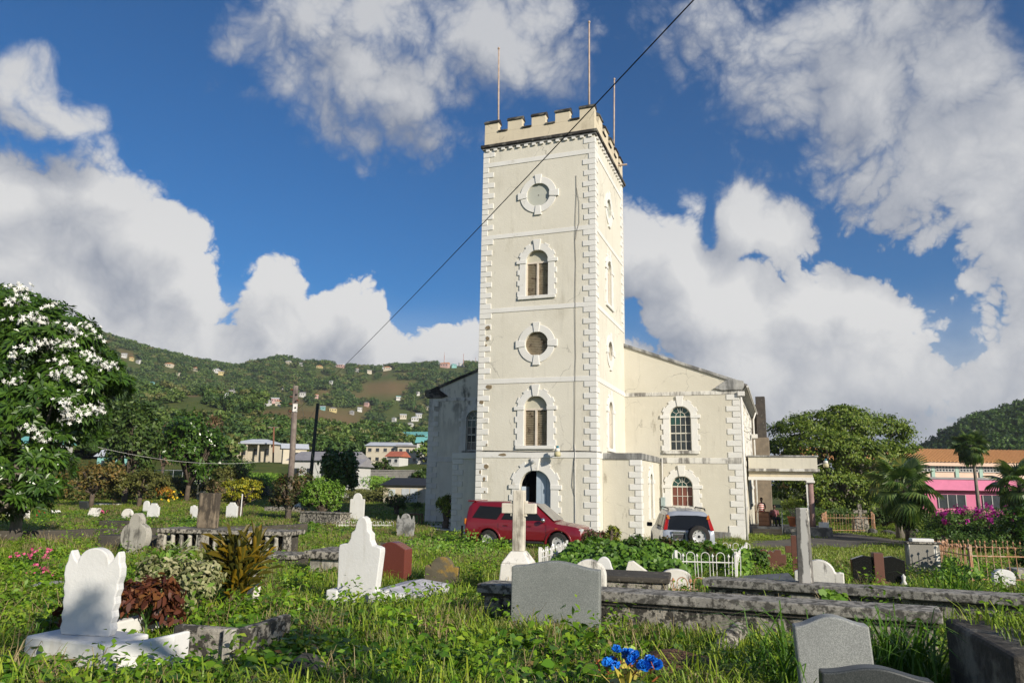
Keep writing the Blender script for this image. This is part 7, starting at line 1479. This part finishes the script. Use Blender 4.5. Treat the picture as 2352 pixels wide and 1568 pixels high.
# ---- scatter helper (geometry nodes): only for grass, ground vines and the far woods
def scatter(name, label, cat, pts, rots, scl, pick, protos):
    pc = bpy.data.collections.new(name+'_sources')
    for i, me in enumerate(protos): o = bpy.data.objects.new('%s_source_%02d' % (name, i), me); pc.objects.link(o)
    me = bpy.data.meshes.new(name); me.from_pydata([tuple(p) for p in pts], [], [])
    a = me.attributes.new('rot', 'FLOAT_VECTOR', 'POINT'); a.data.foreach_set('vector', np.asarray(rots, dtype=np.float32).ravel()); a = me.attributes.new('scl', 'FLOAT_VECTOR', 'POINT'); a.data.foreach_set('vector', np.asarray(scl, dtype=np.float32).ravel()); a = me.attributes.new('pick', 'INT', 'POINT'); a.data.foreach_set('value', np.asarray(pick, dtype=np.int32))
    ng = bpy.data.node_groups.new(name, 'GeometryNodeTree'); ng.interface.new_socket('Geometry', in_out='INPUT', socket_type='NodeSocketGeometry'); ng.interface.new_socket('Geometry', in_out='OUTPUT', socket_type='NodeSocketGeometry')
    N = ng.nodes; gi = N.new('NodeGroupInput'); go = N.new('NodeGroupOutput'); ip = N.new('GeometryNodeInstanceOnPoints'); ci = N.new('GeometryNodeCollectionInfo'); ci.inputs['Collection'].default_value = pc; ci.inputs['Separate Children'].default_value = True; ci.inputs['Reset Children'].default_value = True
    def na(nm, ty): q = N.new('GeometryNodeInputNamedAttribute'); q.data_type = ty; q.inputs['Name'].default_value = nm; return q.outputs['Attribute']
    er = N.new('FunctionNodeEulerToRotation'); ng.links.new(na('rot', 'FLOAT_VECTOR'), er.inputs[0]); ng.links.new(gi.outputs[0], ip.inputs['Points']); ng.links.new(ci.outputs[0], ip.inputs['Instance']); ip.inputs['Pick Instance'].default_value = True
    ng.links.new(na('pick', 'INT'), ip.inputs['Instance Index']); ng.links.new(er.outputs[0], ip.inputs['Rotation']); ng.links.new(na('scl', 'FLOAT_VECTOR'), ip.inputs['Scale']); ng.links.new(ip.outputs[0], go.inputs[0])
    o = bpy.data.objects.new(name, me); link(o); md = o.modifiers.new('scatter', 'NODES'); md.node_group = ng; tag(o, label, cat, kind='stuff'); return o
# forest
def forest_proto(seed, m, n, leaf, flat=.0, palm_=False):
    lob = auto_lobes(.5, .5, .45, .5, 7, seed); C, N_ = crown_pts(lob, n, 10, .16); return leaf_mesh('wood_tree', C, N_, leaf*RNG.uniform(.7, 1.3, len(C)), .7, .2, m)
F1 = leafmat('wood_leaf_a', [(0.056, 0.119, 0.023), (0.092, 0.169, 0.032), (0.140, 0.218, 0.045)]); F2 = leafmat('wood_leaf_b', [(0.092, 0.151, 0.030), (0.139, 0.214, 0.043), (0.207, 0.268, 0.063)]); F3 = leafmat('wood_leaf_c', [(0.128, 0.149, 0.041), (0.182, 0.189, 0.056), (0.213, 0.209, 0.075)]); F4 = leafmat('wood_leaf_d', [(0.048, 0.097, 0.026), (0.077, 0.139, 0.037), (0.120, 0.181, 0.048)])
protos = [forest_proto(k, m, 420, .13) for k, m in enumerate((F1, F1, F2, F2, F3, F4, F4))]
fp = []; fs = []; fk = []
for _ in range(30000):
    left = RNG.random() < .90
    az = RNG.uniform(rad(-44), rad(13)) if left else RNG.uniform(rad(26.5), rad(46)); rr = (RNG.uniform(118**1.4, 985**1.4))**(1/1.4) if left else RNG.uniform(190, 545); x, y = rr*math.sin(az), rr*math.cos(az); z = ground(x, y)
    if left and z < CZ-1.2 or not left and z < CZ+6: continue
    px, py = proj((x, y, z))
    nz = math.sin(x*.021+1)*math.sin(y*.017)+.6*math.sin(x*.055+y*.03)+.4*math.sin(y*.08-x*.02)
    if left:
        if clearing((x, y, z)) > -.05: continue
        if nz > 1.15 and rr > 200: continue
        if rr < 175 and (py > 1020 and (520 < px < 980)): continue
    # keep house fronts clear
    if any(abs(px-h[0]) < h[2]*.75 and -2 < py-h[1] < 26 for h in HIL): continue
    if 855 < px < 990 and 1055 < py < 1100: continue
    sz = RNG.uniform(4.2, 9.) if rr > 300 else RNG.uniform(3.5, 7.)
    fp.append((x, y, z-sz*.12)); fs.append((sz*RNG.uniform(.9, 1.3), sz*RNG.uniform(.9, 1.3), sz*RNG.uniform(.7, 1.15))); fk.append(int(RNG.integers(0, 7)) if left else int(RNG.choice([0, 1, 5, 6])))
scatter('hillside_forest', 'dense green woodland covering the hills', 'forest', fp, np.c_[np.zeros((len(fp), 2)), RNG.uniform(0, 6.28, len(fp))], fs, fk, protos)
# grass and ground vines
def tuft(seed, n, H, spread, m, lean=.5, w=.006):
    rg = random.Random(seed); mb = MB()
    for _ in range(n):
        a = rg.uniform(0, 6.28); o = Vector((rg.gauss(0, spread), rg.gauss(0, spread), 0)); h = H*rg.uniform(.5, 1.15); ln = lean*rg.uniform(.2, 1.2); d = Vector((math.cos(a), math.sin(a), 0)); sd = Vector((-d.y, d.x, 0))*w*rg.uniform(.7, 1.4)
        p1 = o+d*h*ln*.25+Vector((0, 0, h*.5)); p2 = o+d*h*ln*.7+Vector((0, 0, h*.85)); p3 = o+d*h*ln*1.2+Vector((0, 0, h*(1-.3*ln))); mb.add([o-sd, o+sd, p1+sd, p1-sd, p2+sd*.7, p2-sd*.7, p3], [(0, 1, 2, 3), (3, 2, 4, 5), (5, 4, 6)])
    return mb.mesh('tuft', m)
def vine(seed, n, R, H, leaf, m):
    rg = np.random.default_rng(seed); C = np.c_[rg.normal(0, R, (n, 2)), np.abs(rg.normal(0, H*.45, n))+H*.35]; return leaf_mesh('vine', C, np.tile((0, -.15, 1.), (n, 1)), leaf*rg.uniform(.6, 1.35, n), .82, .2, m, rg, .12, 'heart')
def weed(seed, m, H):
    rg = np.random.default_rng(seed); C = []; N_ = []
    for st_ in range(7):
        bx, by = rg.normal(0, .10, 2); lx, ly = rg.normal(0, .10, 2)
        for k in range(13): t = (k+1)/13*rg.uniform(.85, 1.1); a = k*2.4; C.append((bx+lx*t+.05*math.cos(a), by+ly*t+.05*math.sin(a), H*t*(.8+.4*(st_ % 3)/2))); N_.append((.5*math.cos(a), .5*math.sin(a), .9))
    return leaf_mesh('weed', np.array(C), np.array(N_), .07*rg.uniform(.6, 1.3, len(C)), .5, .1, m, rg, .15)
def litter(seed):
    rg = np.random.default_rng(seed); n = 14; C = np.c_[rg.normal(0, .22, (n, 2)), rg.uniform(.03, .10, n)]; return leaf_mesh('litter', C, np.tile((0, 0, 1.), (n, 1)), .07*rg.uniform(.6, 1.4, n), .5, 0, leafmat('dead_leaf', [(.14, .08, .035), (.24, .15, .06), (.3, .22, .1)]), rg)
GR1 = leafmat('grass_blade', [(0.127, 0.212, 0.014), (0.207, 0.311, 0.023), (0.361, 0.424, 0.041)], trans=.18); GR2 = leafmat('grass_dry', [(0.136, 0.188, 0.028), (0.242, 0.273, 0.056), (0.364, 0.359, 0.112)], trans=.18); GR3 = leafmat('grass_deep', [(0.054, 0.133, 0.011), (0.099, 0.213, 0.016), (0.161, 0.293, 0.023)], trans=.18)
VN1 = leafmat('vine_leaf', [(0.093, 0.195, 0.011), (0.172, 0.315, 0.017), (0.318, 0.472, 0.028)], trans=.18); VN2 = leafmat('vine_leaf_deep', [(0.060, 0.156, 0.010), (0.109, 0.245, 0.014), (0.182, 0.343, 0.020)], trans=.18); VN3 = leafmat('vine_leaf_yellow', [(0.119, 0.213, 0.017), (0.204, 0.329, 0.028), (0.339, 0.425, 0.041)], trans=.18)
GP = [tuft(1, 60, .16, .12, GR1, .7, .005), tuft(2, 50, .22, .12, GR1, .8, .005), tuft(3, 60, .12, .13, GR3, .7, .005), tuft(4, 40, .20, .11, GR2, .7, .004), vine(5, 38, .19, .075, .075, VN1), vine(6, 36, .20, .085, .085, VN2), vine(7, 30, .18, .07, .065, VN3), tuft(8, 90, .12, .22, GR1, .5, .008), tuft(9, 90, .11, .24, GR2, .5, .008), tuft(10, 80, .6, .16, GR3, 1.0, .007), weed(11, VN3, .30), weed(12, VN1, .38), litter(13), tuft(14, 26, .34, .12, leafmat('straw', [(.26, .2, .09), (.38, .3, .15)]), .9, .0035)]
def in_foot(x, y, mg=0.):
    for fx, fy, yw, hl, hw in FOOT:
        dx, dy = x-fx, y-fy
        if abs(dx) > 6 or abs(dy) > 6: continue
        c, s_ = math.cos(yw), math.sin(yw)
        if abs(dx*c+dy*s_) < hl+mg and abs(-dx*s_+dy*c) < hw+mg: return True
    return False
dpoly = [proj((q[0], q[1], ground(*q))) for q in driveway_far]+[proj((q[0], q[1], ground(*q))) for q in driveway_near][::-1]
def inpoly(x, y, P):
    c = False; j = len(P)-1
    for i in range(len(P)):
        if (P[i][1] > y) != (P[j][1] > y) and x < (P[j][0]-P[i][0])*(y-P[i][1])/(P[j][1]-P[i][1])+P[i][0]: c = not c
        j = i
    return c
Mi = Mch.inverted()
gpn = []; gr_ = []; gs = []; gk = []
def vnoise(x, y): return math.sin(x*.9+1.3)*math.sin(y*1.1+.4)+.6*math.sin(x*2.1+y*.8)*math.sin(y*1.7-x*.5+2)
VZ = [(150, 1390, 170, 70, 4), (250, 1560, 380, 60, 5), (820, 1545, 260, 60, 5), (1050, 1540, 220, 40, 6), (650, 1470, 150, 60, 5), (100, 1300, 180, 40, 4), (1200, 1545, 260, 50, 4), (1800, 1540, 130, 40, 4), (950, 1250, 180, 24, 4), (700, 1215, 150, 20, 6), (250, 1200, 260, 24, 4), (2050, 1320, 160, 30, 6), (1750, 1300, 100, 24, 4), (2250, 1330, 130, 30, 6), (880, 1440, 90, 30, 4), (430, 1240, 150, 20, 4)]
def plant_at(x, y, near):
    l = Mi @ Vector((x, y, 0))
    if -12.9 < l.x < 6.6 and 7.0 < l.y < 27 or -8.4 < l.x < 2.0 and 1.2 < l.y < 8 or -6.6 < l.x < .2 and -.2 < l.y < 8 or 6.4 < l.x < 11.3 and 12.3 < l.y < 18: return
    if in_foot(x, y): return
    z = ground(x, y); px, py = proj((x, y, z))
    if not (-60 < px < 2412 and py < 1680): return
    if inpoly(px, py, dpoly): return
    if 985 < px < 1105 and 1204 < py < 1226: return
    if math.hypot((px-1545)/75, (py-1560)/34) < 1 and RNG.random() < .92: return
    lawn = px > 1700 and py < 1300 and y > 24
    if lawn: k = int(RNG.choice([7, 8, 8 if py > 1252 else 7])); sc = RNG.uniform(.7, 1.2); h = .55 if py < 1262 else 1.1
    else:
        v = vnoise(x, y); zone = None
        for a, b, c, d, t in VZ:
            if math.hypot((px-a)/c, (py-b)/d) < 1+.25*v: zone = t; break
        u = RNG.random()
        if zone and u < .88: k = int(RNG.choice([zone, zone, 4, 5, 6]))
        elif v > .35 and u < .6: k = int(RNG.choice([4, 5, 6]))
        else: k = int(RNG.choice([0, 1, 2, 2, 3] if near < 2 else [0, 0, 2, 3, 3, 7]))
        if y < 13 and RNG.random() < .0012 and not zone: k = 9
        u2 = RNG.random()
        if near < 3 and u2 < .035: k = int(RNG.choice([10, 11, 11]))
        elif near < 2 and u2 < .10: k = 12
        elif u2 < .135: k = 13
        elif near == 0 and vnoise(x*1.7+5, y*1.9) > 1.05: return
        sc = RNG.uniform(.75, 1.3); h = RNG.uniform(.7, 1.1)
        if k < 4 and px > 850 and px < 1200 and py > 1300: h *= 1.15
    if not lawn and near < 2 and in_foot(x, y-.18, .22):           # trodden, shorter growth right in front of the stones
        k = int(RNG.choice([2, 2, 6, 0])); h = .55
    s0 = {0: 1., 1: 1.05, 2: 1.3, 3: 1.8}[near]
    gpn.append((x, y, z-.01)); gr_.append((RNG.normal(0, .1), RNG.normal(0, .1), RNG.uniform(0, 6.28))); gs.append((sc*s0, sc*s0, sc*h*(1. if near < 2 else 1.1))); gk.append(k)
def fill(y0, y1, dens, near):
    for _ in range(int(dens*(y1**2-y0**2)*.80)):
        y = math.sqrt(RNG.uniform(y0**2, y1**2)); x = RNG.uniform(-.80, .80)*y; plant_at(x, y, near)
fill(4.2, 11, 60, 0); fill(11, 19, 28, 1); fill(19, 34, 12, 2); fill(34, 76, 3.6, 3)
# grass on the block tomb
for _ in range(46):
    q = Vector((RNG.uniform(.25, 1.4), RNG.uniform(.2, 1.3), 0)); q.rotate(Euler((0, 0, rad(-15)))); gpn.append((BLOCKP.x+q.x, BLOCKP.y+q.y, BLOCKP.z+BH-.005)); gr_.append((0, 0, RNG.uniform(0, 6.28))); gs.append((.9, .9, .75)); gk.append(int(RNG.choice([0, 1, 3])))
for (px, py, H) in [(2070, 1560, 1.1), (2090, 1545, .9), (2050, 1535, .9), (1620, 1390, .5), (1590, 1380, .5)]:
    q = gp(px, py+35); gpn.append((q.x, q.y, q.z)); gr_.append((0, 0, RNG.uniform(0, 6.28))); gs.append((1, 1, H)); gk.append(9)
scatter('grass', 'long grass and creeping vines over the graveyard', 'grass', gpn, gr_, gs, gk, GP)
print('SCATTER', len(fp), len(gpn))
# ------------------------------------------------------------------ humid air over the valley
HZ = bpy.data.materials.new('humid_air'); HZ.use_nodes = True; T = NT(HZ.node_tree); T.n.clear(); out = T.new('ShaderNodeOutputMaterial'); pv = T.new('ShaderNodeVolumePrincipled')
pv.inputs['Color'].default_value = (.82, .88, .95, 1); pv.inputs['Density'].default_value = .00018; pv.inputs['Anisotropy'].default_value = .2; T.link(pv.outputs[0], out.inputs['Volume'])
hz = MB().box(-4200, 4200, -4200, 4200, -12, 250).build('haze', HZ); tag(hz, 'thin humid haze in front of the far hills', 'haze', kind='stuff'); SC.cycles.volume_bounces = 0
